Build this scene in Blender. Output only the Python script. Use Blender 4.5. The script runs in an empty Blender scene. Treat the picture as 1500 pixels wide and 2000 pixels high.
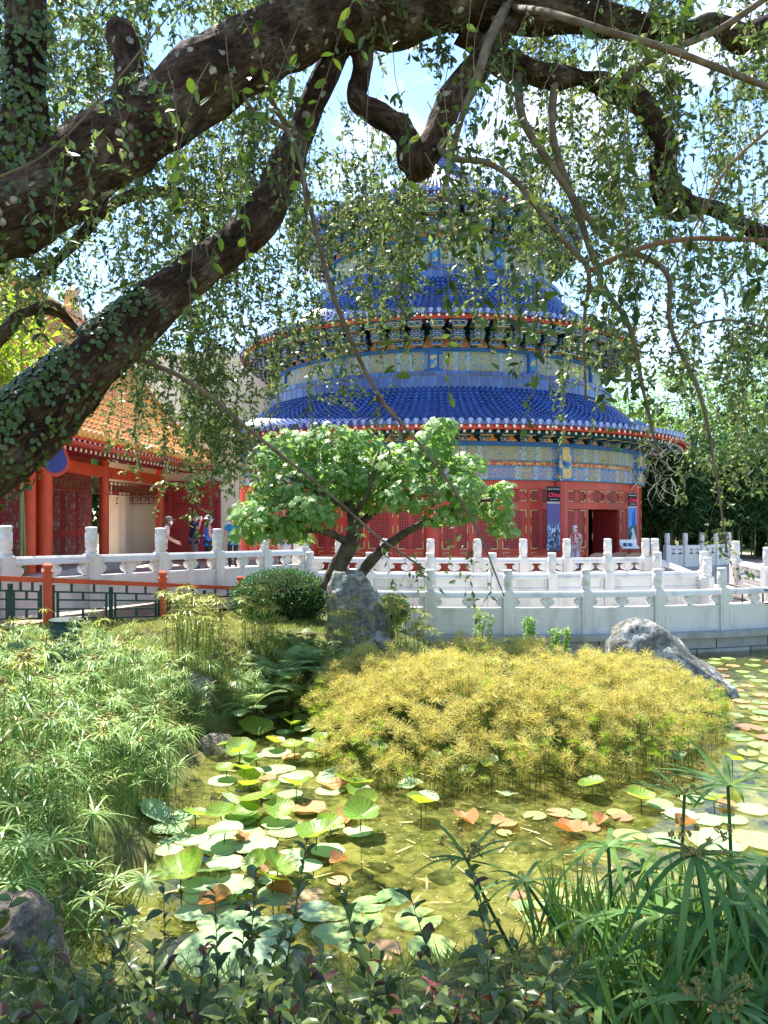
import bpy, bmesh, math, random
import numpy as np
from mathutils import Vector, Matrix

rnd = random.Random(7)
nr = np.random.default_rng(7)
S = bpy.context.scene
COL = S.collection
R = math.radians
PI = math.pi

# ------------------------------------------------------------------ camera
EYE = 3.0                       # metres above the pond
F = 2000 * 26 / 36              # focal length in photograph pixels
HOR = 1010                      # eye level row in the photograph
cam = bpy.data.cameras.new('camera')
cam.sensor_fit = 'VERTICAL'; cam.sensor_height = 36; cam.lens = 26
cam.shift_y = (HOR - 1000) / 2000
cam.clip_start = 0.05; cam.clip_end = 2000
camo = bpy.data.objects.new('camera', cam)
camo.location = (0, 0, EYE); camo.rotation_euler = (R(90), 0, 0)
COL.objects.link(camo); S.camera = camo

# ------------------------------------------------------------------ sky and sun
SUN_EL, SUN_AZ = R(58), R(-28)  # azimuth from +Y towards +X
sd = Vector((math.sin(SUN_AZ) * math.cos(SUN_EL), math.cos(SUN_AZ) * math.cos(SUN_EL), math.sin(SUN_EL)))
W = bpy.data.worlds.new('World'); S.world = W; W.use_nodes = True
wn, wl = W.node_tree.nodes, W.node_tree.links
for n_ in list(wn): wn.remove(n_)
wo = wn.new('ShaderNodeOutputWorld'); bg = wn.new('ShaderNodeBackground')
sky = wn.new('ShaderNodeTexSky'); sky.sky_type = 'NISHITA'; sky.sun_disc = False
sky.sun_elevation = SUN_EL; sky.sun_rotation = SUN_AZ
sky.air_density = 1.0; sky.dust_density = 0.0; sky.ozone_density = 3.0
tc = wn.new('ShaderNodeTexCoord'); mp = wn.new('ShaderNodeMapping'); mp.inputs['Scale'].default_value = (1, 1, 2.2)
mp.inputs['Location'].default_value = (.35, .1, .2)
nz = wn.new('ShaderNodeTexNoise'); nz.inputs['Scale'].default_value = 2.6; nz.inputs['Detail'].default_value = 8
nz.inputs['Roughness'].default_value = .58
rp = wn.new('ShaderNodeValToRGB'); rp.color_ramp.elements[0].position = .56; rp.color_ramp.elements[1].position = .82
mx = wn.new('ShaderNodeMixRGB'); mx.inputs['Color2'].default_value = (7.5, 7.7, 8.0, 1)
wl.new(tc.outputs['Generated'], mp.inputs[0]); wl.new(mp.outputs[0], nz.inputs['Vector']); wl.new(nz.outputs['Fac'], rp.inputs[0])
wl.new(rp.outputs['Color'], mx.inputs['Fac']); wl.new(sky.outputs[0], mx.inputs['Color1'])
wl.new(mx.outputs[0], bg.inputs['Color']); bg.inputs['Strength'].default_value = 0.11
wl.new(bg.outputs[0], wo.inputs['Surface'])
sl = bpy.data.lights.new('sun', 'SUN'); sl.energy = 4.4; sl.angle = R(.53); sl.color = (1, .95, .87)
so = bpy.data.objects.new('sun', sl); so.rotation_euler = sd.to_track_quat('Z', 'Y').to_euler(); so.location = (0, 0, 40)
COL.objects.link(so)
S.view_settings.view_transform = 'Standard'; S.view_settings.look = 'None'
S.view_settings.exposure = 1.92; S.view_settings.gamma = 1
S.cycles.use_denoising = True
S.cycles.max_bounces = 7; S.cycles.diffuse_bounces = 4; S.cycles.glossy_bounces = 3
S.cycles.transmission_bounces = 4; S.cycles.transparent_max_bounces = 8
S.cycles.caustics_reflective = False; S.cycles.caustics_refractive = False
S.cycles.sample_clamp_indirect = 6

def P(x, y, d):
    "the place seen at photograph pixel x,y when it stands d metres away"
    return Vector(((x - 750) / F * d, d, EYE - (y - HOR) / F * d))
def PW(x, y, z=0.0):
    "the same for a place at height z (below eye level)"
    return P(x, y, (EYE - z) * F / (y - HOR))

# ------------------------------------------------------------------ materials
MATS = {}
def _new(name):
    m = bpy.data.materials.new(name); m.use_nodes = True
    nt = m.node_tree
    b = nt.nodes['Principled BSDF']
    return m, nt.nodes, nt.links, b
def c4(c): return (c[0], c[1], c[2], 1)
def mat(name, col, rough=.6, spec=.4, col2=None, scale=4, lo=.35, hi=.65, bump=0, bscale=25, metal=0, objvar=0, coat=0, detail=6, stretch=None):
    "surface with noise-mottled colour and fine relief"
    m, n, l, b = _new(name)
    b.inputs['Roughness'].default_value = rough; b.inputs['Specular IOR Level'].default_value = spec
    b.inputs['Metallic'].default_value = metal; b.inputs['Coat Weight'].default_value = coat
    b.inputs['Coat Roughness'].default_value = .12
    b.inputs['Base Color'].default_value = c4(col)
    t = n.new('ShaderNodeTexCoord'); vec = t.outputs['Object']
    oi = n.new('ShaderNodeObjectInfo')
    ad = n.new('ShaderNodeVectorMath'); ad.operation = 'ADD'
    cm = n.new('ShaderNodeCombineXYZ'); mu = n.new('ShaderNodeMath'); mu.operation = 'MULTIPLY'; mu.inputs[1].default_value = 37
    l.new(oi.outputs['Random'], mu.inputs[0]); l.new(mu.outputs[0], cm.inputs[0]); l.new(mu.outputs[0], cm.inputs[1])
    l.new(vec, ad.inputs[0]); l.new(cm.outputs[0], ad.inputs[1]); vec = ad.outputs[0]
    if stretch:
        mp = n.new('ShaderNodeMapping'); mp.inputs['Scale'].default_value = stretch; l.new(vec, mp.inputs[0]); vec = mp.outputs[0]
    out = None
    if col2 is not None:
        z = n.new('ShaderNodeTexNoise'); z.inputs['Scale'].default_value = scale; z.inputs['Detail'].default_value = detail
        r = n.new('ShaderNodeValToRGB'); r.color_ramp.elements[0].position = lo; r.color_ramp.elements[1].position = hi
        r.color_ramp.elements[0].color = c4(col); r.color_ramp.elements[1].color = c4(col2)
        l.new(vec, z.inputs['Vector']); l.new(z.outputs['Fac'], r.inputs[0]); out = r.outputs[0]
    if objvar:
        h = n.new('ShaderNodeHueSaturation'); v = n.new('ShaderNodeMapRange')
        v.inputs[3].default_value = 1 - objvar; v.inputs[4].default_value = 1 + objvar
        l.new(oi.outputs['Random'], v.inputs[0]); l.new(v.outputs[0], h.inputs['Value'])
        if out: l.new(out, h.inputs['Color'])
        else: h.inputs['Color'].default_value = c4(col)
        out = h.outputs[0]
    if out: l.new(out, b.inputs['Base Color'])
    if bump:
        z2 = n.new('ShaderNodeTexNoise'); z2.inputs['Scale'].default_value = bscale; z2.inputs['Detail'].default_value = 6
        bp = n.new('ShaderNodeBump'); bp.inputs['Strength'].default_value = min(1, bump); bp.inputs['Distance'].default_value = .02 * max(1, bump)
        l.new(vec, z2.inputs['Vector']); l.new(z2.outputs['Fac'], bp.inputs['Height']); l.new(bp.outputs[0], b.inputs['Normal'])
    MATS[name] = m
    return m
def leafmat(name, cols, transl=.35, rough=.42, spec=.4, veins=0, tcol=1.35):
    "leaf: colour differs from leaf to leaf, light passes through the blade"
    m, n, l, b = _new(name)
    g = n.new('ShaderNodeNewGeometry'); oi = n.new('ShaderNodeObjectInfo')
    a = n.new('ShaderNodeMath'); a.operation = 'ADD'; fr = n.new('ShaderNodeMath'); fr.operation = 'FRACT'
    l.new(g.outputs['Random Per Island'], a.inputs[0]); l.new(oi.outputs['Random'], a.inputs[1]); l.new(a.outputs[0], fr.inputs[0])
    r = n.new('ShaderNodeValToRGB'); e = r.color_ramp.elements
    while len(e) < len(cols): e.new(.5)
    for i, c in enumerate(cols):
        e[i].position = i / max(1, len(cols) - 1); e[i].color = c4(c)
    l.new(fr.outputs[0], r.inputs[0])
    out = r.outputs[0]
    if veins:
        t = n.new('ShaderNodeTexCoord'); sp = n.new('ShaderNodeSeparateXYZ'); at = n.new('ShaderNodeMath'); at.operation = 'ARCTAN2'
        l.new(t.outputs['Object'], sp.inputs[0]); l.new(sp.outputs[0], at.inputs[0]); l.new(sp.outputs[1], at.inputs[1])
        mu = n.new('ShaderNodeMath'); mu.operation = 'MULTIPLY'; mu.inputs[1].default_value = veins; l.new(at.outputs[0], mu.inputs[0])
        co = n.new('ShaderNodeMath'); co.operation = 'COSINE'; l.new(mu.outputs[0], co.inputs[0])
        rr = n.new('ShaderNodeValToRGB'); rr.color_ramp.elements[0].position = .9; rr.color_ramp.elements[1].position = 1
        l.new(co.outputs[0], rr.inputs[0])
        mxn = n.new('ShaderNodeMixRGB'); mxn.blend_type = 'MIX'
        lf = n.new('ShaderNodeMath'); lf.operation = 'MULTIPLY'; lf.inputs[1].default_value = .25; l.new(rr.outputs[0], lf.inputs[0])
        l.new(lf.outputs[0], mxn.inputs[0]); l.new(out, mxn.inputs[1]); mxn.inputs[2].default_value = (.5, .62, .3, 1)
        z = n.new('ShaderNodeTexNoise'); z.inputs['Scale'].default_value = 9; z.inputs['Detail'].default_value = 5
        l.new(t.outputs['Object'], z.inputs['Vector'])
        mr = n.new('ShaderNodeMapRange'); mr.inputs[1].default_value = .3; mr.inputs[2].default_value = .7; mr.inputs[3].default_value = .8; mr.inputs[4].default_value = 1.15
        l.new(z.outputs['Fac'], mr.inputs[0])
        hs = n.new('ShaderNodeHueSaturation'); l.new(mr.outputs[0], hs.inputs['Value']); l.new(mxn.outputs[0], hs.inputs['Color']); out = hs.outputs[0]
        # rims browned and nibbled on some leaves
        vl = n.new('ShaderNodeVectorMath'); vl.operation = 'LENGTH'; l.new(t.outputs['Object'], vl.inputs[0])
        zr = n.new('ShaderNodeTexNoise'); zr.inputs['Scale'].default_value = 3.2; zr.inputs['Detail'].default_value = 6; l.new(t.outputs['Object'], zr.inputs['Vector'])
        sm = n.new('ShaderNodeMath'); sm.operation = 'MULTIPLY_ADD'; sm.inputs[1].default_value = .75; l.new(zr.outputs['Fac'], sm.inputs[0]); l.new(vl.outputs['Value'], sm.inputs[2])
        rb = n.new('ShaderNodeValToRGB'); rb.color_ramp.elements[0].position = 1.22 / 2; rb.color_ramp.elements[1].position = 1.4 / 2
        hf = n.new('ShaderNodeMath'); hf.operation = 'MULTIPLY'; hf.inputs[1].default_value = .5; l.new(sm.outputs[0], hf.inputs[0]); l.new(hf.outputs[0], rb.inputs[0])
        fr2 = n.new('ShaderNodeMath'); fr2.operation = 'MULTIPLY'; l.new(rb.outputs[0], fr2.inputs[0]); l.new(oi.outputs['Random'], fr2.inputs[1])
        mb_ = n.new('ShaderNodeMixRGB'); l.new(fr2.outputs[0], mb_.inputs[0]); l.new(out, mb_.inputs[1]); mb_.inputs[2].default_value = (.34, .22, .08, 1); out = mb_.outputs[0]
        bp = n.new('ShaderNodeBump'); bp.inputs['Strength'].default_value = .16; bp.inputs['Distance'].default_value = .01
        l.new(co.outputs[0], bp.inputs['Height']); l.new(bp.outputs[0], b.inputs['Normal'])
    l.new(out, b.inputs['Base Color'])
    b.inputs['Roughness'].default_value = rough; b.inputs['Specular IOR Level'].default_value = spec
    tr = n.new('ShaderNodeBsdfTranslucent'); ga = n.new('ShaderNodeHueSaturation'); ga.inputs['Value'].default_value = tcol
    ga.inputs['Hue'].default_value = .485; ga.inputs['Saturation'].default_value = 1.12
    l.new(out, ga.inputs['Color']); l.new(ga.outputs[0], tr.inputs['Color'])
    ms = n.new('ShaderNodeMixShader'); ms.inputs[0].default_value = transl
    o = n['Material Output']
    l.new(b.outputs[0], ms.inputs[1]); l.new(tr.outputs[0], ms.inputs[2]); l.new(ms.outputs[0], o.inputs['Surface'])
    MATS[name] = m
    return m

# ------------------------------------------------------------------ mesh helpers
def tag(o, label=None, cat=None, group=None, kind=None):
    if label: o['label'] = label
    if cat: o['category'] = cat
    if group: o['group'] = group
    if kind: o['kind'] = kind
    return o
def empty(name, loc=(0, 0, 0), rz=0, label=None, cat=None, group=None):
    o = bpy.data.objects.new(name, None); COL.objects.link(o); o.location = loc; o.rotation_euler = (0, 0, rz)
    o.empty_display_size = .2
    return tag(o, label, cat, group)
def org(o):
    v = Vector((0, 0, 0))
    while o is not None:
        v = v + o.location; o = o.parent
    return v
def mkobj(name, me, parent=None, loc=(0, 0, 0), rot=(0, 0, 0), scale=None):
    o = bpy.data.objects.new(name, me); COL.objects.link(o); o.parent = parent; o.location = loc; o.rotation_euler = rot
    if scale: o.scale = (scale,) * 3 if isinstance(scale, (int, float)) else scale
    return o
class MB:
    def __init__(s): s.v, s.f, s.m, s.uv = [], [], [], {}
    def add(s, vs, fs, mi=0):
        b = len(s.v); s.v += [tuple(p) for p in vs]
        for f in fs: s.f.append(tuple(b + i for i in f)); s.m.append(mi)
    def box(s, c, d, rz=0, mi=0, ry=0, rx=0, taper=1.0):
        M3 = Matrix.Rotation(rz, 3, 'Z') @ Matrix.Rotation(ry, 3, 'Y') @ Matrix.Rotation(rx, 3, 'X'); c = Vector(c)
        vs = []
        for z in (-1, 1):
            k = taper if z > 0 else 1
            for x, y in ((-1, -1), (1, -1), (1, 1), (-1, 1)):
                vs.append(c + M3 @ Vector((x * d[0] / 2 * k, y * d[1] / 2 * k, z * d[2] / 2)))
        s.add(vs, [(3, 2, 1, 0), (4, 5, 6, 7), (0, 1, 5, 4), (1, 2, 6, 5), (2, 3, 7, 6), (3, 0, 4, 7)], mi)
    def bar(s, a, b, w, h, mi=0, up=Vector((0, 0, 1))):
        a, b = Vector(a), Vector(b); t = (b - a).normalized(); sd_ = t.cross(up)
        if sd_.length < 1e-4: sd_ = Vector((1, 0, 0))
        sd_.normalize(); u = sd_.cross(t)
        vs = [p + sd_ * (x * w / 2) + u * (y * h / 2) for p in (a, b) for x, y in ((-1, -1), (1, -1), (1, 1), (-1, 1))]
        s.add(vs, [(3, 2, 1, 0), (4, 5, 6, 7), (0, 1, 5, 4), (1, 2, 6, 5), (2, 3, 7, 6), (3, 0, 4, 7)], mi)
    def tube(s, pts, rad, n=8, mi=0, wob=0, cap=True):
        pts = [Vector(p) for p in pts]
        if isinstance(rad, (int, float)): rad = [rad] * len(pts)
        k = len(pts); vs = []; u = None
        for i, p in enumerate(pts):
            t = (pts[min(i + 1, k - 1)] - pts[max(i - 1, 0)])
            if t.length < 1e-9: t = Vector((0, 0, 1))
            t.normalize()
            if u is None: u = t.orthogonal().normalized()
            else:
                u = u - t * u.dot(t)
                u = u.normalized() if u.length > 1e-6 else t.orthogonal().normalized()
            w = t.cross(u)
            for j in range(n):
                a = 2 * PI * j / n; r = rad[i] * (1 + (rnd.uniform(-wob, wob) if wob else 0))
                vs.append(p + (u * math.cos(a) + w * math.sin(a)) * r)
        fs = [(i * n + j, i * n + (j + 1) % n, (i + 1) * n + (j + 1) % n, (i + 1) * n + j) for i in range(k - 1) for j in range(n)]
        if cap: fs += [tuple(range(n - 1, -1, -1)), tuple(range((k - 1) * n, k * n))]
        s.add(vs, fs, mi)
    def lathe(s, prof, n=16, c=(0, 0, 0), a0=0, a1=2 * PI, mi=0, sx=1, sy=1):
        full = abs(a1 - a0 - 2 * PI) < 1e-6; cols = n if full else n + 1; c = Vector(c)
        vs = [c + Vector((r * math.sin(a0 + (a1 - a0) * j / n) * sx, -r * math.cos(a0 + (a1 - a0) * j / n) * sy, z)) for r, z in prof for j in range(cols)]
        fs = []
        for i in range(len(prof) - 1):
            for j in range(n):
                j2 = (j + 1) % cols
                fs.append((i * cols + j, i * cols + j2, (i + 1) * cols + j2, (i + 1) * cols + j))
        s.add(vs, fs, mi)
    def ext(s, poly, o, ax, ay, th, mi=0):
        "a flat outline poly in the ax,ay plane at o, th thick along ax x ay"
        o, ax, ay = Vector(o), Vector(ax), Vector(ay); nz_ = ax.cross(ay).normalized(); k = len(poly)
        vs = [o + ax * x + ay * y - nz_ * th / 2 for x, y in poly] + [o + ax * x + ay * y + nz_ * th / 2 for x, y in poly]
        fs = [tuple(range(k - 1, -1, -1)), tuple(range(k, 2 * k))] + [(i, (i + 1) % k, k + (i + 1) % k, k + i) for i in range(k)]
        s.add(vs, fs, mi)
    def arc(s, Ri, Ro, p0, p1, z0, z1, n=6, mi=0, uv=False):
        "a curved bar round the z axis between azimuths p0,p1 (0 faces -y)"
        vs = []
        for i in range(n + 1):
            a = p0 + (p1 - p0) * i / n; si, co = math.sin(a), math.cos(a)
            vs += [(Ri * si, -Ri * co, z0), (Ro * si, -Ro * co, z0), (Ro * si, -Ro * co, z1), (Ri * si, -Ri * co, z1)]
        fs = []
        b = len(s.f)
        for i in range(n):
            k = 4 * i
            fs += [(k + 1, k + 5, k + 6, k + 2), (k + 2, k + 6, k + 7, k + 3), (k, k + 3, k + 7, k + 4), (k, k + 4, k + 5, k + 1)]
        fs += [(0, 1, 2, 3), (4 * n + 3, 4 * n + 2, 4 * n + 1, 4 * n)]
        s.add(vs, fs, mi)
        if uv:
            for i in range(n): s.uv[b + 4 * i] = [(i / n, 0), ((i + 1) / n, 0), ((i + 1) / n, 1), (i / n, 1)]
    def mesh(s, name, mats, o=(0, 0, 0), smooth=False):
        me = bpy.data.meshes.new(name); o = Vector(o)
        me.from_pydata([(p[0] - o.x, p[1] - o.y, p[2] - o.z) for p in s.v], [], s.f)
        for m_ in (mats if isinstance(mats, (list, tuple)) else [mats]): me.materials.append(m_)
        me.polygons.foreach_set('material_index', s.m)
        if smooth: me.polygons.foreach_set('use_smooth', [True] * len(s.f))
        if s.uv:
            ul = me.uv_layers.new(name='uv')
            for fi, q in s.uv.items():
                for li, w in zip(me.polygons[fi].loop_indices, q): ul.data[li].uv = w
        me.update()
        return me
    def build(s, name, mats, parent=None, loc=None, smooth=False):
        o = org(parent) if parent is not None else Vector(loc or (0, 0, 0))
        me = s.mesh(name, mats, o, smooth)
        return mkobj(name, me, parent, (0, 0, 0) if parent is not None else o)
def fast_mesh(name, V, Fc, mats, mi=None, smooth=False):
    "mesh from numpy arrays; Fc (N,k)"
    me = bpy.data.meshes.new(name); V = np.asarray(V, np.float32); Fc = np.asarray(Fc, np.int32); N, k = Fc.shape
    me.vertices.add(len(V)); me.vertices.foreach_set('co', V.ravel())
    me.loops.add(N * k); me.loops.foreach_set('vertex_index', Fc.ravel())
    me.polygons.add(N); me.polygons.foreach_set('loop_start', np.arange(0, N * k, k, dtype=np.int32))
    for m_ in (mats if isinstance(mats, (list, tuple)) else [mats]): me.materials.append(m_)
    if mi is not None: me.polygons.foreach_set('material_index', np.asarray(mi, np.int32))
    if smooth: me.polygons.foreach_set('use_smooth', np.ones(N, bool))
    me.update(calc_edges=True); me.validate()
    return me
def unit(a): return a / np.maximum(np.linalg.norm(a, axis=-1, keepdims=True), 1e-9)
def frames(d, n):
    "columns: side, along, normal"
    d = unit(np.asarray(d, float)); n = np.asarray(n, float); s_ = unit(np.cross(d, n)); n = np.cross(s_, d)
    return np.stack([s_, d, n], axis=2)
def scatter(tv, tf, fr, c, sc):
    tv = np.asarray(tv, float); tf = np.asarray(tf, int); N = len(c); k = len(tv)
    sc = np.broadcast_to(np.asarray(sc, float), (N,)) if np.ndim(sc) < 2 else sc
    t = tv[None] * (sc[:, None, None] if np.ndim(sc) == 1 else sc[:, None, :])
    V = np.einsum('nij,nkj->nki', fr, t) + np.asarray(c)[:, None, :]
    Fc = tf[None] + (np.arange(N) * k)[:, None, None]
    return V.reshape(-1, 3), Fc.reshape(-1, tf.shape[1])
def rvec(n): return unit(nr.normal(size=(n, 3)))
LEAF_V = [(0, 0, 0), (-.22, .45, .04), (0, 1, -.05), (.22, .45, .04)]
LEAF_F = [(0, 3, 2, 1)]
# a rounder leaf with a midrib fold
LEAF8_V = [(0, 0, 0), (.16, .22, .05), (.24, .5, .06), (.15, .8, .03), (0, 1, -.06), (-.15, .8, .03), (-.24, .5, .06), (-.16, .22, .05), (0, .5, 0)]
LEAF8_F = [(0, 1, 8), (1, 2, 8), (2, 3, 8), (3, 4, 8), (4, 5, 8), (5, 6, 8), (6, 7, 8), (7, 0, 8)]
def smooth_path(pts, sub=4):
    "Catmull-Rom through rows of numbers"
    p = np.asarray(pts, float); p = np.vstack([2 * p[0] - p[1], p, 2 * p[-1] - p[-2]]); out = []
    for i in range(1, len(p) - 2):
        for k in range(sub):
            t = k / sub
            out.append(.5 * ((2 * p[i]) + (p[i + 1] - p[i - 1]) * t + (2 * p[i - 1] - 5 * p[i] + 4 * p[i + 1] - p[i + 2]) * t * t + (3 * p[i] - p[i - 1] - 3 * p[i + 1] + p[i + 2]) * t ** 3))
    out.append(p[-2]); return np.array(out)
def sstep(a, b, x):
    t = np.clip((np.asarray(x, float) - a) / (b - a), 0, 1); return t * t * (3 - 2 * t)
# ------------------------------------------------------------------ palette
m_marble = mat('white_marble', (.64, .62, .59), .5, .35, (.36, .34, .30), 3.0, .5, .86, bump=.25, bscale=18, objvar=.07, stretch=(1, 1, .22), detail=12)
m_marble_c = mat('carved_marble', (.70, .68, .65), .55, .3, (.5, .49, .47), 9, .35, .7, bump=1.0, bscale=16, objvar=.05)
m_stone = mat('grey_stone', (.40, .40, .38), .75, .25, (.24, .25, .20), 2.2, .4, .7, bump=.4, bscale=12, stretch=(1, 1, .5), detail=10, objvar=.08)
m_paving = mat('plaza_paving', (.50, .40, .32), .8, .2, (.42, .33, .27), 1.2, bump=.2, bscale=10)
m_cream = mat('cream_stucco', (.72, .62, .46), .85, .2, (.66, .56, .42), .8, bump=.2, bscale=30)
m_white = mat('white_paint', (.75, .74, .70), .6)
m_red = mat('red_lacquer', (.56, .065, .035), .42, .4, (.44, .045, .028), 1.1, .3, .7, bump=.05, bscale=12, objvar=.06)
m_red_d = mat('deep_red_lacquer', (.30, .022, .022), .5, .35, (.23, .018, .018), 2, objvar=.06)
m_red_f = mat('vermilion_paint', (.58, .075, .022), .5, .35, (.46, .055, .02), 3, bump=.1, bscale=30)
m_gold = mat('gilded_trim', (.62, .47, .21), .42, .5, (.48, .34, .14), 9)
m_dgreen = mat('dark_green_paint', (.022, .05, .04), .5, .3, (.03, .065, .05), 6)
m_dark = mat('interior_shade', (.012, .010, .010), .9, .1)  # near black: the darkness inside the hall put into the colour
m_blue_p = mat('bright_blue_paint', (.025, .13, .42), .5, .35, (.02, .1, .33), 5)
m_teal_p = mat('teal_paint', (.015, .14, .17), .5, .35, (.012, .1, .13), 5)
m_tile_b = mat('blue_glazed_tile', (.014, .045, .20), .26, .55, (.04, .11, .33), 2.2, .35, .7, bump=.12, bscale=20, objvar=.32, detail=10)
m_tile_lip = mat('pale_tile_lip', (.36, .42, .62), .4, .5, (.2, .26, .52), 9)
m_tile_y = mat('amber_glazed_tile', (.62, .27, .04), .25, .55, (.50, .17, .02), 3, .3, .75, bump=.08, bscale=20, objvar=.25)
m_tile_yl = mat('pale_amber_lip', (.68, .42, .16), .35, .5, (.58, .3, .08), 8)
m_mortar = mat('pale_mortar', (.5, .52, .6), .8, .2)
m_metal = mat('dark_metal', (.03, .03, .032), .4, .5)
def rock_mat(name, dark, mid, pale, stain, fs=1):
    "weathered stone: dark pitted ground, crusty pale lichen, brown stains"
    m, n, l, b = _new(name); t = n.new('ShaderNodeTexCoord')
    def nz_(sc, det, rg=.6):
        z = n.new('ShaderNodeTexNoise'); z.inputs['Scale'].default_value = sc * fs; z.inputs['Detail'].default_value = det; z.inputs['Roughness'].default_value = rg; l.new(t.outputs['Object'], z.inputs['Vector']); return z.outputs['Fac']
    def ramp(f, a, c, ca, cc):
        r = n.new('ShaderNodeValToRGB'); e = r.color_ramp.elements; e[0].position = a; e[1].position = c; e[0].color = c4(ca); e[1].color = c4(cc); l.new(f, r.inputs[0]); return r.outputs[0]
    base = ramp(nz_(9, 12, .75), .38, .62, dark, mid)
    def mixc(fac, a, c):
        x = n.new('ShaderNodeMixRGB'); l.new(fac, x.inputs[0]); l.new(a, x.inputs[1]); x.inputs[2].default_value = c4(c); return x.outputs[0]
    base = mixc(ramp(nz_(2.6, 14, .72), .52, .6, (0, 0, 0), (.85, .85, .85)), base, pale)
    base = mixc(ramp(nz_(3.4, 10, .7), .6, .68, (0, 0, 0), (.7, .7, .7)), base, stain)
    l.new(base, b.inputs['Base Color']); b.inputs['Roughness'].default_value = .95; b.inputs['Specular IOR Level'].default_value = .15
    bp = n.new('ShaderNodeBump'); bp.inputs['Strength'].default_value = 1; bp.inputs['Distance'].default_value = .09 / fs; l.new(nz_(8, 12, .72), bp.inputs['Height']); l.new(bp.outputs[0], b.inputs['Normal'])
    return m
m_rock = rock_mat('limestone_rock', (.09, .09, .08), (.30, .29, .26), (.58, .57, .53), (.20, .13, .07))
m_rock_b = rock_mat('brown_bank_rock', (.12, .09, .065), (.34, .28, .21), (.55, .50, .43), (.30, .14, .06), 2.2)
m_soil = mat('pond_bank_soil', (.06, .045, .022), .95, .1, (.10, .12, .03), 2.2, .35, .6, bump=.8, bscale=14)

def lattice_mat(name, base, hole, scale):
    "pierced geometric fretwork too fine to count"
    m, n, l, b = _new(name)
    t = n.new('ShaderNodeTexCoord'); v = n.new('ShaderNodeTexVoronoi'); v.feature = 'DISTANCE_TO_EDGE'
    v.inputs['Scale'].default_value = scale; v.inputs['Randomness'].default_value = .12
    l.new(t.outputs['Object'], v.inputs['Vector'])
    r = n.new('ShaderNodeValToRGB'); r.color_ramp.interpolation = 'LINEAR'
    r.color_ramp.elements[0].position = .10; r.color_ramp.elements[1].position = .2
    r.color_ramp.elements[0].color = c4(base); r.color_ramp.elements[1].color = c4(hole)
    l.new(v.outputs['Distance'], r.inputs[0]); l.new(r.outputs[0], b.inputs['Base Color'])
    bp = n.new('ShaderNodeBump'); bp.invert = True; bp.inputs['Strength'].default_value = .8; bp.inputs['Distance'].default_value = .02
    l.new(v.outputs['Distance'], bp.inputs['Height']); l.new(bp.outputs[0], b.inputs['Normal'])
    b.inputs['Roughness'].default_value = .55
    return m
m_lattice = lattice_mat('red_fretwork', (.46, .04, .03), (.09, .008, .01), 11)
m_lattice_d = lattice_mat('dark_fretwork', (.16, .02, .02), (.30, .33, .34), 5)

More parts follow.
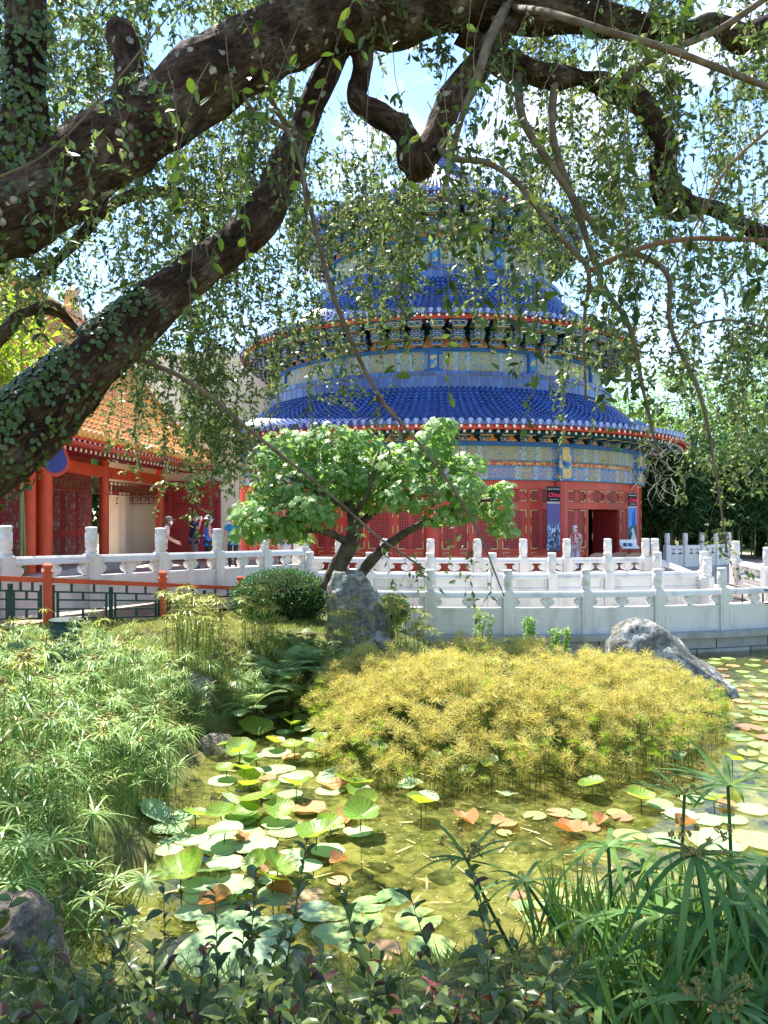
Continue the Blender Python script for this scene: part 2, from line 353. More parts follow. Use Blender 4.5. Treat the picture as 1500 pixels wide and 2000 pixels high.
def painted_mat(name, variant=0):
    "painted beam: dragon scrolls in a framed field between zigzag borders"
    m, n, l, b = _new(name)
    def math_(op, a, c=None, d=None):
        q = n.new('ShaderNodeMath'); q.operation = op
        for i, x in enumerate((a, c, d)):
            if x is None: continue
            if isinstance(x, (int, float)): q.inputs[i].default_value = x
            else: l.new(x, q.inputs[i])
        return q.outputs[0]
    uvn = n.new('ShaderNodeUVMap'); uvn.uv_map = 'uv'; sp = n.new('ShaderNodeSeparateXYZ'); l.new(uvn.outputs[0], sp.inputs[0])
    u, v = sp.outputs[0], sp.outputs[1]
    a = math_('MULTIPLY', math_('ABSOLUTE', math_('SUBTRACT', u, .5)), 2.0)
    tri = math_('PINGPONG', math_('MULTIPLY', v, 2.0), .5)
    t = math_('ADD', a, math_('MULTIPLY', tri, .085))
    r = n.new('ShaderNodeValToRGB'); r.color_ramp.interpolation = 'CONSTANT'; e = r.color_ramp.elements
    tan, blue, wht, teal, gold, lb = (.30, .24, .11), (.03, .10, .36), (.50, .56, .56), (.03, .24, .25), (.55, .39, .15), (.10, .3, .55)
    if variant == 0: bands = [(0, tan), (.33, blue), (.355, wht), (.375, lb), (.40, wht), (.42, teal), (.44, tan), (.60, teal), (.625, wht), (.645, lb), (.675, wht), (.695, tan), (.86, blue), (.885, gold), (.91, blue)]
    else: bands = [(0, (.10, .16, .42)), (.26, gold), (.285, wht), (.305, teal), (.33, wht), (.35, lb), (.375, tan), (.56, blue), (.585, wht), (.61, lb), (.635, wht), (.655, (.16, .22, .45)), (.84, gold), (.87, lb), (.93, blue)]
    while len(e) < len(bands): e.new(.5)
    for i, (p, c) in enumerate(bands): e[i].position = p; e[i].color = c4(c)
    l.new(t, r.inputs[0])
    cmb = n.new('ShaderNodeCombineXYZ'); l.new(math_('MULTIPLY', u, 9.0), cmb.inputs[0]); l.new(math_('MULTIPLY', v, 1.6), cmb.inputs[1])
    oi = n.new('ShaderNodeObjectInfo'); l.new(math_('MULTIPLY', oi.outputs['Random'], 9.0), cmb.inputs[2])
    z = n.new('ShaderNodeTexNoise'); z.inputs['Scale'].default_value = 1.7; z.inputs['Detail'].default_value = 1; z.inputs['Distortion'].default_value = 1.6
    l.new(cmb.outputs[0], z.inputs['Vector'])
    loop = math_('ABSOLUTE', math_('SUBTRACT', math_('FRACT', math_('MULTIPLY', z.outputs['Fac'], 7.0)), .5))
    line = math_('LESS_THAN', loop, .15)
    inside = math_('MULTIPLY', math_('GREATER_THAN', v, .16), math_('LESS_THAN', v, .84))
    mk = math_('MULTIPLY', math_('MULTIPLY', line, inside), .9)
    mxn = n.new('ShaderNodeMixRGB'); l.new(mk, mxn.inputs[0]); l.new(r.outputs[0], mxn.inputs[1])
    # scroll colour: gold on the blue fields, blue on the tan ones
    mxn.inputs[2].default_value = c4((.50, .38, .17) if variant else (.46, .37, .18))
    sc2 = math_('MULTIPLY', math_('MULTIPLY', math_('GREATER_THAN', loop, .32), inside), .9)
    mx2 = n.new('ShaderNodeMixRGB'); l.new(sc2, mx2.inputs[0]); l.new(mxn.outputs[0], mx2.inputs[1]); mx2.inputs[2].default_value = c4((.10, .17, .36) if variant else (.07, .26, .34))
    edge = math_('SUBTRACT', 1.0, math_('MULTIPLY', math_('GREATER_THAN', v, .07), math_('LESS_THAN', v, .93)))
    mx3 = n.new('ShaderNodeMixRGB'); l.new(edge, mx3.inputs[0]); l.new(mx2.outputs[0], mx3.inputs[1]); mx3.inputs[2].default_value = (.04, .2, .3, 1)
    l.new(mx3.outputs[0], b.inputs['Base Color']); b.inputs['Roughness'].default_value = .55
    return m
m_paint0 = painted_mat('painted_beam_tan'); m_paint1 = painted_mat('painted_beam_blue', 1)
m_scroll = mat('red_gold_scrollwork', (.45, .06, .03), .5, .4, (.58, .34, .14), 9, .47, .53, detail=2)
m_flame = mat('orange_flame_panel', (.62, .2, .06), .5, .4, (.6, .38, .14), 7, .45, .55)
m_head = mat('blue_gold_column_head', (.03, .2, .45), .5, .4, (.55, .42, .18), 5, .52, .56, detail=2)

# ------------------------------------------------------------------ ground, pond, terraces
CX, CY = (853 - 750) / F * 36, 36.0              # axis of the round hall
_ey = [-50, 4, 6, 8, 10, 11.4, 11.9, 12.5, 13.1, 14, 16, 60]
_ex = [-1.9, -2.0, -2.15, -2.35, -2.2, -1.75, -.5, .8, 1.2, 1.3, 1.4, 1.4]
def height(x, y):
    x = np.asarray(x, float); y = np.asarray(y, float)
    s_ = np.interp(y, _ey, _ex) + .12 * np.sin(3.1 * y) + .07 * np.sin(7 * y) - x
    pond = -.42 * (1 - np.exp(np.minimum(s_, 0) / .7))
    left = np.where(s_ > 0, (1.58 - .4 * sstep(10.5, 13.5, y)) * (1 - np.exp(-np.maximum(s_, 0) / 1.5)), -9)
    n_ = 4.25 + .14 * np.sin(2.1 * x) - y
    near = np.where(n_ > 0, 1.4 * (1 - np.exp(-np.maximum(n_, 0) / .8)), -9)
    r_ = np.hypot(x - CX, y - CY)
    deck = np.where(r_ < 17.3, .98, np.where(r_ < 19.9, .3, -9))
    right = np.where(x > 11.5, 1.0 * sstep(11.5, 13, x), -9)
    far = np.where(y > 40, .95, -9)
    z = np.maximum.reduce([pond, left, near, deck, right, far])
    z = z + np.where(z > .1, .03 * np.sin(2.7 * x + 1.3 * y) + .02 * np.sin(6.1 * x - 4.3 * y), 0) * (np.hypot(x, y) < 17)
    return z
xs = np.concatenate([[-700, -300, -120, -60, -30, -20, -14], np.arange(-11, 12.01, .2), [14, 20, 30, 60, 120, 300, 700]])
ys = np.concatenate([[-300, -100, -30, -10, -4], np.arange(-2, 21.01, .2), np.arange(22, 58, 2), [70, 100, 200, 400, 900]])
gx, gy = np.meshgrid(xs, ys); gz = height(gx, gy)
nx, ny = len(xs), len(ys)
V = np.stack([gx, gy, gz], 2).reshape(-1, 3)
i0 = (np.arange(ny - 1)[:, None] * nx + np.arange(nx - 1)[None]).ravel()
# ground: soil and ground cover above water, algae-covered silt below it
m_ground, n, l, b = _new('bank_and_pond_bed')
g_ = n.new('ShaderNodeNewGeometry'); sp = n.new('ShaderNodeSeparateXYZ'); l.new(g_.outputs['Position'], sp.inputs[0])
z1 = n.new('ShaderNodeTexNoise'); z1.inputs['Scale'].default_value = 2.6; z1.inputs['Detail'].default_value = 9; z1.inputs['Roughness'].default_value = .65; z1.inputs['Distortion'].default_value = .8
l.new(g_.outputs['Position'], z1.inputs['Vector'])
bed = n.new('ShaderNodeValToRGB'); e = bed.color_ramp.elements
e[0].position = .36; e[0].color = (.035, .04, .01, 1); e[1].position = .68; e[1].color = (.36, .32, .12, 1)
q = e.new(.5); q.color = (.19, .18, .045, 1)
l.new(z1.outputs['Fac'], bed.inputs[0])
z2 = n.new('ShaderNodeTexNoise'); z2.inputs['Scale'].default_value = 3.2; z2.inputs['Detail'].default_value = 8
l.new(g_.outputs['Position'], z2.inputs['Vector'])
so_ = n.new('ShaderNodeValToRGB'); e = so_.color_ramp.elements
e[0].position = .35; e[0].color = (.07, .055, .03, 1); e[1].position = .62; e[1].color = (.15, .17, .05, 1)
l.new(z2.outputs['Fac'], so_.inputs[0])
mr = n.new('ShaderNodeMapRange'); mr.inputs[1].default_value = -.02; mr.inputs[2].default_value = .06; l.new(sp.outputs[2], mr.inputs[0])
mxg = n.new('ShaderNodeMixRGB'); l.new(mr.outputs[0], mxg.inputs[0]); l.new(bed.outputs[0], mxg.inputs[1]); l.new(so_.outputs[0], mxg.inputs[2])
l.new(mxg.outputs[0], b.inputs['Base Color']); b.inputs['Roughness'].default_value = .95; b.inputs['Specular IOR Level'].default_value = .1
bp = n.new('ShaderNodeBump'); bp.inputs['Strength'].default_value = .6; bp.inputs['Distance'].default_value = .05
l.new(z1.outputs['Fac'], bp.inputs['Height']); l.new(bp.outputs[0], b.inputs['Normal'])
ground = mkobj('ground', fast_mesh('ground', V, np.stack([i0, i0 + 1, i0 + nx + 1, i0 + nx], 1), m_ground, smooth=True))
tag(ground, kind='structure')

m_water, n, l, b = _new('pond_water')
n.remove(b); o_ = n['Material Output']
tr = n.new('ShaderNodeBsdfTransparent'); tr.inputs[0].default_value = (.92, .93, .80, 1)
gl = n.new('ShaderNodeBsdfGlossy'); gl.inputs['Roughness'].default_value = .015
frn = n.new('ShaderNodeFresnel'); frn.inputs['IOR'].default_value = 1.33
tcn = n.new('ShaderNodeTexCoord'); zz = n.new('ShaderNodeTexNoise'); zz.inputs['Scale'].default_value = 3.5; zz.inputs['Detail'].default_value = 3
bp = n.new('ShaderNodeBump'); bp.inputs['Strength'].default_value = .10; bp.inputs['Distance'].default_value = .05
l.new(tcn.outputs['Object'], zz.inputs['Vector']); l.new(zz.outputs['Fac'], bp.inputs['Height']); l.new(bp.outputs[0], gl.inputs['Normal']); l.new(bp.outputs[0], frn.inputs['Normal'])
msn = n.new('ShaderNodeMixShader'); l.new(frn.outputs[0], msn.inputs[0]); l.new(tr.outputs[0], msn.inputs[1]); l.new(gl.outputs[0], msn.inputs[2]); 
# suspended algae: part of the light is scattered near the surface, thicker in drifting mats
alg = n.new('ShaderNodeTexNoise'); alg.inputs['Scale'].default_value = .9; alg.inputs['Detail'].default_value = 10; alg.inputs['Roughness'].default_value = .7; l.new(tcn.outputs['Object'], alg.inputs['Vector'])
ar = n.new('ShaderNodeMapRange'); ar.inputs[1].default_value = .36; ar.inputs[2].default_value = .68; ar.inputs[3].default_value = .12; ar.inputs[4].default_value = .5; l.new(alg.outputs['Fac'], ar.inputs[0])
al2 = n.new('ShaderNodeTexNoise'); al2.inputs['Scale'].default_value = 11; al2.inputs['Detail'].default_value = 8; l.new(tcn.outputs['Object'], al2.inputs['Vector'])
ac = n.new('ShaderNodeValToRGB'); ac.color_ramp.elements[0].position = .35; ac.color_ramp.elements[0].color = (.085, .105, .02, 1); ac.color_ramp.elements[1].position = .65; ac.color_ramp.elements[1].color = (.28, .30, .08, 1); l.new(al2.outputs['Fac'], ac.inputs[0])
df = n.new('ShaderNodeBsdfDiffuse'); l.new(ac.outputs[0], df.inputs[0]); ma = n.new('ShaderNodeMixShader'); l.new(ar.outputs[0], ma.inputs[0]); l.new(tr.outputs[0], ma.inputs[1]); l.new(df.outputs[0], ma.inputs[2])
l.new(ma.outputs[0], msn.inputs[1]); l.new(msn.outputs[0], o_.inputs['Surface'])
w_ = MB(); w_.add([(-6, 2.2, 0), (13.2, 2.2, 0), (13.2, 24, 0), (-6, 24, 0)], [(0, 1, 2, 3)])
tag(w_.build('pond_water', m_water), kind='structure')

def ring(name, prof, mats, a0=-75, a1=75, n_=60, smooth=False):
    q = MB(); q.lathe(prof, n_, (CX, CY, 0), R(a0), R(a1)); return tag(q.build(name, mats, smooth=smooth), kind='structure')
ring('terrace_lower', [(18.8, .462), (20.06, .462), (20.22, .45), (20.22, .33), (20.12, .32)], m_stone, -8, 62)
ring('terrace_middle', [(17.2, .77), (19.1, .77), (19.1, .40)], m_paving, -30, 62)
ring('plaza', [(.5, 1.06), (17.7, 1.05), (17.7, .7)], m_paving, -170, 170, 90)
# coursed plinth blocks of the pond wall
pw = empty('pond_wall', (CX, CY, 0), label='low coursed grey stone wall rising from the pond under the balustrade', cat='wall')
q = MB(); q.arc(19.98, 20.1, 0, R(3.9), .09, .318, 4); blk = q.mesh('block', m_stone)
q = MB(); q.arc(19.98, 20.14, 0, R(3.9), -.5, .075, 4); blk2 = q.mesh('footing_block', m_stone)
for i in range(15):
    mkobj('block', blk, pw, rot=(0, 0, R(-6 + 4 * i))); mkobj('footing_block', blk2, pw, rot=(0, 0, R(-7.5 + 4 * i)))
q = MB()
poly = [(-9.3, 5.0), (-6.57, 9.95), (-1.9, 18.3), (-2.3, 24), (-3.2, 45), (-60, 45), (-60, 5)]
q.add([(x, y, 1.37) for x, y in poly] + [(x, y, .6) for x, y in poly], [tuple(range(7))] + [(i, i + 7, (i + 1) % 7 + 7, (i + 1) % 7) for i in range(7)])
tag(q.build('walkway', m_paving), kind='structure')
# brick path between the fence and the stone balustrade
m_brick = mat('tan_brick_path', (.42, .27, .19), .85, .2, (.50, .34, .25), 6, bump=.3, bscale=20)
q = MB(); N_ = 48
for i in range(N_ + 1):
    t = i / N_
    a_ = Vector((-9.0, 5.2, 0)).lerp(Vector((-1.95, 18.0, 0)), t); yb = 4.6 + 12.4 * t; b_ = Vector((float(np.interp(yb, [4.6, 10, 11, 13.4, 15.3, 17], [-8.3, -5.62, -5.08, -4.08, -3.03, -1.95])), yb, 0))
    for k in range(4):
        c_ = a_.lerp(b_, k / 3); q.v.append((c_.x, c_.y, float(height(c_.x, c_.y)) + .05))
        if i and k: w_ = 4 * i + k; q.f.append((w_ - 5, w_ - 4, w_, w_ - 1)); q.m.append(0)
tag(q.build('path', m_brick), kind='structure')
# ------------------------------------------------------------------ the round hall
hall = empty('temple_hall', (CX, CY, 1.05), label='round red Chinese hall with three tiers of blue glazed tile roofs', cat='temple')
def hp(name, me, phi=0, parent=None, loc=(0, 0, -1.05)):
    "a piece of the hall modelled round its axis, turned to azimuth phi"
    if parent is None: return mkobj(name, me, hall, loc, (0, 0, phi))
    return mkobj(name, me, parent, (0, 0, 0), (0, 0, 0))
RB = 9.4
PIL = [R(a) for a in range(-95, 116, 30)]
# columns
q = MB(); q.lathe([(.34, 1.0), (.36, 1.08), (.30, 1.16), (.29, 4.32)], 14, (0, -RB, 0)); me = q.mesh('column', m_red, smooth=True)
q = MB(); q.box((0, -RB - .13, 4.96), (.56, .40, 1.24)); q.box((0, -RB - .345, 4.6), (.34, .05, .36), mi=1); q.box((0, -RB - .345, 5.3), (.34, .05, .42), mi=1); q.box((0, -RB - .33, 4.96), (.2, .14, .12), mi=2)
meh = q.mesh('column_head', [m_head, m_gold, m_blue_p])
for p in PIL:
    hp('column', me, p); hp('column_head', meh, p)
# painted beams of each bay
g_ = R(1.7); B0, B1 = R(-15) + g_, R(15) - g_
q = MB(); q.arc(RB - .1, RB + .16, B0, B1, 4.34, 4.86, 10, uv=True); me1 = q.mesh('lower_beam', m_paint1)
q = MB(); q.arc(RB - .1, RB + .08, B0, B1, 4.863, 5.02, 10, uv=True); me2 = q.mesh('cushion_board', m_scroll)
q = MB(); q.arc(RB - .1, RB + .19, B0, B1, 5.023, 5.58, 10, uv=True); me3 = q.mesh('upper_beam', m_paint0)
q = MB(); q.arc(RB - .1, RB + .26, R(-15), R(15), 5.585, 5.72, 10); me4 = q.mesh('plate_beam', m_blue_p)
BAYS = [R(a) for a in range(-80, 101, 30)]
for p in BAYS:
    for nm, me in (('lower_beam', me1), ('cushion_board', me2), ('upper_beam', me3), ('plate_beam', me4)): hp(nm, me, p)
# bay joinery: red frame, pierced transoms, pierced doors with gilded corner straps
def edge_trim(q, a0, a1, z0, z1, Rr, w=.035, full=.34):
    "gilt straps at the corners and middles of a curved panel"
    da = w / Rr; L = (z1 - z0); sg = min(.28, L * .3)
    for a_ in (a0, a1 - da):
        for zc in ((z0, z0 + sg), (z1 - sg, z1)) + ((((z0 + z1) / 2 - sg / 2, (z0 + z1) / 2 + sg / 2),) if L > 1 else ()):
            q.arc(Rr - .02, Rr + .012, a_, a_ + da, zc[0], zc[1], 1)
    lw = (a1 - a0) * .3
    for zz in (z0, z1 - w):
        q.arc(Rr - .02, Rr + .011, a0 + da, a0 + lw, zz, zz + w, 2); q.arc(Rr - .02, Rr + .011, a1 - lw, a1 - da, zz, zz + w, 2)
def panel_set(a0, a1, k, z0, z1, Rr, inset=.05):
    out = []; w = (a1 - a0) / k
    for i in range(k):
        ia = inset / Rr
        out.append((a0 + w * i + ia, a0 + w * (i + 1) - ia))
    return out
def frame_mesh(a0, a1, k, rows, ztop, zbot, gap=None):
    "stiles and rails round the panels, backing board behind"
    q = MB(); w = (a1 - a0) / k
    zs = [zbot] + [z for r_ in rows for z in r_] + [ztop]
    for i in range(0, len(zs), 2): q.arc(RB - .16, RB + .02, a0, a1, zs[i], zs[i + 1], 8)
    for r_ in rows:
        for i in range(k + 1):
            if gap and r_[0] < 2 and gap[0] < i < gap[1]: continue
            ia = .05 / RB
            q.arc(RB - .16, RB + .018, max(a0, a0 + w * i - ia), min(a1, a0 + w * i + ia), r_[0], r_[1], 1)
    return q
A0, A1 = R(-15) + R(1.5), R(15) - R(1.5)
rows = [(1.22, 3.28), (3.56, 4.02)]
fr_me = frame_mesh(A0, A1, 4, rows, 4.335, 1.0).mesh('door_frame', m_red)
fr_op = frame_mesh(A0, A1, 4, [(1.07, 3.30), (3.56, 4.02)], 4.335, 1.055, gap=(1, 3)).mesh('door_frame', m_red)
doors = panel_set(A0, A1, 4, *rows[0], RB)
def leaf_meshes(a0, a1, tag_=''):
    q = MB(); q.arc(RB - .13, RB - .05, a0, a1, 1.22, 3.28, 3); q.arc(RB - .06, RB - .012, a0, a0 + .006, 1.22, 3.28, 1); q.arc(RB - .06, RB - .012, a1 - .006, a1, 1.22, 3.28, 1)
    q.arc(RB - .06, RB - .012, a0 + .006, a1 - .006, 1.75, 1.84, 2); q.arc(RB - .06, RB - .012, a0 + .006, a1 - .006, 1.22, 1.3, 2)
    body = q.mesh('lattice_door', m_red)
    q = MB(); q.arc(RB - .08, RB - .035, a0 + .006, a1 - .006, 1.84, 3.28, 3); lat = q.mesh('lattice', m_lattice)
    q = MB(); edge_trim(q, a0 + .003, a1 - .003, 1.84, 3.27, RB - .0); edge_trim(q, a0 + .008, a1 - .008, 1.33, 1.72, RB - .03, .025)
    q.arc(RB - .06, RB - .04, a0 + .02, a1 - .02, 1.47, 1.49, 2); q.arc(RB - .06, RB - .04, a0 + .02, a1 - .02, 1.55, 1.57, 2)
    return body, lat, q.mesh('gilt_trim', m_gold)
def trans_meshes(a0, a1):
    q = MB(); q.arc(RB - .13, RB - .04, a0, a1, 3.56, 4.02, 2); body = q.mesh('transom_panel', m_lattice)
    q = MB(); edge_trim(q, a0 + .003, a1 - .003, 3.58, 4.0, RB + .0, .035); return body, q.mesh('gilt_trim', m_gold)
LM = [leaf_meshes(*d) for d in doors]; TM = [trans_meshes(*d) for d in doors]
for p in BAYS:
    door_bay = abs(math.degrees(p) - 40) < 1
    fo = hp('door_frame', fr_op if door_bay else fr_me, p)
    for i in range(4):
        t_ = hp('transom_panel', TM[i][0], p); mkobj('gilt_trim', TM[i][1], t_)['kind'] = 'stuff'
        if door_bay and i in (1, 2): continue
        d_ = hp('lattice_door', LM[i][0], p); mkobj('lattice', LM[i][1], d_); mkobj('gilt_trim', LM[i][2], d_)['kind'] = 'stuff'
# open leaves in the doorway, swung inwards
dp = R(40)
for sgn in (1, -1):
    q = MB(); a_h = dp + sgn * (A1 - A0) / 4 * .98
    hx, hy = (RB - .1) * math.sin(a_h), -(RB - .1) * math.cos(a_h)
    ang = dp + PI / 2 - sgn * R(62) if sgn > 0 else dp - R(60)
    dirv = Vector((-math.cos(dp), -math.sin(dp), 0)) * sgn * .12 + Vector((-math.sin(dp), math.cos(dp), 0)) * .99
    dirv.normalize(); e_ = Vector((hx, hy, 0)) + dirv * 1.05
    q.bar((hx, hy, 2.18), (e_.x, e_.y, 2.18), .06, 2.2)
    for k in range(9):
        c_ = Vector((hx, hy, 0)).lerp(e_, (k + .5) / 9); nrm = Vector((-dirv.y, dirv.x, 0))
        for s2 in (-1, 1): q.bar(c_ + nrm * .034 * s2 + Vector((0, 0, 1.75)), c_ + nrm * .034 * s2 + Vector((0, 0, 3.2)), .03, .03, 0, up=nrm)
    d_ = mkobj('open_door', q.mesh('open_door', m_red_d), hall, (0, 0, -1.05))
    q = MB()
    for zc in (1.3, 2.2, 3.1): q.bar((e_.x, e_.y, zc - .15), (e_.x, e_.y, zc + .15), .08, .08, 0, up=Vector((1, 0, 0)))
    mkobj('gilt_trim', q.mesh('gilt_trim', m_gold), d_)['kind'] = 'stuff'
q = MB(); q.lathe([(RB - .6, 1.064), (0.2, 1.064)], 40); hp('inner_floor', q.mesh('inner_floor', m_red_d))
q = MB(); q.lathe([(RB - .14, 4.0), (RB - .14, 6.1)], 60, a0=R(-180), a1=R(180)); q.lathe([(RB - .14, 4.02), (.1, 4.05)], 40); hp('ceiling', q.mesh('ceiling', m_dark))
q = MB(); q.lathe([(6.0, 1.06), (6.0, 4.0)], 40); hp('dark_backing', q.mesh('dark_backing', m_dark))  # dark drum added behind the doorway, interior shade in its colour
q = MB(); q.arc(RB - .16, RB, R(115), R(245), 1.0, 4.3, 40); hp('back_wall', q.mesh('back_wall', m_red))

# bracket sets
def bracket_mesh(Rr, z0, tiers, th, reach, w):
    q = MB()
    for j in range(tiers):
        z = z0 + th * j; out = .12 + reach * (j + 1) / tiers
        q.box((0, -Rr - out / 2, z + th * .34), (.085, out, th * .62), mi=(0, 1)[j % 2])
        q.box((0, -Rr - out - .012, z + th * .34), (.06, .03, th * .5), mi=2)
        for k in range(j % 2 + 1 + (tiers > 4)):
            yy = -Rr - out + .06 - .2 * k
            L = w * (.55 + .2 * ((j + k) % 3))
            q.box((0, yy, z + th * .34), (L, .075, th * .5), mi=(1, 0)[j % 2])
            q.box((0, yy - .001, z + th * .06), (L * .96, .085, .02), mi=2)
            for sx in (-1, 0, 1):
                q.box((sx * L * .45, yy, z + th * .78), (.1, .11, th * .32), mi=(0, 1)[j % 2], taper=1.3)
                q.box((sx * L * .45, yy, z + th * .62), (.085, .115, .018), mi=2)
    return q.mesh('bracket_set', [m_teal_p, m_blue_p, m_gold])
def flame_mesh(Rr, z0, w, h):
    pl = [(-w, 0), (-w * .9, h * .3), (-w * .45, h * .45), (-w * .3, h * .75), (0, h), (w * .3, h * .75), (w * .45, h * .45), (w * .9, h * .3), (w, 0)]
    q = MB(); q.ext(pl, (0, -Rr - .03, z0), (1, 0, 0), (0, 0, 1), .05)
    q.ext([(x * 1.16, y * 1.14) for x, y in pl], (0, -Rr - .012, z0), (1, 0, 0), (0, 0, 1), .02, mi=1)
    return q.mesh('flame_panel', [m_flame, m_gold])
def tier_brackets(Rr, z0, z1, step, tiers, reach, w):
    bm = bracket_mesh(Rr, z0, tiers, (z1 - z0) / tiers, reach, w); fm = flame_mesh(Rr + .03, z0, w * .36, (z1 - z0) * .55)
    k = int(102 / step)
    for i in range(-k, k + 1):
        hp('bracket_set', bm, R(step * i + 1.2)); hp('flame_panel', fm, R(step * (i + .5) + 1.2))
    q = MB(); q.lathe([(Rr - .05, z0 - .02), (Rr - .05, z1 + .15)], 72); hp('bracket_wall', q.mesh('bracket_wall', m_dgreen))
tier_brackets(9.55, 5.72, 6.16, 4.4, 3, .75, .5)

# a tiled roof: boarded soffit with rafters, pan surface, barrel rows, eave tiles
def roof(R0, z0, R1, z1, Rwall, nrows, vis, tl, r_t, power=1.3, lipw=.03, segs=None):
    def prof(t): return (R0 + (R1 - R0) * t, z0 + (z1 - z0) * (.42 * t + .58 * t ** (power + .75)))
    rt = hp('roof', None); rt.empty_display_size = .2; rt['kind_of'] = 'roof'
    q = MB(); q.lathe([prof(i / 12) for i in range(13)], 120); q.lathe([(Rwall - .1, z0 - .02), (R0 - .05, z0 - .10), (R0, z0)], 120)
    def sub(nm, me, ang=0): return mkobj(nm, me, rt, (0, 0, 0), (0, 0, ang))
    sub('pan_surface', q.mesh('pan_surface', m_tile_b, smooth=False))
    q = MB(); q.lathe([(R0 - .05, z0 - .105), (R0 - .045, z0 - .012)], 120); q.lathe([(R0 - .22, z0 - .24), (R0 - .17, z0 - .11)], 120)
    sub('fascia', q.mesh('fascia', m_red))
    nra = int(nrows * 1.0); qa, qb = MB(), MB()
    for i in range(nra):
        a = 2 * PI * i / nra
        if math.cos(a) < -.35: continue
        si, co = math.sin(a), math.cos(a)
        qa.bar((Rwall * si, -Rwall * co, z0 - .10), ((R0 - .06) * si, -(R0 - .06) * co, z0 - .155), .1, .1, 0)
        qb.box(((R0 - .055) * si, -(R0 - .055) * co, z0 - .157), (.085, .02, .085), rz=a)
        a += PI / nra; si, co = math.sin(a), math.cos(a)
        qa.bar((Rwall * si, -Rwall * co, z0 - .20), ((R0 - .42) * si, -(R0 - .42) * co, z0 - .29), .09, .09, 1)
        qb.box(((R0 - .415) * si, -(R0 - .415) * co, z0 - .292), (.085, .02, .085), rz=a)
    o = sub('rafters', qa.mesh('rafters', [m_red, m_teal_p])); o['kind'] = 'stuff'
    o = sub('rafter_ends', qb.mesh('rafter_ends', m_white)); o['kind'] = 'stuff'
    # one barrel row
    q = MB(); L = math.hypot(R0 - R1, z1 - z0); k = segs or max(4, int(L / tl)); hx = (0, .5, .87, 1, .87, .5, 0); 
    angs = [PI * j / 4 for j in range(5)]
    for s_ in range(k):
        t0, t1 = s_ / k - .004, (s_ + 1) / k; ra, za = prof(max(t0, 0)); rb, zb = prof(t1)
        tl_ = Vector((0, -(rb - ra), zb - za)).normalized(); nn = Vector((0, -tl_.z, tl_.y))
        if nn.z < 0: nn = -nn
        p0, p1 = Vector((0, -ra, za)), Vector((0, -rb, zb)); pm = p0 + (p1 - p0) * (lipw / max(.05, (p1 - p0).length))
        def ringp(pp, r_): return [pp + Vector((math.cos(a) * r_, 0, 0)) + nn * (math.sin(a) * r_ + .01) for a in angs]
        sc_ = 1 - .22 * (s_ / k)
        v_ = ringp(p0, r_t * sc_ * 1.12) + ringp(pm, r_t * sc_ * 1.12) + ringp(pm, r_t * sc_) + ringp(p1, r_t * sc_ * .94)
        fl, ft, ff = [], [], []
        for j in range(4):
            fl += [(j, j + 1, 5 + j + 1, 5 + j)]; ft += [(10 + j, 11 + j, 16 + j, 15 + j)]; ff += [(5 + j, 6 + j, 11 + j, 10 + j)]
        q.add(v_, fl + ff, 1)
        q.add(v_, ft, 0)
    # eave disc and drip tile
    ra, za = prof(0); cc = Vector((0, -ra - .012, za + .015))
    q.lathe([(.0, 0), (r_t * 1.15, 0), (r_t * 1.15, .03)], 8, (0, 0, 0), mi=1)
    for vi in range(len(q.v) - 24, len(q.v)):
        x, y, z = q.v[vi]; q.v[vi] = (x, cc.y + z, cc.z + y)
    ww = 2 * PI * R0 / nrows
    q.ext([(-ww * .36, .02), (-ww * .3, -.05), (0, -.10), (ww * .3, -.05), (ww * .36, .02)], (ww / 2, -ra - .005, za - .01), (1, 0, 0), (0, 0, 1), .02, mi=0)
    me = q.mesh('tile_row', [m_tile_b, m_tile_lip])
    rest = []
    for i in range(nrows):
        a = 2 * PI * i / nrows; aa = math.degrees(a if a < PI else a - 2 * PI)
        if abs(aa) <= vis: sub('tile_row', me, R(aa))
        elif abs(aa) < 130: rest.append(R(aa))
    base = np.array(q.v); V_, F_, mi_ = [], [], []
    tq = MB()
    for a in rest:
        ca, sa = math.cos(a), math.sin(a); b_ = len(tq.v)
        tq.v += [(x * ca - y * sa, x * sa + y * ca, z) for x, y, z in base]; tq.f += [tuple(b_ + i for i in f) for f in q.f]; tq.m += q.m
    if rest:
        o = sub('tile_rows', tq.mesh('tile_rows', [m_tile_b, m_tile_lip])); o['kind'] = 'stuff'
    return rt
def ridge(Rr, z0, z1, nb, vis=95):
    q = MB(); q.lathe([(Rr + .1, z0 - .05), (Rr + .1, z1 - .02), (Rr - .2, z1 - .02)], 120); hp('ridge_core', q.mesh('ridge_core', m_mortar))
    st = 2 * PI / nb; g2 = .016 / Rr; zm = z0 + (z1 - z0) * .72
    q = MB(); q.arc(Rr - .1, Rr + .125, -st / 2 + g2, st / 2 - g2, z0, zm - .012, 2); me = q.mesh('ridge_block', m_tile_b)
    q = MB(); q.arc(Rr - .1, Rr + .17, -st / 2 + g2, st / 2 - g2, zm + .012, z1, 2); me2 = q.mesh('ridge_cap', m_tile_b)
    for i in range(nb):
        a = i * st
        if abs(a if a < PI else a - 2 * PI) <= R(vis): hp('ridge_block', me, a); hp('ridge_cap', me2, a)
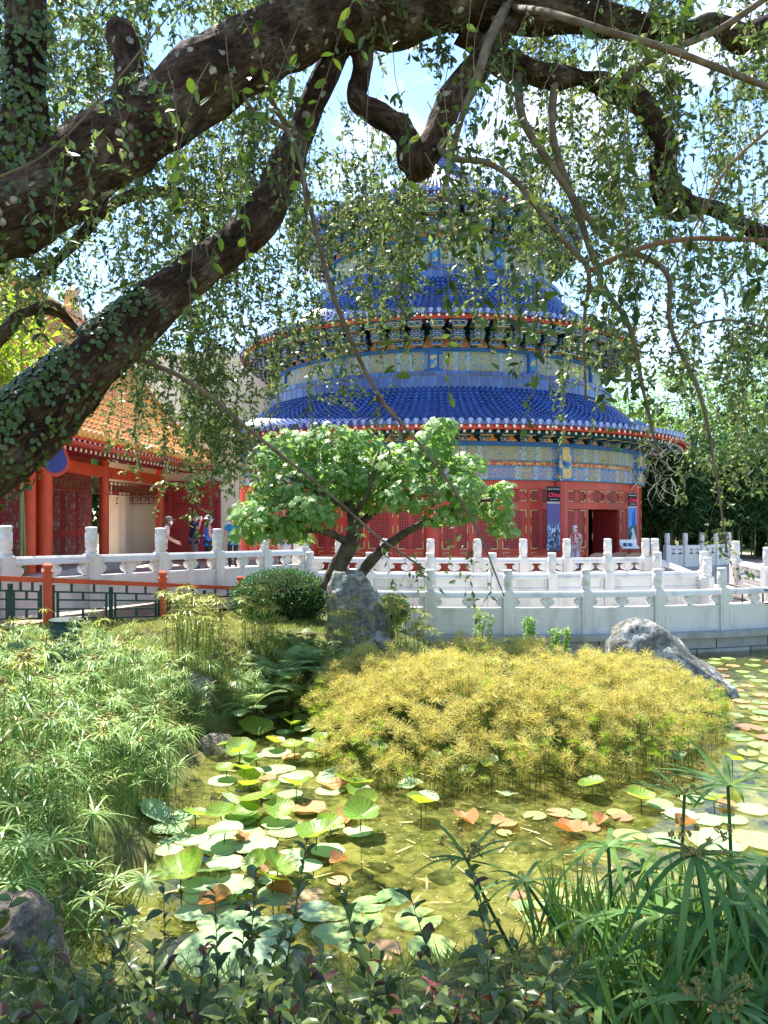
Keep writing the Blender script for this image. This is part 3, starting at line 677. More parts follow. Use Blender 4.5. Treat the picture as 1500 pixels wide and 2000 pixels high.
def drum(Rr, z0, z1, off, paint):
    "painted frieze of an upper storey"
    q = MB(); q.lathe([(Rr - .1, z0 - .6), (Rr - .1, z1 + .1)], 72); hp('drum_wall', q.mesh('drum_wall', m_teal_p))
    g3 = .2 / Rr
    zc = z0 + (z1 - z0) * .06
    q = MB(); q.arc(Rr - .12, Rr + .05, R(-15) + g3, R(15) - g3, zc, z1 - .12, 10, uv=True); mb_ = q.mesh('frieze_beam', paint)
    q = MB(); q.arc(Rr - .12, Rr + .12, R(-15), R(15), z1 - .118, z1, 10); mp_ = q.mesh('plate_beam', m_blue_p)
    q = MB(); q.box((0, -Rr - .02, (z0 + z1) / 2 - .04), (.36, .22, z1 - z0 - .16)); q.box((0, -Rr - .14, (z0 + z1) / 2 - .04), (.24, .04, (z1 - z0) * .5), mi=1)
    mh_ = q.mesh('column_head', [m_blue_p, m_head])
    for a in range(-90, 91, 30):
        hp('frieze_beam', mb_, R(a + off + 15)); hp('plate_beam', mp_, R(a + off + 15)); hp('column_head', mh_, R(a + off))
roof(11.5, 6.2, 8.1, 7.9, 9.4, 240, 72, .25, .085)
ridge(8.0, 7.88, 8.52, 120)
drum(7.6, 8.5, 9.5, -5, m_paint0)
tier_brackets(7.65, 9.5, 10.32, 5.2, 5, 1.1, .55)
roof(9.4, 10.46, 5.9, 12.75, 7.6, 200, 72, .25, .085)
ridge(5.75, 12.7, 13.3, 84)
drum(5.3, 13.25, 14.6, -5, m_paint0)
tier_brackets(5.35, 14.6, 15.8, 7, 6, 1.0, .55)
roof(6.8, 16.0, .7, 20.2, 5.3, 150, 80, .3, .08, segs=22)
q = MB(); q.lathe([(.75, 20.1), (.8, 20.4), (.45, 20.55), (.42, 20.7), (.75, 21.0), (.85, 21.4), (.7, 21.8), (.3, 22.1), (.08, 22.4), (0, 22.5)], 20); hp('finial', q.mesh('finial', m_gold, smooth=True))

# ------------------------------------------------------------------ banners by the doorway
m_ban_k = mat('black_banner_cloth', (.012, .012, .014), .7, .2)
m_ban_w = mat('grey_banner_strip', (.42, .40, .38), .7, .2)
m_letter_r = mat('pink_red_print', (.75, .035, .09), .6, .2); m_letter_w = mat('white_print', (.75, .75, .75), .6, .2)
m_night, n, l, b = _new('night_skyline_print')
t = n.new('ShaderNodeTexCoord'); mpn = n.new('ShaderNodeMapping'); mpn.inputs['Scale'].default_value = (26, 1, 9); v = n.new('ShaderNodeTexVoronoi'); v.inputs['Scale'].default_value = 1; v.distance = 'CHEBYCHEV'
l.new(t.outputs['Object'], mpn.inputs[0]); l.new(mpn.outputs[0], v.inputs['Vector'])
hs = n.new('ShaderNodeSeparateColor'); l.new(v.outputs['Color'], hs.inputs[0])
r = n.new('ShaderNodeValToRGB'); e = r.color_ramp.elements; e[0].position = .1; e[0].color = (.012, .014, .04, 1); e[1].position = .95; e[1].color = (.55, .68, .85, 1)
for p_, c_ in ((.45, (.03, .05, .14)), (.7, (.10, .22, .42))): k_ = e.new(p_); k_.color = c4(c_)
l.new(hs.outputs[0], r.inputs[0])
sz = n.new('ShaderNodeSeparateXYZ'); l.new(t.outputs['Object'], sz.inputs[0])
r2 = n.new('ShaderNodeValToRGB'); e = r2.color_ramp.elements; e[0].position = .5; e[0].color = (0, 0, 0, 1); e[1].position = .62; e[1].color = (1, 1, 1, 1)
mz = n.new('ShaderNodeMapRange'); mz.inputs[1].default_value = 0; mz.inputs[2].default_value = 1.75; l.new(sz.outputs[2], mz.inputs[0]); l.new(mz.outputs[0], r2.inputs[0])
mxx = n.new('ShaderNodeMixRGB'); l.new(r2.outputs[0], mxx.inputs[0]); l.new(r.outputs[0], mxx.inputs[1]); mxx.inputs[2].default_value = (.07, .06, .24, 1); l.new(mxx.outputs[0], b.inputs['Base Color'])
m_pr_sky = mat('blue_sky_print', (.06, .2, .55), .6, .2, (.10, .30, .62), 2); m_pr_tower = mat('tower_print', (.02, .09, .40), .6, .2)
m_pr_river = mat('river_print', (.55, .60, .62), .6, .2, (.35, .48, .55), 4); m_pr_bank = mat('river_bank_print', (.03, .09, .10), .6, .2, (.05, .14, .1), 12); m_pr_fig = mat('dark_print', (.02, .02, .025), .6, .2)
def banner(x, ytop, ybot, wpx, d, rz, label, city):
    top = P(x, ytop, d); bot = P(x, ybot, d); w = wpx / F * d; H = top.z - bot.z
    o = empty('banner', bot, rz, label, 'banner', 'banners beside the hall doorway')
    ph = H * .74
    q = MB(); q.box((0, 0, H * .885), (w, .02, H * .23)); mkobj('header', q.mesh('header', m_ban_k), o)
    q = MB(); q.box((0, 0, H * .755), (w, .02, H * .03)); mkobj('strip', q.mesh('strip', m_ban_w), o)
    q = MB(); q.box((0, 0, ph / 2), (w, .02, ph - .004)); pic = mkobj('picture', q.mesh('picture', m_night if city else m_pr_sky), o)
    if not city:
        def pl(nm, pts, mm, k):
            q = MB(); q.ext([(a * w, b_ * ph) for a, b_ in pts], (0, -.010 - .0025 * k, 0), (1, 0, 0), (0, 0, 1), .004); mkobj(nm, q.mesh(nm, mm), pic)
        pl('tower_print', [(-.05, .55), (-.02, .86), (.02, .9), (.08, .88), (.1, .55)], m_pr_tower, 1)
        pl('tower_print', [(.12, .55), (.14, .93), (.22, .97), (.3, .94), (.33, .55)], m_pr_tower, 1)
        pl('bank_print', [(-.49, .0), (-.49, .5), (-.2, .55), (.49, .57), (.49, .0)], m_pr_bank, 2)
        pl('river_print', [(-.35, .0), (-.25, .2), (-.02, .34), (-.2, .45), (.05, .5), (.12, .47), (.25, .36), (.45, .2), (.47, 0)], m_pr_river, 3)
        pl('figure_print', [(-.44, .28), (-.4, .36), (-.28, .34), (-.22, .25), (-.3, .2), (-.42, .22)], m_pr_fig, 4)
        pl('figure_print', [(-.3, .1), (-.2, .16), (.1, .13), (.05, .07), (-.2, .06)], m_pr_fig, 4)
    q = MB(); q.tube([(-w * .56, 0, H), (w * .56, 0, H)], .022, 8); q.tube([(-w * .56, 0, .0), (w * .56, 0, .0)], .022, 8); mkobj('bracket_bar', q.mesh('bracket_bar', m_metal), o)
    def lett(txt, size, z, mm, shear=0, bold=0, x_=0):
        c = bpy.data.curves.new('lettering', 'FONT'); c.body = txt; c.size = size; c.align_x = 'CENTER'; c.shear = shear; c.extrude = .003; c.offset = bold; c.materials.append(mm)
        tmp = bpy.data.objects.new('tmp', c); COL.objects.link(tmp); bpy.context.view_layer.update()
        me = bpy.data.meshes.new_from_object(tmp.evaluated_get(bpy.context.evaluated_depsgraph_get()))
        bpy.data.objects.remove(tmp); me.name = 'lettering'
        mkobj('lettering', me, o, (x_, -.0145, z), (R(90), 0, 0))
    lett('REFLECTIONS OF', w * .115, H * .955, m_letter_w); lett('China', w * .40, H * .845, m_letter_r, .35, .006); lett('A FILM EXPERIENCE', w * .075, H * .80, m_letter_w)
    return o
banner(1081, 951, 1076, 29, 26.6, R(20), 'tall banner with night city skyline beside the open doorway', True)
banner(1235, 964, 1070, 28, 28.8, R(38), 'tall banner with blue towers and pale river at the end of the wall', False)
# ------------------------------------------------------------------ white stone balustrades
q = MB(); q.box((0, 0, .46), (.22, .22, .92)); q.box((0, 0, .935), (.20, .20, .03), taper=.8)
for s_ in (-1, 1):
    q.box((0, s_ * .112, .48), (.12, .012, .72))
post_me = q.mesh('post', m_marble)
q = MB(); q.lathe([(.07, .945), (.098, .97), (.098, 1.0), (.086, 1.015), (.086, 1.03), (.1, 1.05), (.104, 1.18), (.1, 1.30), (.088, 1.315), (.09, 1.33), (.1, 1.345), (.1, 1.38), (.085, 1.4), (0, 1.405)], 14)
cap_me = q.mesh('carved_cap', m_marble_c, smooth=True)
CLOUD = [(-.03, 0), (-.05, .03), (-.11, .05), (-.15, .10), (-.15, .15), (-.11, .18), (-.08, .16), (-.10, .20), (-.16, .22), (.16, .22), (.10, .20), (.08, .16), (.11, .18), (.15, .15), (.15, .10), (.11, .05), (.05, .03), (.03, 0)]
def span_meshes(L, closed):
    "rail, cloud brackets and carved panel for a clear span L along +x, local origin at floor under one post face"
    q = MB()
    pr = [(-.085, .79), (-.085, .83), (-.06, .86), (-.06, .885), (-.035, .92), (.035, .92), (.06, .885), (.06, .86), (.085, .83), (.085, .79)]
    q.ext([(y, z) for y, z in pr], (L / 2, 0, 0), (0, 1, 0), (0, 0, 1), L)
    rail = q.mesh('rail', m_marble)
    q = MB(); q.box((L / 2, 0, .26), (L, .13, .52)); q.box((L / 2, 0, .545), (L, .16, .05))
    for s_ in (-1, 1):
        y = s_ * .0665
        q.box((L / 2, y, .47), (L - .1, .014, .035)); q.box((L / 2, y, .08), (L - .1, .014, .06))
        for x in (.07, L - .07): q.box((x, y, .275), (.04, .014, .355))
        q.box((L / 2, y, .36), (L - .36, .010, .02)); q.box((L / 2, y, .2), (L - .36, .010, .02))
        for x in (.18, L - .18): q.box((x, y, .28), (.02, .010, .14))
    if closed:
        q.box((L / 2, 0, .68), (L - .004, .09, .22))
        for x in (.05, L - .05): q.box((x, 0, .68), (.06, .12, .218))
    panel = q.mesh('panel', m_marble)
    out = []
    def cloud(x0, poly):
        q = MB(); q.ext(poly, (x0, 0, .572), (1, 0, 0), (0, 0, 1), .105)
        for sx in (-1, 1):
            if any(abs(p[0] - sx * .11) < .02 for p in poly):
                for s_ in (-1, 1):
                    q.tube([(x0 + sx * .11, s_ * .045, .572 + .115), (x0 + sx * .11, s_ * .064, .572 + .115)], [.042, .022], 8)
        q.lathe([(.045, 0), (.05, .02), (.03, .035), (.055, .07), (.04, .1)], 10, (x0, 0, .568)) if len(poly) == len(CLOUD) else None
        return q.mesh('cloud_bracket', m_marble_c)
    half = [(0, 0)] + [p for p in CLOUD if p[0] > 0][::-1][:0]
    rh = [(0, 0), (.03, 0), (.05, .03), (.11, .05), (.15, .10), (.15, .15), (.11, .18), (.08, .16), (.10, .20), (.16, .22), (0, .22)]
    lh = [(-x, y) for x, y in rh][::-1]
    out = [cloud(L / 2, CLOUD), cloud(0.002, rh), cloud(L - .002, lh)]
    return rail, panel, out
_sp = {}
def balustrade(name, posts, label, closed=False, group=None, last=True):
    root = empty(name, posts[0], label=label, cat='balustrade', group=group); O = Vector(posts[0])
    for i, p in enumerate(posts):
        p = Vector(p)
        nb = Vector(posts[i + 1]) - p if i < len(posts) - 1 else p - Vector(posts[i - 1])
        if 0 < i < len(posts) - 1: nb = Vector(posts[i + 1]) - Vector(posts[i - 1])
        a = math.atan2(nb.y, nb.x)
        po = mkobj('post', post_me, root, p - O, (0, 0, a)); mkobj('carved_cap', cap_me, po)
        if i == len(posts) - 1: break
        nb = Vector(posts[i + 1]) - p; a = math.atan2(nb.y, nb.x); hl = math.hypot(nb.x, nb.y); L = round(hl - .216, 2); pitch = nb.z / hl
        if (L, closed) not in _sp: _sp[(L, closed)] = span_meshes(L, closed)
        rail, panel, cl = _sp[(L, closed)]
        st = p - O + Vector((nb.x, nb.y, 0)) / hl * .108 + Vector((0, 0, pitch * .108))
        Mx = Matrix.Translation(st) @ Matrix.Rotation(a, 4, 'Z') @ Matrix(((1, 0, 0, 0), (0, 1, 0, 0), (pitch, 0, 1, 0), (0, 0, 0, 1)))
        if abs(pitch) < .2: Mx = Matrix.Translation(st) @ Matrix.Rotation(a, 4, 'Z') @ Matrix.Rotation(-math.atan(pitch), 4, 'Y')
        for nm, me in [('rail', rail), ('panel', panel)] + ([] if closed else [('cloud_bracket', c) for c in cl]):
            o = mkobj(nm, me, root)
            if abs(pitch) < .2: o.matrix_local = Mx
            else:
                o.data = me.copy(); o.data.transform(Mx)
    return root
def on_circle(xpx, Rr):
    "where the sight line through photograph column xpx meets a circle round the hall"
    k = (xpx - 750) / F; A = k * k + 1; B = -2 * (k * CX + CY); C_ = CX ** 2 + CY ** 2 - Rr ** 2
    d = (-B - math.sqrt(B * B - 4 * A * C_)) / (2 * A); return k * d, d
def rail_on(xp, Rr, z): return [Vector((*on_circle(x, Rr), z)) for x in xp]
balustrade('balustrade', rail_on([690, 840, 992, 1144, 1284, 1410, 1530], 19.95, .463), 'grey shaded stone balustrade standing along the edge of the pond')
balustrade('balustrade', rail_on([605, 722, 840, 962, 1078, 1187, 1284, 1375], 18.75, .771), 'white stone balustrade with solid panels on the middle terrace', closed=True)
balustrade('balustrade', rail_on([581, 662, 750, 841, 933, 1022, 1107, 1187, 1261], 17.45, 1.053), 'cream stone balustrade of the upper terrace before the red hall')
e3 = Vector((*on_circle(1261, 17.45), 1.053)); e2 = P(1369, 1200, 17.6)
balustrade('balustrade', [e3 + Vector((.22, -.05, 0)), Vector((e2.x + .2, e2.y + .1, .64))], 'short sloping stone balustrade beside the steps joining two terraces')
lf = [Vector((.00782 * (-740 + 98.3 * n_), 11.3 * (1 + .122 * n_), 1.40 + .07 - .075 * n_ * .5)) for n_ in range(-1, 6)]
balustrade('balustrade', lf, 'tall white stone balustrade along the walkway behind the red fence')
fp = [(1303, 29), (1338, 29.2), (1371, 29.5), (1398, 30), (1423, 31)]
balustrade('balustrade', [Vector((P(x, 1010, d).x, d, .97)) for x, d in fp], 'small far stone balustrade in front of the dark bamboo grove')
balustrade('balustrade', [Vector((P(1437, 1010, 19.2).x, 19.2, .98)), Vector((P(1475, 1010, 18.6).x + .1, 18.2, .86)), Vector((P(1560, 1010, 17.6).x, 17.2, .70))], 'stone balustrade sloping down beside the ramp at the metal handrail')
# paving under the far terraces and the ramp with its handrail
hr = empty('handrail', (8.2, 17.6, .78), label='thin dark metal handrail on posts beside the stone ramp', cat='handrail')
hpt = [P(1415, 1140, 17.7), P(1450, 1147, 17.3), P(1490, 1152, 17.0), P(1540, 1158, 16.7)]
q = MB(); q.tube(hpt, .02, 6); q.build('top_rail', m_metal, hr, smooth=True)
q = MB(); q.tube([p - Vector((0, 0, .3)) for p in hpt], .016, 6); q.build('lower_rail', m_metal, hr, smooth=True)
for p in hpt:
    q = MB(); q.tube([p, Vector((p.x, p.y, .7))], .018, 6); q.build('post', m_metal, hr, smooth=True)
q = MB(); q.box((0, 0, 0), (.10, .02, .14)); pl = mkobj('plaque', q.mesh('plaque', m_gold), None, Vector((*on_circle(1375, 18.75), 1.45)) + Vector((.01, -.125, .0)))
tag(pl, 'small bronze plaque fixed to the end post of the middle terrace', 'plaque')

# ------------------------------------------------------------------ red and green fence
fx = [(-60, 1120, 10.0, 1), (93, 1212, 11.0, 1), (318, 1207, 13.4, 1), (470, 1206, 15.3, 1)]
fpst = []
for x, yb, d, _ in fx: fpst.append(P(x, yb if x > 0 else 1214, d))
fence = empty('lattice_fence', fpst[1], label='low red rail fence with dark green lattice beside the brick path', cat='fence')
for i, p in enumerate(fpst):
    q = MB(); q.box(p + Vector((0, 0, .30)), (.12, .12, .80), rz=.5); q.box(p + Vector((0, 0, .715)), (.16, .16, .03), rz=.5); po = q.build('post', m_red_f, fence)
    q = MB(); q.box(p + Vector((0, 0, .75)), (.085, .085, .05), rz=.5); q.box(p + Vector((0, 0, .80)), (.13, .13, .05), rz=.5); q.box(p + Vector((0, 0, .84)), (.13, .13, .03), rz=.5, taper=.5); q.build('cap', m_red_f, po)
    if i == len(fpst) - 1: break
    p2 = fpst[i + 1]; t_ = (p2 - p).normalized(); L = (p2 - p).length
    q = MB(); q.bar(p + t_ * .06 + Vector((0, 0, .60)), p2 - t_ * .06 + Vector((0, 0, .60)), .09, .075); q.build('rail', m_red_f, fence)
    # lattice panels: two per bay, built of slim bars
    H = .5
    for h_ in range(2):
        a_, b_ = .09 + (L - .18) * h_ / 2 + .02, .09 + (L - .18) * (h_ + 1) / 2 - .02; w_ = b_ - a_
        def at(u, z): return p + t_ * (a_ + w_ * u) + Vector((0, 0, .03 + z))
        bars = [((0, 0), (0, H)), ((1, 0), (1, H)), ((0, 0), (1, 0)), ((0, .40), (1, .40)), ((.07, .28), (.93, .28)), ((.07, .14), (.93, .14)), ((.07, .0), (.07, .40)), ((.93, .0), (.93, .40)),
                ((.3, .40), (.3, H + .03)), ((.7, .40), (.7, H + .03)), ((.5, .28), (.5, .40)), ((.5, .0), (.5, .14))]
        for (u0, z0), (u1, z1) in bars:
            q = MB(); q.bar(at(u0, z0), at(u1, z1), .028, .028, up=Vector((0, 0, 1)) if u0 != u1 else Vector((t_.y, -t_.x, 0))); q.build('lattice_bar', m_dgreen, fence)
# dark round-lidded garden speaker in the ground cover
gp = P(128, 1250, 10.0); gz0 = float(height(gp.x, gp.y)) + .14
sp_ = empty('garden_speaker', (gp.x, gp.y, gz0), label='dark green drum-shaped garden speaker with flat round lid', cat='garden speaker')
q = MB(); q.lathe([(.17, -.3), (.2, .0), (.215, .1), (.2, .16), (.165, .19), (.165, .225)], 20, (gp.x, gp.y, gz0)); q.build('body', m_dgreen, sp_, smooth=True)
m_lid = mat('green_metal_lid', (.02, .05, .04), .65, .2)
q = MB(); q.lathe([(.165, .225), (.215, .235), (.215, .255), (.19, .268), (0, .272)], 22, (gp.x, gp.y, gz0)); q.build('lid', m_lid, sp_)
# ------------------------------------------------------------------ red gatehouse with amber tile roof (faces the plaza, seen along its side)
gate = empty('gatehouse', (-9.6, 22, 1.37), label='red columned gatehouse with steep amber glazed tile roof', cat='building')
GX0, GY0, GY1 = -7.1, 12.5, 27.6
def eaveX(y): return -7.13 + (y - 17) * .08
def gprof(t, y):
    "roof section from eave t=0 to ridge t=1"
    xe = eaveX(y); return (xe + (-9.6 - xe) * t, 4.98 + 3.8 * (.55 * t + .45 * t ** 2.2))
# tile rows as pieces
def gate_row(y):
    q = MB(); k = 14; angs = [PI * j / 4 for j in range(5)]
    for s_ in range(k):
        xa, za = gprof(s_ / k, y); xb, zb = gprof((s_ + 1) / k, y); p0, p1 = Vector((xa, y, za)), Vector((xb, y, zb)); t_ = (p1 - p0).normalized(); nn = Vector((-t_.z, 0, t_.x))
        if nn.z < 0: nn = -nn
        pm = p0 + t_ * .045
        def rg(pp, r_): return [pp + Vector((0, math.cos(a) * r_, 0)) + nn * (math.sin(a) * r_ + .015) for a in angs]
        q.add(rg(p0, .105) + rg(pm, .105) + rg(pm, .09) + rg(p1, .085), [(j, j + 1, 6 + j, 5 + j) for j in range(4)] + [(5 + j, 6 + j, 11 + j, 10 + j) for j in range(4)], 1)
        q.add(rg(pm, .09) + rg(p1, .085), [(j, j + 1, 6 + j, 5 + j) for j in range(4)], 0)
    xa, za = gprof(0, y)
    q.tube([(xa - .02, y, za + .02), (xa + .03, y, za + .015)], .108, 10, 1)
    q.ext([(-.1, .02), (-.08, -.06), (0, -.11), (.08, -.06), (.1, .02)], (xa + .012, y + .13, za - .01), (0, 1, 0), (0, 0, 1), .02)
    return q
rt = mkobj('roof', None, gate, (0, 0, 0)); rt.empty_display_size = .2
y = GY0
base_row = gate_row(20.0); 
while y < GY1 + .01:
    me = gate_row(y); me.build('tile_row', [m_tile_y, m_tile_yl], rt); y += .262
q = MB()
for i in range(13):
    for yy in (GY0 - .1, GY1 + .1):
        x, z = gprof(i / 12, yy); q.v.append((x, yy, z))
    if i: q.f.append((2 * i - 2, 2 * i, 2 * i + 1, 2 * i - 1)); q.m.append(0)
b_ = len(q.v); q.v += [(-9.6, GY0 - .1, 8.78), (-9.6, GY1 + .1, 8.78), (-13.2, GY1 + .1, 4.9), (-13.2, GY0 - .1, 4.9)]; q.f.append((b_, b_ + 1, b_ + 2, b_ + 3)); q.m.append(0)
q.build('pan_surface', m_tile_y, rt)
# ridge with end ornament, verge tiles
q = MB(); q.box((-9.6, (GY0 + GY1) / 2, 8.93), (.34, GY1 - GY0 + .3, .36)); q.box((-9.6, (GY0 + GY1) / 2, 9.16), (.42, GY1 - GY0 + .3, .1)); q.build('ridge', m_tile_y, rt)
def ornament(y):
    q = MB(); q.ext([(-.35, 0), (-.42, .5), (-.3, .95), (-.05, 1.15), (.15, 1.05), (.05, .85), (-.08, .75), (.05, .55), (.3, .5), (.42, .2), (.4, 0)], (-9.6, y, 9.0), (0, 1, 0), (0, 0, 1), .26); q.build('ridge_ornament', m_tile_yl, rt)
ornament(22.9); ornament(GY1 - .1)
q = MB()
for i in range(12):
    xa, za = gprof(i / 12, GY1); xb, zb = gprof((i + 1) / 12, GY1); q.bar((xa, GY1 + .12, za + .12), (xb, GY1 + .12, zb + .12), .24, .26)
q.build('verge', m_tile_y, rt)
# eaves: red fascia, rafter ends, soffit
q = MB(); q.bar((eaveX(GY0) - .06, GY0, 4.88), (eaveX(GY1) - .06, GY1, 4.88), .04, .10); q.bar((eaveX(GY0) - .5, GY0, 4.76), (eaveX(GY1) - .5, GY1, 4.76), .9, .04); q.build('fascia', m_red, gate)
q = MB(); q2 = MB(); y = GY0
while y < GY1:
    x = eaveX(y); q.bar((x - 1.6, y, 4.9), (x - .1, y, 4.80), .09, .09); q2.box((x - .09, y, 4.80), (.03, .085, .085)); q.bar((x - 1.6, y + .13, 4.72), (x - .5, y + .13, 4.66), .08, .08); q2.box((x - .49, y + .13, 4.66), (.03, .08, .08)); y += .26
o = q.build('rafters', m_red_d, gate); o['kind'] = 'stuff'; o = q2.build('rafter_ends', m_white, gate); o['kind'] = 'stuff'
# columns and beams
cols = [(57, 18.0, .155), (86, 18.6, .2), (203, 22.8, .15), (312, 28.0 - .6, .15)]
cpos = []
for xp, d, r_ in cols:
    X = P(xp, HOR, d).x; cpos.append((X, d))
    q = MB(); q.lathe([(r_ + .1, 1.36), (r_ + .12, 1.42), (r_ + .07, 1.5)], 14, (X, d, 0)); ba = q.build('column_base', m_stone, gate, smooth=True)
    q = MB(); q.lathe([(r_, 1.48), (r_, 4.75)], 18, (X, d, 0)); q.build('column', m_red_f, gate, smooth=True)
def along(i, j, z, h, w, nm, mm):
    a_, b2 = cpos[i], cpos[j]; q = MB(); q.bar((a_[0], a_[1], z), (b2[0], b2[1], z), w, h); return q.build(nm, mm, gate)
along(1, 2, 4.38, .34, .16, 'beam', m_red_f); along(2, 3, 4.38, .34, .16, 'beam', m_red_f)
def frieze(a_, b2, z0, z1, nm='lattice_frieze', th=.04, sp_=.2):
    "hanging fretwork of square scrolls"
    a_, b2 = Vector(a_), Vector(b2); L = (b2 - a_).length; t_ = (b2 - a_).normalized(); q = MB(); H = z1 - z0
    def bar(u0, w0, u1, w1): q.bar(a_ + t_ * u0 + Vector((0, 0, z0 + w0)), a_ + t_ * u1 + Vector((0, 0, z0 + w1)), .03, .03, 0, up=Vector((0, 0, 1)) if abs(u1 - u0) > .001 else Vector((t_.y, -t_.x, 0)))
    bar(0, 0, L, 0); bar(0, H, L, H); u = .05
    while u < L - .25:
        s_ = .30; bar(u, 0, u, H * .7); bar(u, H * .7, u + s_ * .6, H * .7); bar(u + s_ * .6, H * .7, u + s_ * .6, H * .3); bar(u + s_ * .3, H * .3, u + s_ * .6, H * .3); bar(u + s_ * .85, H, u + s_ * .85, H * .3); u += s_
    o = q.build(nm, m_dgreen if False else m_lat_bar, gate); o['kind'] = 'stuff'; return o
m_lat_bar = mat('brown_fretwork', (.10, .035, .02), .6, .3, (.2, .09, .04), 5)
for i, j in ((1, 2), (2, 3)):
    frieze((cpos[i][0] - .02, cpos[i][1] + .15, 0), (cpos[j][0] - .02, cpos[j][1] - .15, 0), 3.72, 4.12)
# inner wall with lattice doors
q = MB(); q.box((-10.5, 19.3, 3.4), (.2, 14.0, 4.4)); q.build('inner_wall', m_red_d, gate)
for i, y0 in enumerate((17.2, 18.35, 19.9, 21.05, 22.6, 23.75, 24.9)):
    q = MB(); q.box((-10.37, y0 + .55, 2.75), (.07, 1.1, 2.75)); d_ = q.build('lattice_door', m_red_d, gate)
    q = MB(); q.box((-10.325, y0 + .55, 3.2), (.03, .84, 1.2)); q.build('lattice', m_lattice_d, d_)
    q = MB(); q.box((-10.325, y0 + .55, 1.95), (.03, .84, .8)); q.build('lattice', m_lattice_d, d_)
# end wall facing the pond, with pale opening and double doors
YW = 27.75
q = MB(); q.box((-9.2, YW + .3, 3.6), (2.9, .2, 4.6)); q.box((-6.9, YW + .12, 3.9), (2.9, .2, 5.1)); q.build('end_wall', m_cream, gate)
q = MB(); q.box((-9.6, YW - .2, 2.6), (.25, .9, 2.6)); q.build('pier', m_cream, gate)
q = MB(); q.box((-9.0, YW - .1, 4.0), (2.3, .12, .35)); q.box((-7.98, YW - .1, 2.75), (.16, .14, 2.8)); q.build('opening_frame', m_red_d, gate)
frieze((-10.0, YW - .2, 0), (-8.1, YW - .2, 0), 3.5, 3.82)
dl, dr = P(325, HOR, YW).x, P(431, HOR, YW).x; dm = (dl + dr) / 2
q = MB(); q.box((dm, YW - .03, 3.93), (dr - dl, .12, .62)); q.box((dm, YW - .08, 4.3), (dr - dl + .1, .2, .1)); q.box((dm, YW - .08, 3.6), (dr - dl, .16, .08))
for x in (dl + .05, dr - .05): q.box((x, YW - .08, 2.48), (.12, .16, 2.24))
q.build('door_surround', m_red_d, gate)
for s_ in (-1, 1):
    xc = dm + s_ * (dr - dl - .24) / 4; wd = (dr - dl - .24) / 2 - .012
    q = MB(); q.box((xc, YW - .03, 2.47), (wd, .07, 2.18)); d_ = q.build('door', m_red_d, gate)
    for zc, hh in ((3.05, .8), (2.0, .95)):
        q = MB()
        for z in (zc - hh / 2, zc + hh / 2): q.box((xc, YW - .07, z), (wd - .16, .03, .04))
        for x in (xc - wd / 2 + .1, xc + wd / 2 - .1): q.box((x, YW - .071, zc), (.04, .03, hh - .045))
        q.build('moulding', m_red_d, d_)
q = MB(); q.box((-9.6, 14.0, 1.5), (2.6, 26.6, .25)); q.build('plinth', m_stone, gate)
# hanging signboard with blue field
q = MB(); c_ = P(108, 897, 17.0); shp = [(math.sin(a) * .30 * (1.0 + .1 * math.cos(3 * a)), math.cos(a) * .40) for a in [2 * PI * i / 24 for i in range(24)]]
sg = empty('signboard', c_ + Vector((0, 0, -.4)), label='hanging blue shield-shaped signboard with broad red rim', cat='sign')
q.ext(shp, c_, (.94, .34, 0), (0, 0, 1), .06); q.build('rim', m_red, sg)
q = MB(); q.ext([(x * .8, y * .8) for x, y in shp], c_ + Vector((.017, -.047, 0)), (.94, .34, 0), (0, 0, 1), .03); q.build('field', mat('sign_blue', (.03, .05, .26), .5), sg)
q = MB(); q.bar(c_ + Vector((0, 0, .38)), c_ + Vector((0, 0, 1.0)), .03, .03); q.build('hanger', m_metal, sg)
# tall cream building between the gatehouse and the hall
cb = empty('cream_building', (-8.5, 42, 1.0), label='plain tall cream stucco building between gatehouse and round hall', cat='building')
q = MB(); q.box((-9, 43, 6.2), (12, 8, 10.6)); q.build('wall', m_cream, cb)
q = MB(); q.box((-9, 43, 11.6), (12.4, 8.4, .22)); q.build('parapet', m_white, cb)
q = MB(); q.box((-9, 38.92, 7.6), (12.1, .16, .3)); q.build('string_course', m_white, cb)
# ------------------------------------------------------------------ the old oak leaning over the pond
from mathutils import noise as mnoise
m_bark, n, l, b = _new('oak_bark')
t = n.new('ShaderNodeTexCoord'); z1 = n.new('ShaderNodeTexNoise'); z1.inputs['Scale'].default_value = 5; z1.inputs['Detail'].default_value = 8
l.new(t.outputs['Object'], z1.inputs['Vector']); r = n.new('ShaderNodeValToRGB'); e = r.color_ramp.elements
e[0].position = .3; e[0].color = (.026, .017, .012, 1); e[1].position = .72; e[1].color = (.15, .115, .085, 1); k_ = e.new(.5); k_.color = (.07, .040, .026, 1); l.new(z1.outputs['Fac'], r.inputs[0])
z2 = n.new('ShaderNodeTexVoronoi'); z2.inputs['Scale'].default_value = 11; l.new(t.outputs['Object'], z2.inputs['Vector'])
z3 = n.new('ShaderNodeTexNoise'); z3.inputs['Scale'].default_value = 14; l.new(t.outputs['Object'], z3.inputs['Vector'])
ml = n.new('ShaderNodeMath'); ml.operation = 'ADD'; l.new(z2.outputs['Distance'], ml.inputs[0])
m2 = n.new('ShaderNodeMath'); m2.operation = 'MULTIPLY_ADD'; m2.inputs[1].default_value = .9; m2.inputs[2].default_value = -.42; l.new(z3.outputs['Fac'], m2.inputs[0]); l.new(m2.outputs[0], ml.inputs[1])
r2 = n.new('ShaderNodeValToRGB'); e = r2.color_ramp.elements; e[0].position = .2; e[0].color = (1, 1, 1, 1); e[1].position = .25; e[1].color = (0, 0, 0, 1); l.new(ml.outputs[0], r2.inputs[0])
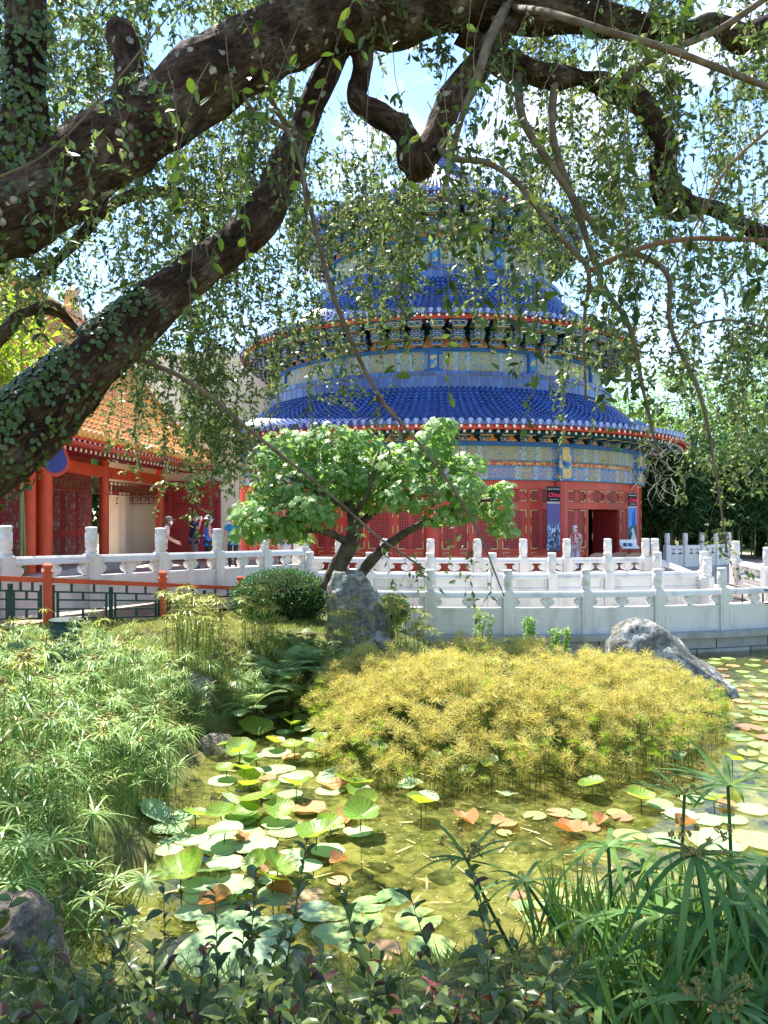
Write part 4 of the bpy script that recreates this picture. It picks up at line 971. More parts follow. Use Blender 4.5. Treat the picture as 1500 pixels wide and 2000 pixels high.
z4 = n.new('ShaderNodeTexNoise'); z4.inputs['Scale'].default_value = 1.6; l.new(t.outputs['Object'], z4.inputs['Vector'])
r3 = n.new('ShaderNodeValToRGB'); r3.color_ramp.elements[0].position = .48; r3.color_ramp.elements[1].position = .55; l.new(z4.outputs['Fac'], r3.inputs[0])
mm_ = n.new('ShaderNodeMixRGB'); mm_.blend_type = 'MULTIPLY'; mm_.inputs[0].default_value = 1; l.new(r2.outputs[0], mm_.inputs[1]); l.new(r3.outputs[0], mm_.inputs[2])
mxn = n.new('ShaderNodeMixRGB'); l.new(mm_.outputs[0], mxn.inputs[0]); l.new(r.outputs[0], mxn.inputs[1]); mxn.inputs[2].default_value = (.42, .36, .29, 1)
l.new(mxn.outputs[0], b.inputs['Base Color']); b.inputs['Roughness'].default_value = .95; b.inputs['Specular IOR Level'].default_value = .15
wm = n.new('ShaderNodeMapping'); wm.inputs['Scale'].default_value = (26, 9, 1); l.new(t.outputs['UV'], wm.inputs[0])
wv = n.new('ShaderNodeTexNoise'); wv.inputs['Scale'].default_value = 1; wv.inputs['Detail'].default_value = 8; wv.inputs['Roughness'].default_value = .65; wv.inputs['Distortion'].default_value = 1.4; l.new(wm.outputs[0], wv.inputs['Vector'])
fz = n.new('ShaderNodeValToRGB'); fz.color_ramp.elements[0].position = .38; fz.color_ramp.elements[0].color = (.35, .32, .3, 1); fz.color_ramp.elements[1].position = .6; fz.color_ramp.elements[1].color = (1.5, 1.5, 1.5, 1); l.new(wv.outputs['Fac'], fz.inputs[0])
fm_ = n.new('ShaderNodeMixRGB'); fm_.blend_type = 'MULTIPLY'; fm_.inputs[0].default_value = 1; l.new(mxn.outputs[0], fm_.inputs[1]); l.new(fz.outputs[0], fm_.inputs[2]); l.new(fm_.outputs[0], b.inputs['Base Color'])
bp = n.new('ShaderNodeBump'); bp.inputs['Strength'].default_value = 1; bp.inputs['Distance'].default_value = .05; l.new(wv.outputs['Fac'], bp.inputs['Height']); l.new(bp.outputs[0], b.inputs['Normal'])
m_twig = mat('oak_twig', (.11, .075, .05), .85, .2, (.20, .15, .10), 12)
m_twig_r = mat('reddish_twig', (.26, .12, .06), .8, .2, (.2, .12, .07), 12)
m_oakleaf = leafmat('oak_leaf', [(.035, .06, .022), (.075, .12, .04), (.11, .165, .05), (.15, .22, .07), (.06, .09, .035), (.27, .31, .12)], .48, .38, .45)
m_oaknear = leafmat('oak_leaf_shade', [(.03, .055, .014), (.045, .085, .018), (.07, .13, .024), (.11, .16, .035)], .3, .5, .35)  # darker copy of the oak leaf: canopy shade put into its colours
m_ivy = leafmat('creeping_fig_leaf', [(.035, .06, .010), (.05, .09, .014), (.085, .13, .025), (.04, .065, .014)], .15, .4, .45)

OAKB = Vector((-3.35, 3.1, 1.0))
oak = empty('live_oak', OAKB, label='huge old live oak with lichen-spotted limbs arching over the pond', cat='tree')
def limb_pts(spec, sub=5):
    a = smooth_path([[*P(x, y, d), w * .83 / 2 / F * d] for x, y, d, w in spec], sub); return a
def limb(spec, name='limb', n_=16, pre=None, knob=.15, mm=None):
    a = limb_pts(spec)
    if pre is not None: a = np.vstack([smooth_path(pre + [list(a[0])], 5)[:-1], a])
    # two rings per step for relief
    q = MB(); q.tube([Vector(p[:3]) for p in a], [p[3] for p in a], n_)
    c = np.repeat(a[:, :3], n_, axis=0); v = np.array(q.v)
    out = []
    for vv, cc in zip(v, c):
        dv = vv - cc; k = 1 + knob * mnoise.noise(Vector(vv) * 3.1) * 1.8 + knob * .7 * mnoise.noise(Vector(vv) * 8) + knob * .5 * mnoise.noise(Vector(vv) * 17)
        out.append(tuple(cc + dv * k))
    q.v = out
    ob_ = q.build(name, mm or m_bark, oak, smooth=True)
    ul = ob_.data.uv_layers.new(name='uv'); k_ = len(a); ln = np.concatenate([[0], np.cumsum(np.linalg.norm(np.diff(a[:, :3], axis=0), axis=1))]); buf = np.zeros(len(ob_.data.loops) * 2); w_ = 0
    cir = 2 * PI * float(np.mean(a[:, 3]))
    for i in range(k_ - 1):
        for j in range(n_):
            buf[w_:w_ + 8] = [j / n_ * cir, ln[i], (j + 1) / n_ * cir, ln[i], (j + 1) / n_ * cir, ln[i + 1], j / n_ * cir, ln[i + 1]]; w_ += 8
    ul.data.foreach_set('uv', buf)
    return a
LA = [(-120, 470, 3.6, 200), (0, 420, 3.8, 195), (120, 350, 4.0, 180), (260, 255, 4.2, 165), (400, 165, 4.4, 160), (530, 80, 4.6, 150), (650, 25, 4.8, 150), (760, 22, 5, 150), (880, 10, 5.1, 120), (1000, 20, 5.2, 100), (1120, 30, 5.3, 78), (1280, 55, 5.4, 55), (1340, 62, 5.4, 50), (1390, 45, 5.4, 45), (1450, 75, 5.5, 62), (1510, 45, 5.5, 52), (1650, 0, 5.6, 45)]
LC = [(-150, 965, 3.9, 210), (0, 875, 4.1, 182), (90, 792, 4.2, 155), (180, 705, 4.3, 130), (300, 600, 4.45, 112), (400, 520, 4.6, 98), (490, 450, 4.7, 92), (545, 360, 4.8, 86), (575, 280, 4.9, 70), (605, 215, 4.95, 62), (650, 120, 5, 60), (690, 40, 5, 70)]
LB = [(40, -160, 3.95, 95), (52, 0, 3.9, 100), (55, 150, 3.9, 95), (50, 260, 3.9, 115), (35, 360, 3.9, 160)]
pa = limb(LA, 'limb', 20, pre=[[-3.35, 3.1, .9, .42], [-3.2, 3.15, 2.2, .34], [-2.9, 3.3, 3.4, .28]])
pc = limb(LC, 'limb', 20, pre=[[-3.3, 3.2, 1.0, .36], [-3.1, 3.5, 2.2, .31]])
pb = limb(LB, 'limb', 18)
D1 = [(690, 40, 5, 70), (708, 130, 5, 56), (695, 190, 4.95, 58), (735, 222, 4.9, 48), (785, 255, 4.9, 56), (808, 315, 4.85, 62), (812, 345, 4.85, 30)]
D2 = [(990, 40, 5.1, 60), (940, 120, 5.1, 60), (885, 190, 5, 76), (850, 262, 4.9, 60), (818, 330, 4.87, 58), (820, 352, 4.87, 26)]
limb(D1, 'limb', 14, knob=.34); limb(D2, 'limb', 14, knob=.34)
LE = [(900, 60, 5.2, 70), (1000, 130, 5.3, 60), (1100, 150, 5.4, 55), (1190, 165, 5.5, 55), (1260, 205, 5.6, 62), (1292, 270, 5.6, 60), (1292, 345, 5.6, 55), (1320, 395, 5.7, 56), (1380, 405, 5.8, 40), (1440, 430, 5.8, 36), (1500, 465, 5.9, 36), (1600, 520, 6, 30)]
limb(LE, 'limb', 12, knob=.34)
limb([(235, 60, 4.6, 60), (250, 130, 4.5, 70), (265, 190, 4.4, 80), (290, 235, 4.35, 90)], 'limb', 12, knob=.25)
for sp_ in ([(60, 560, 6.8, 20), (130, 490, 6.9, 25), (230, 392, 7, 27), (340, 376, 7, 27), (398, 418, 7, 22), (392, 475, 7, 12)],
            [(-40, 690, 5.6, 40), (8, 650, 5.6, 40), (45, 612, 5.6, 24), (110, 610, 5.7, 18), (160, 655, 5.8, 14)],
            [(45, 612, 5.6, 18), (100, 592, 5.6, 14), (150, 640, 5.8, 10)]):
    limb(sp_, 'branch', 9)
# slender branches
BR = [([(842, 268, 4.9, 16), (880, 308, 4.7, 15), (945, 316, 4.7, 14), (1005, 352, 4.7, 14), (1060, 420, 4.7, 13), (1110, 480, 4.7, 13), (1150, 532, 4.7, 12), (1140, 640, 4.75, 8), (1145, 780, 4.8, 5)], 0),
      ([(1150, 530, 4.7, 12), (1230, 492, 4.6, 12), (1340, 467, 4.5, 12), (1500, 470, 4.4, 12), (1580, 480, 4.4, 12)], 1),
      ([(505, 105, 4.7, 16), (530, 195, 4.9, 14), (565, 260, 5, 14), (600, 380, 5, 13), (640, 540, 5, 12), (692, 680, 5, 11), (742, 775, 5, 9), (775, 810, 5, 5)], 0),
      ([(240, 690, 4.6, 12), (345, 732, 4.7, 12), (420, 782, 4.8, 11), (500, 850, 4.9, 9), (640, 962, 5, 7), (740, 1050, 5, 6), (830, 1112, 5, 4)], 0),
      ([(735, 775, 5, 9), (830, 880, 4.9, 7), (920, 1010, 4.8, 6), (985, 1165, 4.7, 3)], 0),
      ([(1010, 135, 5.3, 22), (1020, 230, 5.1, 20), (1060, 300, 5.1, 18), (1130, 400, 5.1, 16), (1190, 470, 5.1, 16), (1300, 530, 5.1, 14), (1310, 640, 5.1, 11), (1370, 780, 5, 9), (1400, 940, 5, 6), (1420, 1080, 5, 4)], 0),
      ([(1000, 15, 5.1, 18), (1070, 25, 4.5, 17), (1180, 60, 4.2, 17), (1300, 95, 4.2, 17), (1420, 140, 4.2, 16), (1540, 185, 4.2, 16)], 0),
      ([(1190, 168, 5.5, 22), (1225, 150, 5.2, 21), (1290, 105, 5, 20), (1400, 60, 5, 16), (1520, -20, 5, 14)], 0),
      ([(990, 10, 5.1, 26), (955, 80, 4.7, 24), (930, 160, 4.6, 22), (905, 220, 4.6, 16), (880, 310, 4.7, 14), (865, 400, 4.7, 7)], 0),
      ([(1500, 255, 4.3, 8), (1420, 330, 4.3, 7), (1360, 440, 4.4, 5), (1300, 540, 4.4, 4)], 1),
      ([(455, 150, 4.5, 10), (500, 222, 4.4, 10), (560, 255, 4.4, 12), (590, 330, 4.4, 8), (600, 440, 4.4, 5)], 0),
      ([(0, 345, 3.0, 6), (90, 300, 3.0, 6), (200, 190, 3.0, 5), (330, 30, 3.0, 4)], 0),
      ([(1085, 148, 5.4, 20), (1080, 270, 5.2, 18), (1130, 420, 5.2, 17), (1180, 560, 5.2, 14), (1230, 640, 5.2, 12), (1260, 780, 5.2, 8), (1290, 900, 5.2, 4)], 0),
      ([(1500, 640, 4.6, 6), (1420, 625, 4.6, 6), (1350, 640, 4.6, 5), (1310, 690, 4.6, 3)], 0)]
br_paths = []
for sp_, k in BR: br_paths.append(limb(sp_, 'branch', 7, knob=.06, mm=(m_twig, m_twig_r)[k]))

# hanging twigs with leaves ---------------------------------------------------
tw_pts = []                                     # polylines for the twig mesh
lc, ld, ls = [], [], []                         # leaf centre, direction, size (mass)
near_leaves = []
def strand(p0, L, sz, sp, sides, thick, near=False, bend=.27):
    k = max(4, int(L / .12)); st = L / k; p = np.array(p0, float); d_ = np.array([nr.normal(0, .35), nr.normal(0, .25), -.6]); pts = [p.copy()]
    for i in range(k):
        d_ = d_ * .75 + np.array([nr.normal(0, bend), nr.normal(0, bend), -.8]) * .42; d_ /= np.linalg.norm(d_); p = p + d_ * st; pts.append(p.copy())
    pts = np.array(pts); tw_pts.append((pts, thick))
    def leaves(pp, s_from=0.12):
        seg = np.linalg.norm(np.diff(pp, axis=0), axis=1).sum(); m = int(seg / sp)
        if m < 1: return
        u = nr.uniform(s_from, 1, m) * (len(pp) - 1); i = np.minimum(u.astype(int), len(pp) - 2); fr_ = (u - i)[:, None]
        c = pp[i] * (1 - fr_) + pp[i + 1] * fr_; tdir = unit(pp[i + 1] - pp[i])
        dd = unit(tdir * .55 + rvec(m) * .9 + np.array([0, 0, -.1]))
        s2 = sz * nr.uniform(.45, 1.5, m)
        if near: near_leaves.extend(zip(c, dd, s2))
        else: lc.append(c); ld.append(dd); ls.append(s2)
    leaves(pts)
    for _ in range(sides):
        i = nr.integers(1, len(pts) - 1); q_ = pts[i]; dv = unit(np.array([nr.normal(0, 1), nr.normal(0, 1), nr.uniform(-1.0, .7)])); LL = nr.uniform(.07, .30) * (1 if sz < .05 else .8)
        sub_ = np.array([q_, q_ + dv * LL * .5, q_ + dv * LL + np.array([0, 0, -.10 * LL])]); tw_pts.append((sub_, thick * .6)); leaves(sub_, .1)
def zone(x0, x1, y0, y1, d0, d1, n_, l0, l1, sz=.047, sp=.0155, sides=9, thick=.0028, near=False):
    for _ in range(n_):
        d = nr.uniform(d0, d1); p = P(nr.uniform(x0, x1), nr.uniform(y0, y1), d); strand(p, nr.uniform(l0, l1) / F * d, sz, sp, sides, thick, near)
zone(-40, 560, -80, 330, 5, 8.5, 135, 190, 480)
zone(-40, 420, 250, 520, 5.5, 8.5, 50, 100, 240)
zone(380, 780, 120, 430, 5.5, 8.5, 54, 180, 400)
zone(560, 1110, 190, 400, 5.5, 8, 32, 140, 340)
zone(650, 1060, 330, 520, 5.5, 8, 16, 120, 300)
zone(980, 1540, -80, 330, 5, 8.5, 80, 180, 520)
zone(1100, 1540, 330, 620, 5.5, 9, 42, 150, 440)
zone(230, 470, 470, 690, 6, 9, 46, 130, 360)
zone(370, 480, 640, 800, 6, 8, 22, 100, 260)
zone(0, 1540, -120, 60, 4.6, 6.5, 52, 60, 200, .05, .014, 12)
zone(1000, 1540, 60, 330, 4.8, 7, 24, 60, 220, .05, .014, 12)
zone(470, 700, 430, 640, 6, 9, 22, 120, 300)
zone(1380, 1520, 600, 800, 5, 8, 16, 150, 330)
zone(350, 480, 700, 820, 6, 8, 12, 80, 190)
zone(-100, 1600, -420, -60, 5, 8, 80, 150, 420)
for a, (sp_, k) in zip(br_paths, BR):           # twigs hanging from the slender branches
    for p in a[3::2]:
        if nr.random() < .8: strand(p[:3], nr.uniform(.15, .55), .045, .028, 2, .002)
zone(0, 1500, -60, 160, 3.0, 4.3, 26, 250, 700, .055, .05, 2, .0032, True)
zone(820, 1300, 0, 480, 3.4, 4.5, 22, 200, 480, .06, .045, 3, .0032, True)
zone(1180, 1210, 640, 700, 3.6, 3.8, 1, 240, 280, .075, .06, 0, .003, True)
zone(1380, 1500, 250, 420, 3.4, 4.4, 5, 200, 600, .055, .05, 2, .003, True)
# twig mesh (three-sided)
VV, FF = [], []; nb_ = 0
for pts, th in tw_pts:
    k = len(pts); rr_ = np.linspace(th, th * .45, k)[:, None]
    for j in range(3):
        a_ = 2 * PI * j / 3; VV.append(pts + np.array([math.cos(a_), math.sin(a_), 0]) * rr_)
    for j in range(3):
        b0, b1 = nb_ + j * k, nb_ + ((j + 1) % 3) * k; i = np.arange(k - 1); FF.append(np.stack([b0 + i, b0 + i + 1, b1 + i + 1, b1 + i], 1))
    nb_ += 3 * k
tw = mkobj('twigs', fast_mesh('twigs', np.vstack(VV) - np.array(OAKB), np.vstack(FF), m_twig), oak); tw['kind'] = 'stuff'
C_, D_, S_ = np.vstack(lc), np.vstack(ld), np.concatenate(ls)
V_, F_ = scatter(LEAF_V, LEAF_F, frames(D_, rvec(len(C_)) + np.array([0, 0, .6])), C_, S_)
print('oak leaves', len(C_), 'near', len(near_leaves))
fo = mkobj('foliage', fast_mesh('foliage', V_ - np.array(OAKB), F_, m_oakleaf), oak); fo['kind'] = 'stuff'
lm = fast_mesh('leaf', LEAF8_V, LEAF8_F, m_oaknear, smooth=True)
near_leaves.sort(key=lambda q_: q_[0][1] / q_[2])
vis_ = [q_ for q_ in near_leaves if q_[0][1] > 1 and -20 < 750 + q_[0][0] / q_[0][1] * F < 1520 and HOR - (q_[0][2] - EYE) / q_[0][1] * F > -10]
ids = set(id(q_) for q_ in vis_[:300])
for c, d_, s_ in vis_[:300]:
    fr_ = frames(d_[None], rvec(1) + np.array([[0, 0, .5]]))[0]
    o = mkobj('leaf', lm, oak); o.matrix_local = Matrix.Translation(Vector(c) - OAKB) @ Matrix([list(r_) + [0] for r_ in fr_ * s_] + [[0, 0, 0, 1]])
rest = [q_ for q_ in near_leaves if id(q_) not in ids]
c = np.array([q_[0] for q_ in rest]); d_ = np.array([q_[1] for q_ in rest]); s_ = np.array([q_[2] for q_ in rest])
V_, F_ = scatter(LEAF8_V, LEAF8_F, frames(d_, rvec(len(c)) + np.array([0, 0, .5])), c, s_)
o = mkobj('shade_toned_foliage', fast_mesh('shade_toned_foliage', V_ - np.array(OAKB), F_, m_oaknear), oak); o['kind'] = 'stuff'
# the crown above, out of the picture, that shades the bank
cl = nr.uniform([-5, 1.5, 6.2], [5, 6.6, 9.5], (42, 3)); cl = cl[(cl[:, 2] > 3 + cl[:, 1] * .72 + .3)]
c = np.repeat(cl, 130, axis=0) + nr.normal(0, .55, (len(cl) * 130, 3)) * np.array([1, 1, .6])
V_, F_ = scatter(LEAF_V, LEAF_F, frames(rvec(len(c)), rvec(len(c)) + np.array([0, 0, 1.2])), c, nr.uniform(.08, .14, len(c)))
o = mkobj('crown', fast_mesh('crown', V_ - np.array(OAKB), F_, m_oakleaf), oak); o['kind'] = 'stuff'
for cc in cl[::4]:
    q = MB(); a_ = Vector(cc); b2 = Vector((a_.x * .4, 4.8, 6.6)); m_ = a_.lerp(b2, .5) + Vector((rnd.uniform(-.5, .5), rnd.uniform(-.5, .5), .4)); q.tube([b2, m_, a_], [.05, .03, .012], 6); q.build('branch', m_bark, oak, smooth=True)
# pale bare twigs beside the hall
q = MB()
for _ in range(46):
    p = P(rnd.uniform(1225, 1330), rnd.uniform(840, 960), 7.5 + rnd.uniform(-.5, .5)); d_ = Vector((rnd.uniform(-1, 1), rnd.uniform(-.5, .5), rnd.uniform(-1, .4))).normalized()
    pts = [p]
    for k in range(6):
        d_ = (d_ + Vector((rnd.uniform(-.6, .6), rnd.uniform(-.6, .6), rnd.uniform(-.6, .45)))).normalized(); pts.append(pts[-1] + d_ * .045)
        if k % 2: q.tube([pts[-1], pts[-1] + Vector((rnd.uniform(-.05, .05), 0, rnd.uniform(-.05, .05)))], [.0022, .001], 3)
    q.tube(pts, [.0035 * (1 - .1 * i) for i in range(7)], 4)
q.tube([P(1150, 780, 7.2), P(1200, 795, 7.3), P(1260, 840, 7.5), P(1310, 900, 7.5)], [.008, .007, .005, .003], 5)
o = q.build('bare_twigs', mat('bleached_twig', (.42, .38, .32), .9, .2), oak); o['kind'] = 'stuff'

# creeping fig on the limbs ---------------------------------------------------
fig = empty('creeping_fig', P(0, 900, 4.0), label='creeping fig vine covering the oak limbs with small round leaves', cat='vine'); FO = np.array(fig.location)
pts, nrm, tan_ = [], [], []
def on_limb(a, i0, i1, m, bias):
    for _ in range(m):
        u = nr.uniform(i0, i1); i = int(u); f_ = u - i
        if i + 1 >= len(a): continue
        c = a[i] * (1 - f_) + a[i + 1] * f_; t_ = unit(a[i + 1][:3] - a[i][:3]); v_ = unit(np.cross(t_, rvec(1)[0]))
        if v_[1] > .35: continue
        if nr.random() > bias(v_, u) or mnoise.noise(Vector(c[:3]) * 2.2) < (-.05 if nr.random() < .8 else -1): continue
        pts.append(c[:3] + v_ * (c[3] * 1.07 + .006)); nrm.append(v_); tan_.append(t_)
nA = len(pa); nC = len(pc)
on_limb(pc, 8, 30, 4200, lambda v_, u: .25 + .75 * (v_[2] > .1))
on_limb(pc, 30, 62, 1100, lambda v_, u: (.04 + .7 * (v_[2] > .45)))
on_limb(pa, 12, 32, 2600, lambda v_, u: (.85 if v_[2] < .1 and u < 26 else .35))
on_limb(pa, 32, 60, 420, lambda v_, u: .18)
on_limb(pb, 0, 21, 2400, lambda v_, u: .6)
pts, nrm, tan_ = np.array(pts), np.array(nrm), np.array(tan_)
m_ = len(pts); dd = unit(np.cross(nrm, rvec(m_)) + nrm * .25 + np.array([0, 0, -.35])); sz = nr.uniform(.024, .05, m_)
FIG_V = np.array(LEAF8_V) * np.array([1.55, 1, 1])
px_ = sz / pts[:, 1]; order = np.argsort(-px_)
inview = [i for i in order if -5 < 750 + pts[i][0] / pts[i][1] * F < 1500 and 0 < HOR - (pts[i][2] - EYE) / pts[i][1] * F < 1010][:300]
fm = fast_mesh('leaf', FIG_V, LEAF8_F, m_ivy, smooth=True)
FR = frames(dd, nrm + rvec(m_) * .35)
for i in inview:
    o = mkobj('leaf', fm, fig); o.matrix_local = Matrix.Translation(Vector(pts[i] - FO)) @ Matrix([list(r_) + [0] for r_ in FR[i] * sz[i]] + [[0, 0, 0, 1]])
rest = np.array(sorted(set(range(m_)) - set(inview)))
V_, F_ = scatter(FIG_V, LEAF8_F, FR[rest], pts[rest] - FO, sz[rest])
o = mkobj('leaves', fast_mesh('leaves', V_, F_, m_ivy), fig); o['kind'] = 'stuff'
# ------------------------------------------------------------------ rocks
def rock(name, label, c, w, dp, prof, base, seed, mm, group=None, rough=.12):
    "a boulder: prof gives the crest height across its width"
    bm = bmesh.new(); bmesh.ops.create_icosphere(bm, subdivisions=5, radius=1); us = [p[0] for p in prof]; hs = [p[1] for p in prof]
    off = Vector((seed * 7.3, seed * 3.1, seed))
    for v in bm.verts:
        x, y, z = v.co; ax = max(.25, math.sqrt(max(0, 1 - x * x)))
        sq = lambda a: math.copysign(abs(a) ** .72, a)
        X = sq(x) * w / 2; H = float(np.interp(sq(x), us, hs)); Z = (z / ax) ** .8 * H if z > 0 else z * base; Z = min(Z, H * 1.02); Y = sq(y) * dp / 2 * (1 - .35 * max(0, Z / max(hs)))
        p = Vector((X, Y, Z)); dv = v.co.normalized()
        nn = mnoise.noise(p * 1.7 + off) * 1.3 + mnoise.noise(p * 4.1 + off) * .6 + mnoise.noise(p * 10 + off) * .42 + mnoise.noise(p * 22 + off) * .22 + abs(mnoise.noise(p * 3 - off)) * -.8
        v.co = p + dv * nn * rough * min(w, max(hs))
    me = bpy.data.meshes.new(name); bm.to_mesh(me); bm.free(); me.materials.append(mm)
    o = mkobj(name, me, None, c); me.polygons.foreach_set('use_smooth', [True] * len(me.polygons))
    return tag(o, label, 'rock', group)
c = P(702, 1240, 12.9); rock('standing_rock', 'tall upright grey rock with white lichen under the small maple', Vector((c.x, c.y, .70)), 1.12, .8, [(-1, 1.1), (-.8, 1.36), (-.3, 1.42), (.1, 1.36), (.5, 1.05), (.85, .7), (1, .4)], .4, 3, m_rock, rough=.06)
c = PW(1305, 1350); rock('boulder', 'big wedge-shaped grey boulder at the pond beside the yellow papyrus', Vector((c.x, c.y, 0)), 2.25, 1.3, [(-1, .85), (-.85, 1.1), (-.5, 1.28), (-.15, 1.12), (.3, .75), (.7, .38), (1, .1)], .4, 8, m_rock, rough=.07)
c = P(25, 1850, 3.3); rock('bank_rock', 'pale weathered rock among red-leaved shrubs at the near bank', Vector((c.x, 3.3, .95)), .46, .45, [(-1, .25), (-.4, .38), (.3, .40), (.8, .30), (1, .15)], .5, 5, m_rock_b, rough=.13)
for i, (x, y, w, h, lb) in enumerate([(365, 1400, .8, .28, 'brown flat rock edging the pond below the moss'), (425, 1440, .7, .35, 'brown low rock at the waterline near the ferns'), (1010 - 330, 1335, .8, .45, 'dark brown rock half hidden under the fern fronds')]):
    c = PW(x, y, .15); rock('edge_rock', lb, Vector((c.x, c.y, max(0, float(height(c.x, c.y))) - .12)), w, w * .8, [(-1, h * .5), (-.3, h), (.4, h * .9), (1, h * .4)], .3, 11 + i, m_rock_b, 'rocks edging the pond')

# ------------------------------------------------------------------ small maple on the rock
m_maple = leafmat('maple_leaf', [(.13, .25, .06), (.18, .33, .08), (.25, .40, .12), (.15, .28, .07)], .45, .5, .4)
def lobed(k=5):
    v = [(0, .42, .03)]; f = []
    for i in range(k):
        a = R(-105 + 210 * i / (k - 1)); L = (.5, .56, .62, .56, .5)[i] if i != 2 else .64
        v.append((math.sin(a) * L, .42 + math.cos(a) * L, -.07 if i != 2 else -.1))
        if i < k - 1:
            a2 = R(-105 + 210 * (i + .5) / (k - 1)); v.append((math.sin(a2) * .27, .42 + math.cos(a2) * .27, .02))
    v.append((0, 0, 0)); k2 = len(v)
    f = [(0, i + 1, i) for i in range(1, k2 - 1)] + [(0, 1, k2 - 1)]
    return v, f
MV, MF = lobed()
mo = P(690, 1100, 13.2); MO = np.array(mo)
maple = empty('maple_tree', mo, label='small light green maple with twisted dark trunk behind the standing rock', cat='tree')
m_mbark = mat('dark_maple_bark', (.045, .035, .028), .9, .2, (.10, .085, .065), 6, bump=.8, bscale=20)
def wpath(spec, nm, parent, mm, n_=9, d0=None):
    a = smooth_path([[*P(x, y, d), w / 2 / F * d] for x, y, d, w in spec], 4); q = MB(); q.tube([Vector(p[:3]) for p in a], [p[3] for p in a], n_, wob=.06); q.build(nm, mm, parent, smooth=True)
for sp_ in ([(645, 1150, 13.4, 42), (660, 1108, 13.3, 36), (682, 1066, 13.2, 32), (692, 1036, 13.1, 26), (688, 1005, 13.1, 22), (672, 960, 13.2, 14), (650, 900, 13.4, 8)],
            [(700, 1125, 13.4, 24), (735, 1085, 13.2, 20), (775, 1052, 13.1, 17), (815, 1028, 13.0, 14), (850, 1015, 12.9, 14), (905, 985, 12.8, 10), (965, 975, 12.7, 6)],
            [(682, 1062, 13.2, 18), (640, 1040, 12.9, 14), (580, 1035, 12.7, 10), (500, 1035, 12.6, 6)], [(694, 1030, 13.1, 18), (730, 1000, 13.4, 14), (780, 940, 13.7, 10), (850, 860, 13.8, 6)],
            [(688, 1000, 13.1, 12), (640, 970, 12.8, 9), (560, 930, 12.6, 5)], [(690, 1010, 13.1, 12), (720, 960, 12.8, 9), (740, 880, 12.8, 5)]):
    wpath(sp_, 'trunk' if sp_[0][3] > 26 else 'branch', maple, m_mbark)
pads = [(560, 880, 62, 46), (640, 858, 68, 36), (560, 950, 58, 40), (640, 930, 70, 46), (720, 925, 78, 46), (705, 872, 58, 36), (790, 900, 60, 42), (850, 862, 42, 44), (875, 920, 56, 42), (800, 962, 66, 34), (905, 955, 46, 34), (968, 985, 38, 28), (985, 1025, 28, 22), (505, 1008, 50, 32), (560, 1025, 42, 20), (474, 1040, 24, 18), (862, 1005, 40, 20), (700, 975, 60, 26), (600, 985, 50, 22), (862, 830, 30, 18), (980, 955, 26, 18), (915, 905, 34, 26), (520, 905, 26, 30), (530, 1045, 30, 14), (488, 1000, 40, 28), (520, 962, 38, 32), (612, 1002, 50, 24), (580, 1045, 34, 14), (900, 1000, 40, 20)]
cs, ns = [], []
for x, y, rx, ry in pads:
    d = 13 + nr.uniform(-.7, .7); m_ = int(rx * ry * .095) + 14
    u = rvec(m_) * np.cbrt(nr.uniform(.15, 1, m_))[:, None]; c0 = np.array(P(x, y, d)); k = d / F
    cs.append(c0 + u * np.array([rx * k, .55, ry * k])); ns.append(unit(u * np.array([.7, .7, .5]) + np.array([0, -.15, .8]) + rvec(m_) * .4))
cs, ns = np.vstack(cs), np.vstack(ns); m_ = len(cs); dd = unit(np.cross(ns, rvec(m_)) + ns * np.array([.3, .3, 0]) + np.array([0, 0, -.5])); sz = nr.uniform(.12, .19, m_)
FR = frames(dd, ns); order = np.argsort(cs[:, 1])
lmsh = fast_mesh('leaf', MV, MF, m_maple)
for i in order[:300]:
    o = mkobj('leaf', lmsh, maple); o.matrix_local = Matrix.Translation(Vector(cs[i] - MO)) @ Matrix([list(r_) + [0] for r_ in FR[i] * sz[i]] + [[0, 0, 0, 1]])
V_, F_ = scatter(MV, MF, FR[order[300:]], cs[order[300:]] - MO, sz[order[300:]])
o = mkobj('crown', fast_mesh('crown', V_, F_, m_maple), maple); o['kind'] = 'stuff'

# ------------------------------------------------------------------ clipped shrubs
m_hedge = leafmat('hedge_leaf', [(.02, .075, .015), (.03, .11, .02), (.05, .15, .03), (.08, .19, .045)], .25, .55, .2)
m_core = mat('shrub_shade', (.012, .022, .008), .95, .1, (.03, .03, .015), 8, bump=.5)  # shade deep inside the foliage painted as a dark core colour
def shrub_ball(name, label, c, rx, ry, rz, m_, sz=.04, lm=None, group=None, cat='shrub'):
    o = empty(name, c, label=label, cat=cat, group=group)
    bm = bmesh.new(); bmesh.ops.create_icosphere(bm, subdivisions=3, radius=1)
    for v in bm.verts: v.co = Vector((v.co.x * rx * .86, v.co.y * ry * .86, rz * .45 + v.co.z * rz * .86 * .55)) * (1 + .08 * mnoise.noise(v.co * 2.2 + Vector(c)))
    me = bpy.data.meshes.new('shade_core'); bm.to_mesh(me); bm.free(); me.materials.append(m_core); mkobj('shade_core', me, o)  # solid dark filler under the leaves, no twigs modelled
    u = rvec(m_); kk = np.array([1 + .10 * mnoise.noise(Vector(a) * 2.6 + Vector(c)) for a in u])[:, None]; p = u * np.array([rx, ry, rz * .55]) * kk * nr.uniform(.84, 1.03, (m_, 1)) + np.array([0, 0, rz * .45]); p = p[p[:, 2] > 0]
    u = unit(p - np.array([0, 0, rz * .45]))
    V_, F_ = scatter(LEAF_V, LEAF_F, frames(unit(u + rvec(len(p)) * .9), rvec(len(p))), p, nr.uniform(.7, 1.3, len(p)) * sz)
    f = mkobj('foliage', fast_mesh('foliage', V_, F_, lm or m_hedge), o); f['kind'] = 'stuff'
    return o
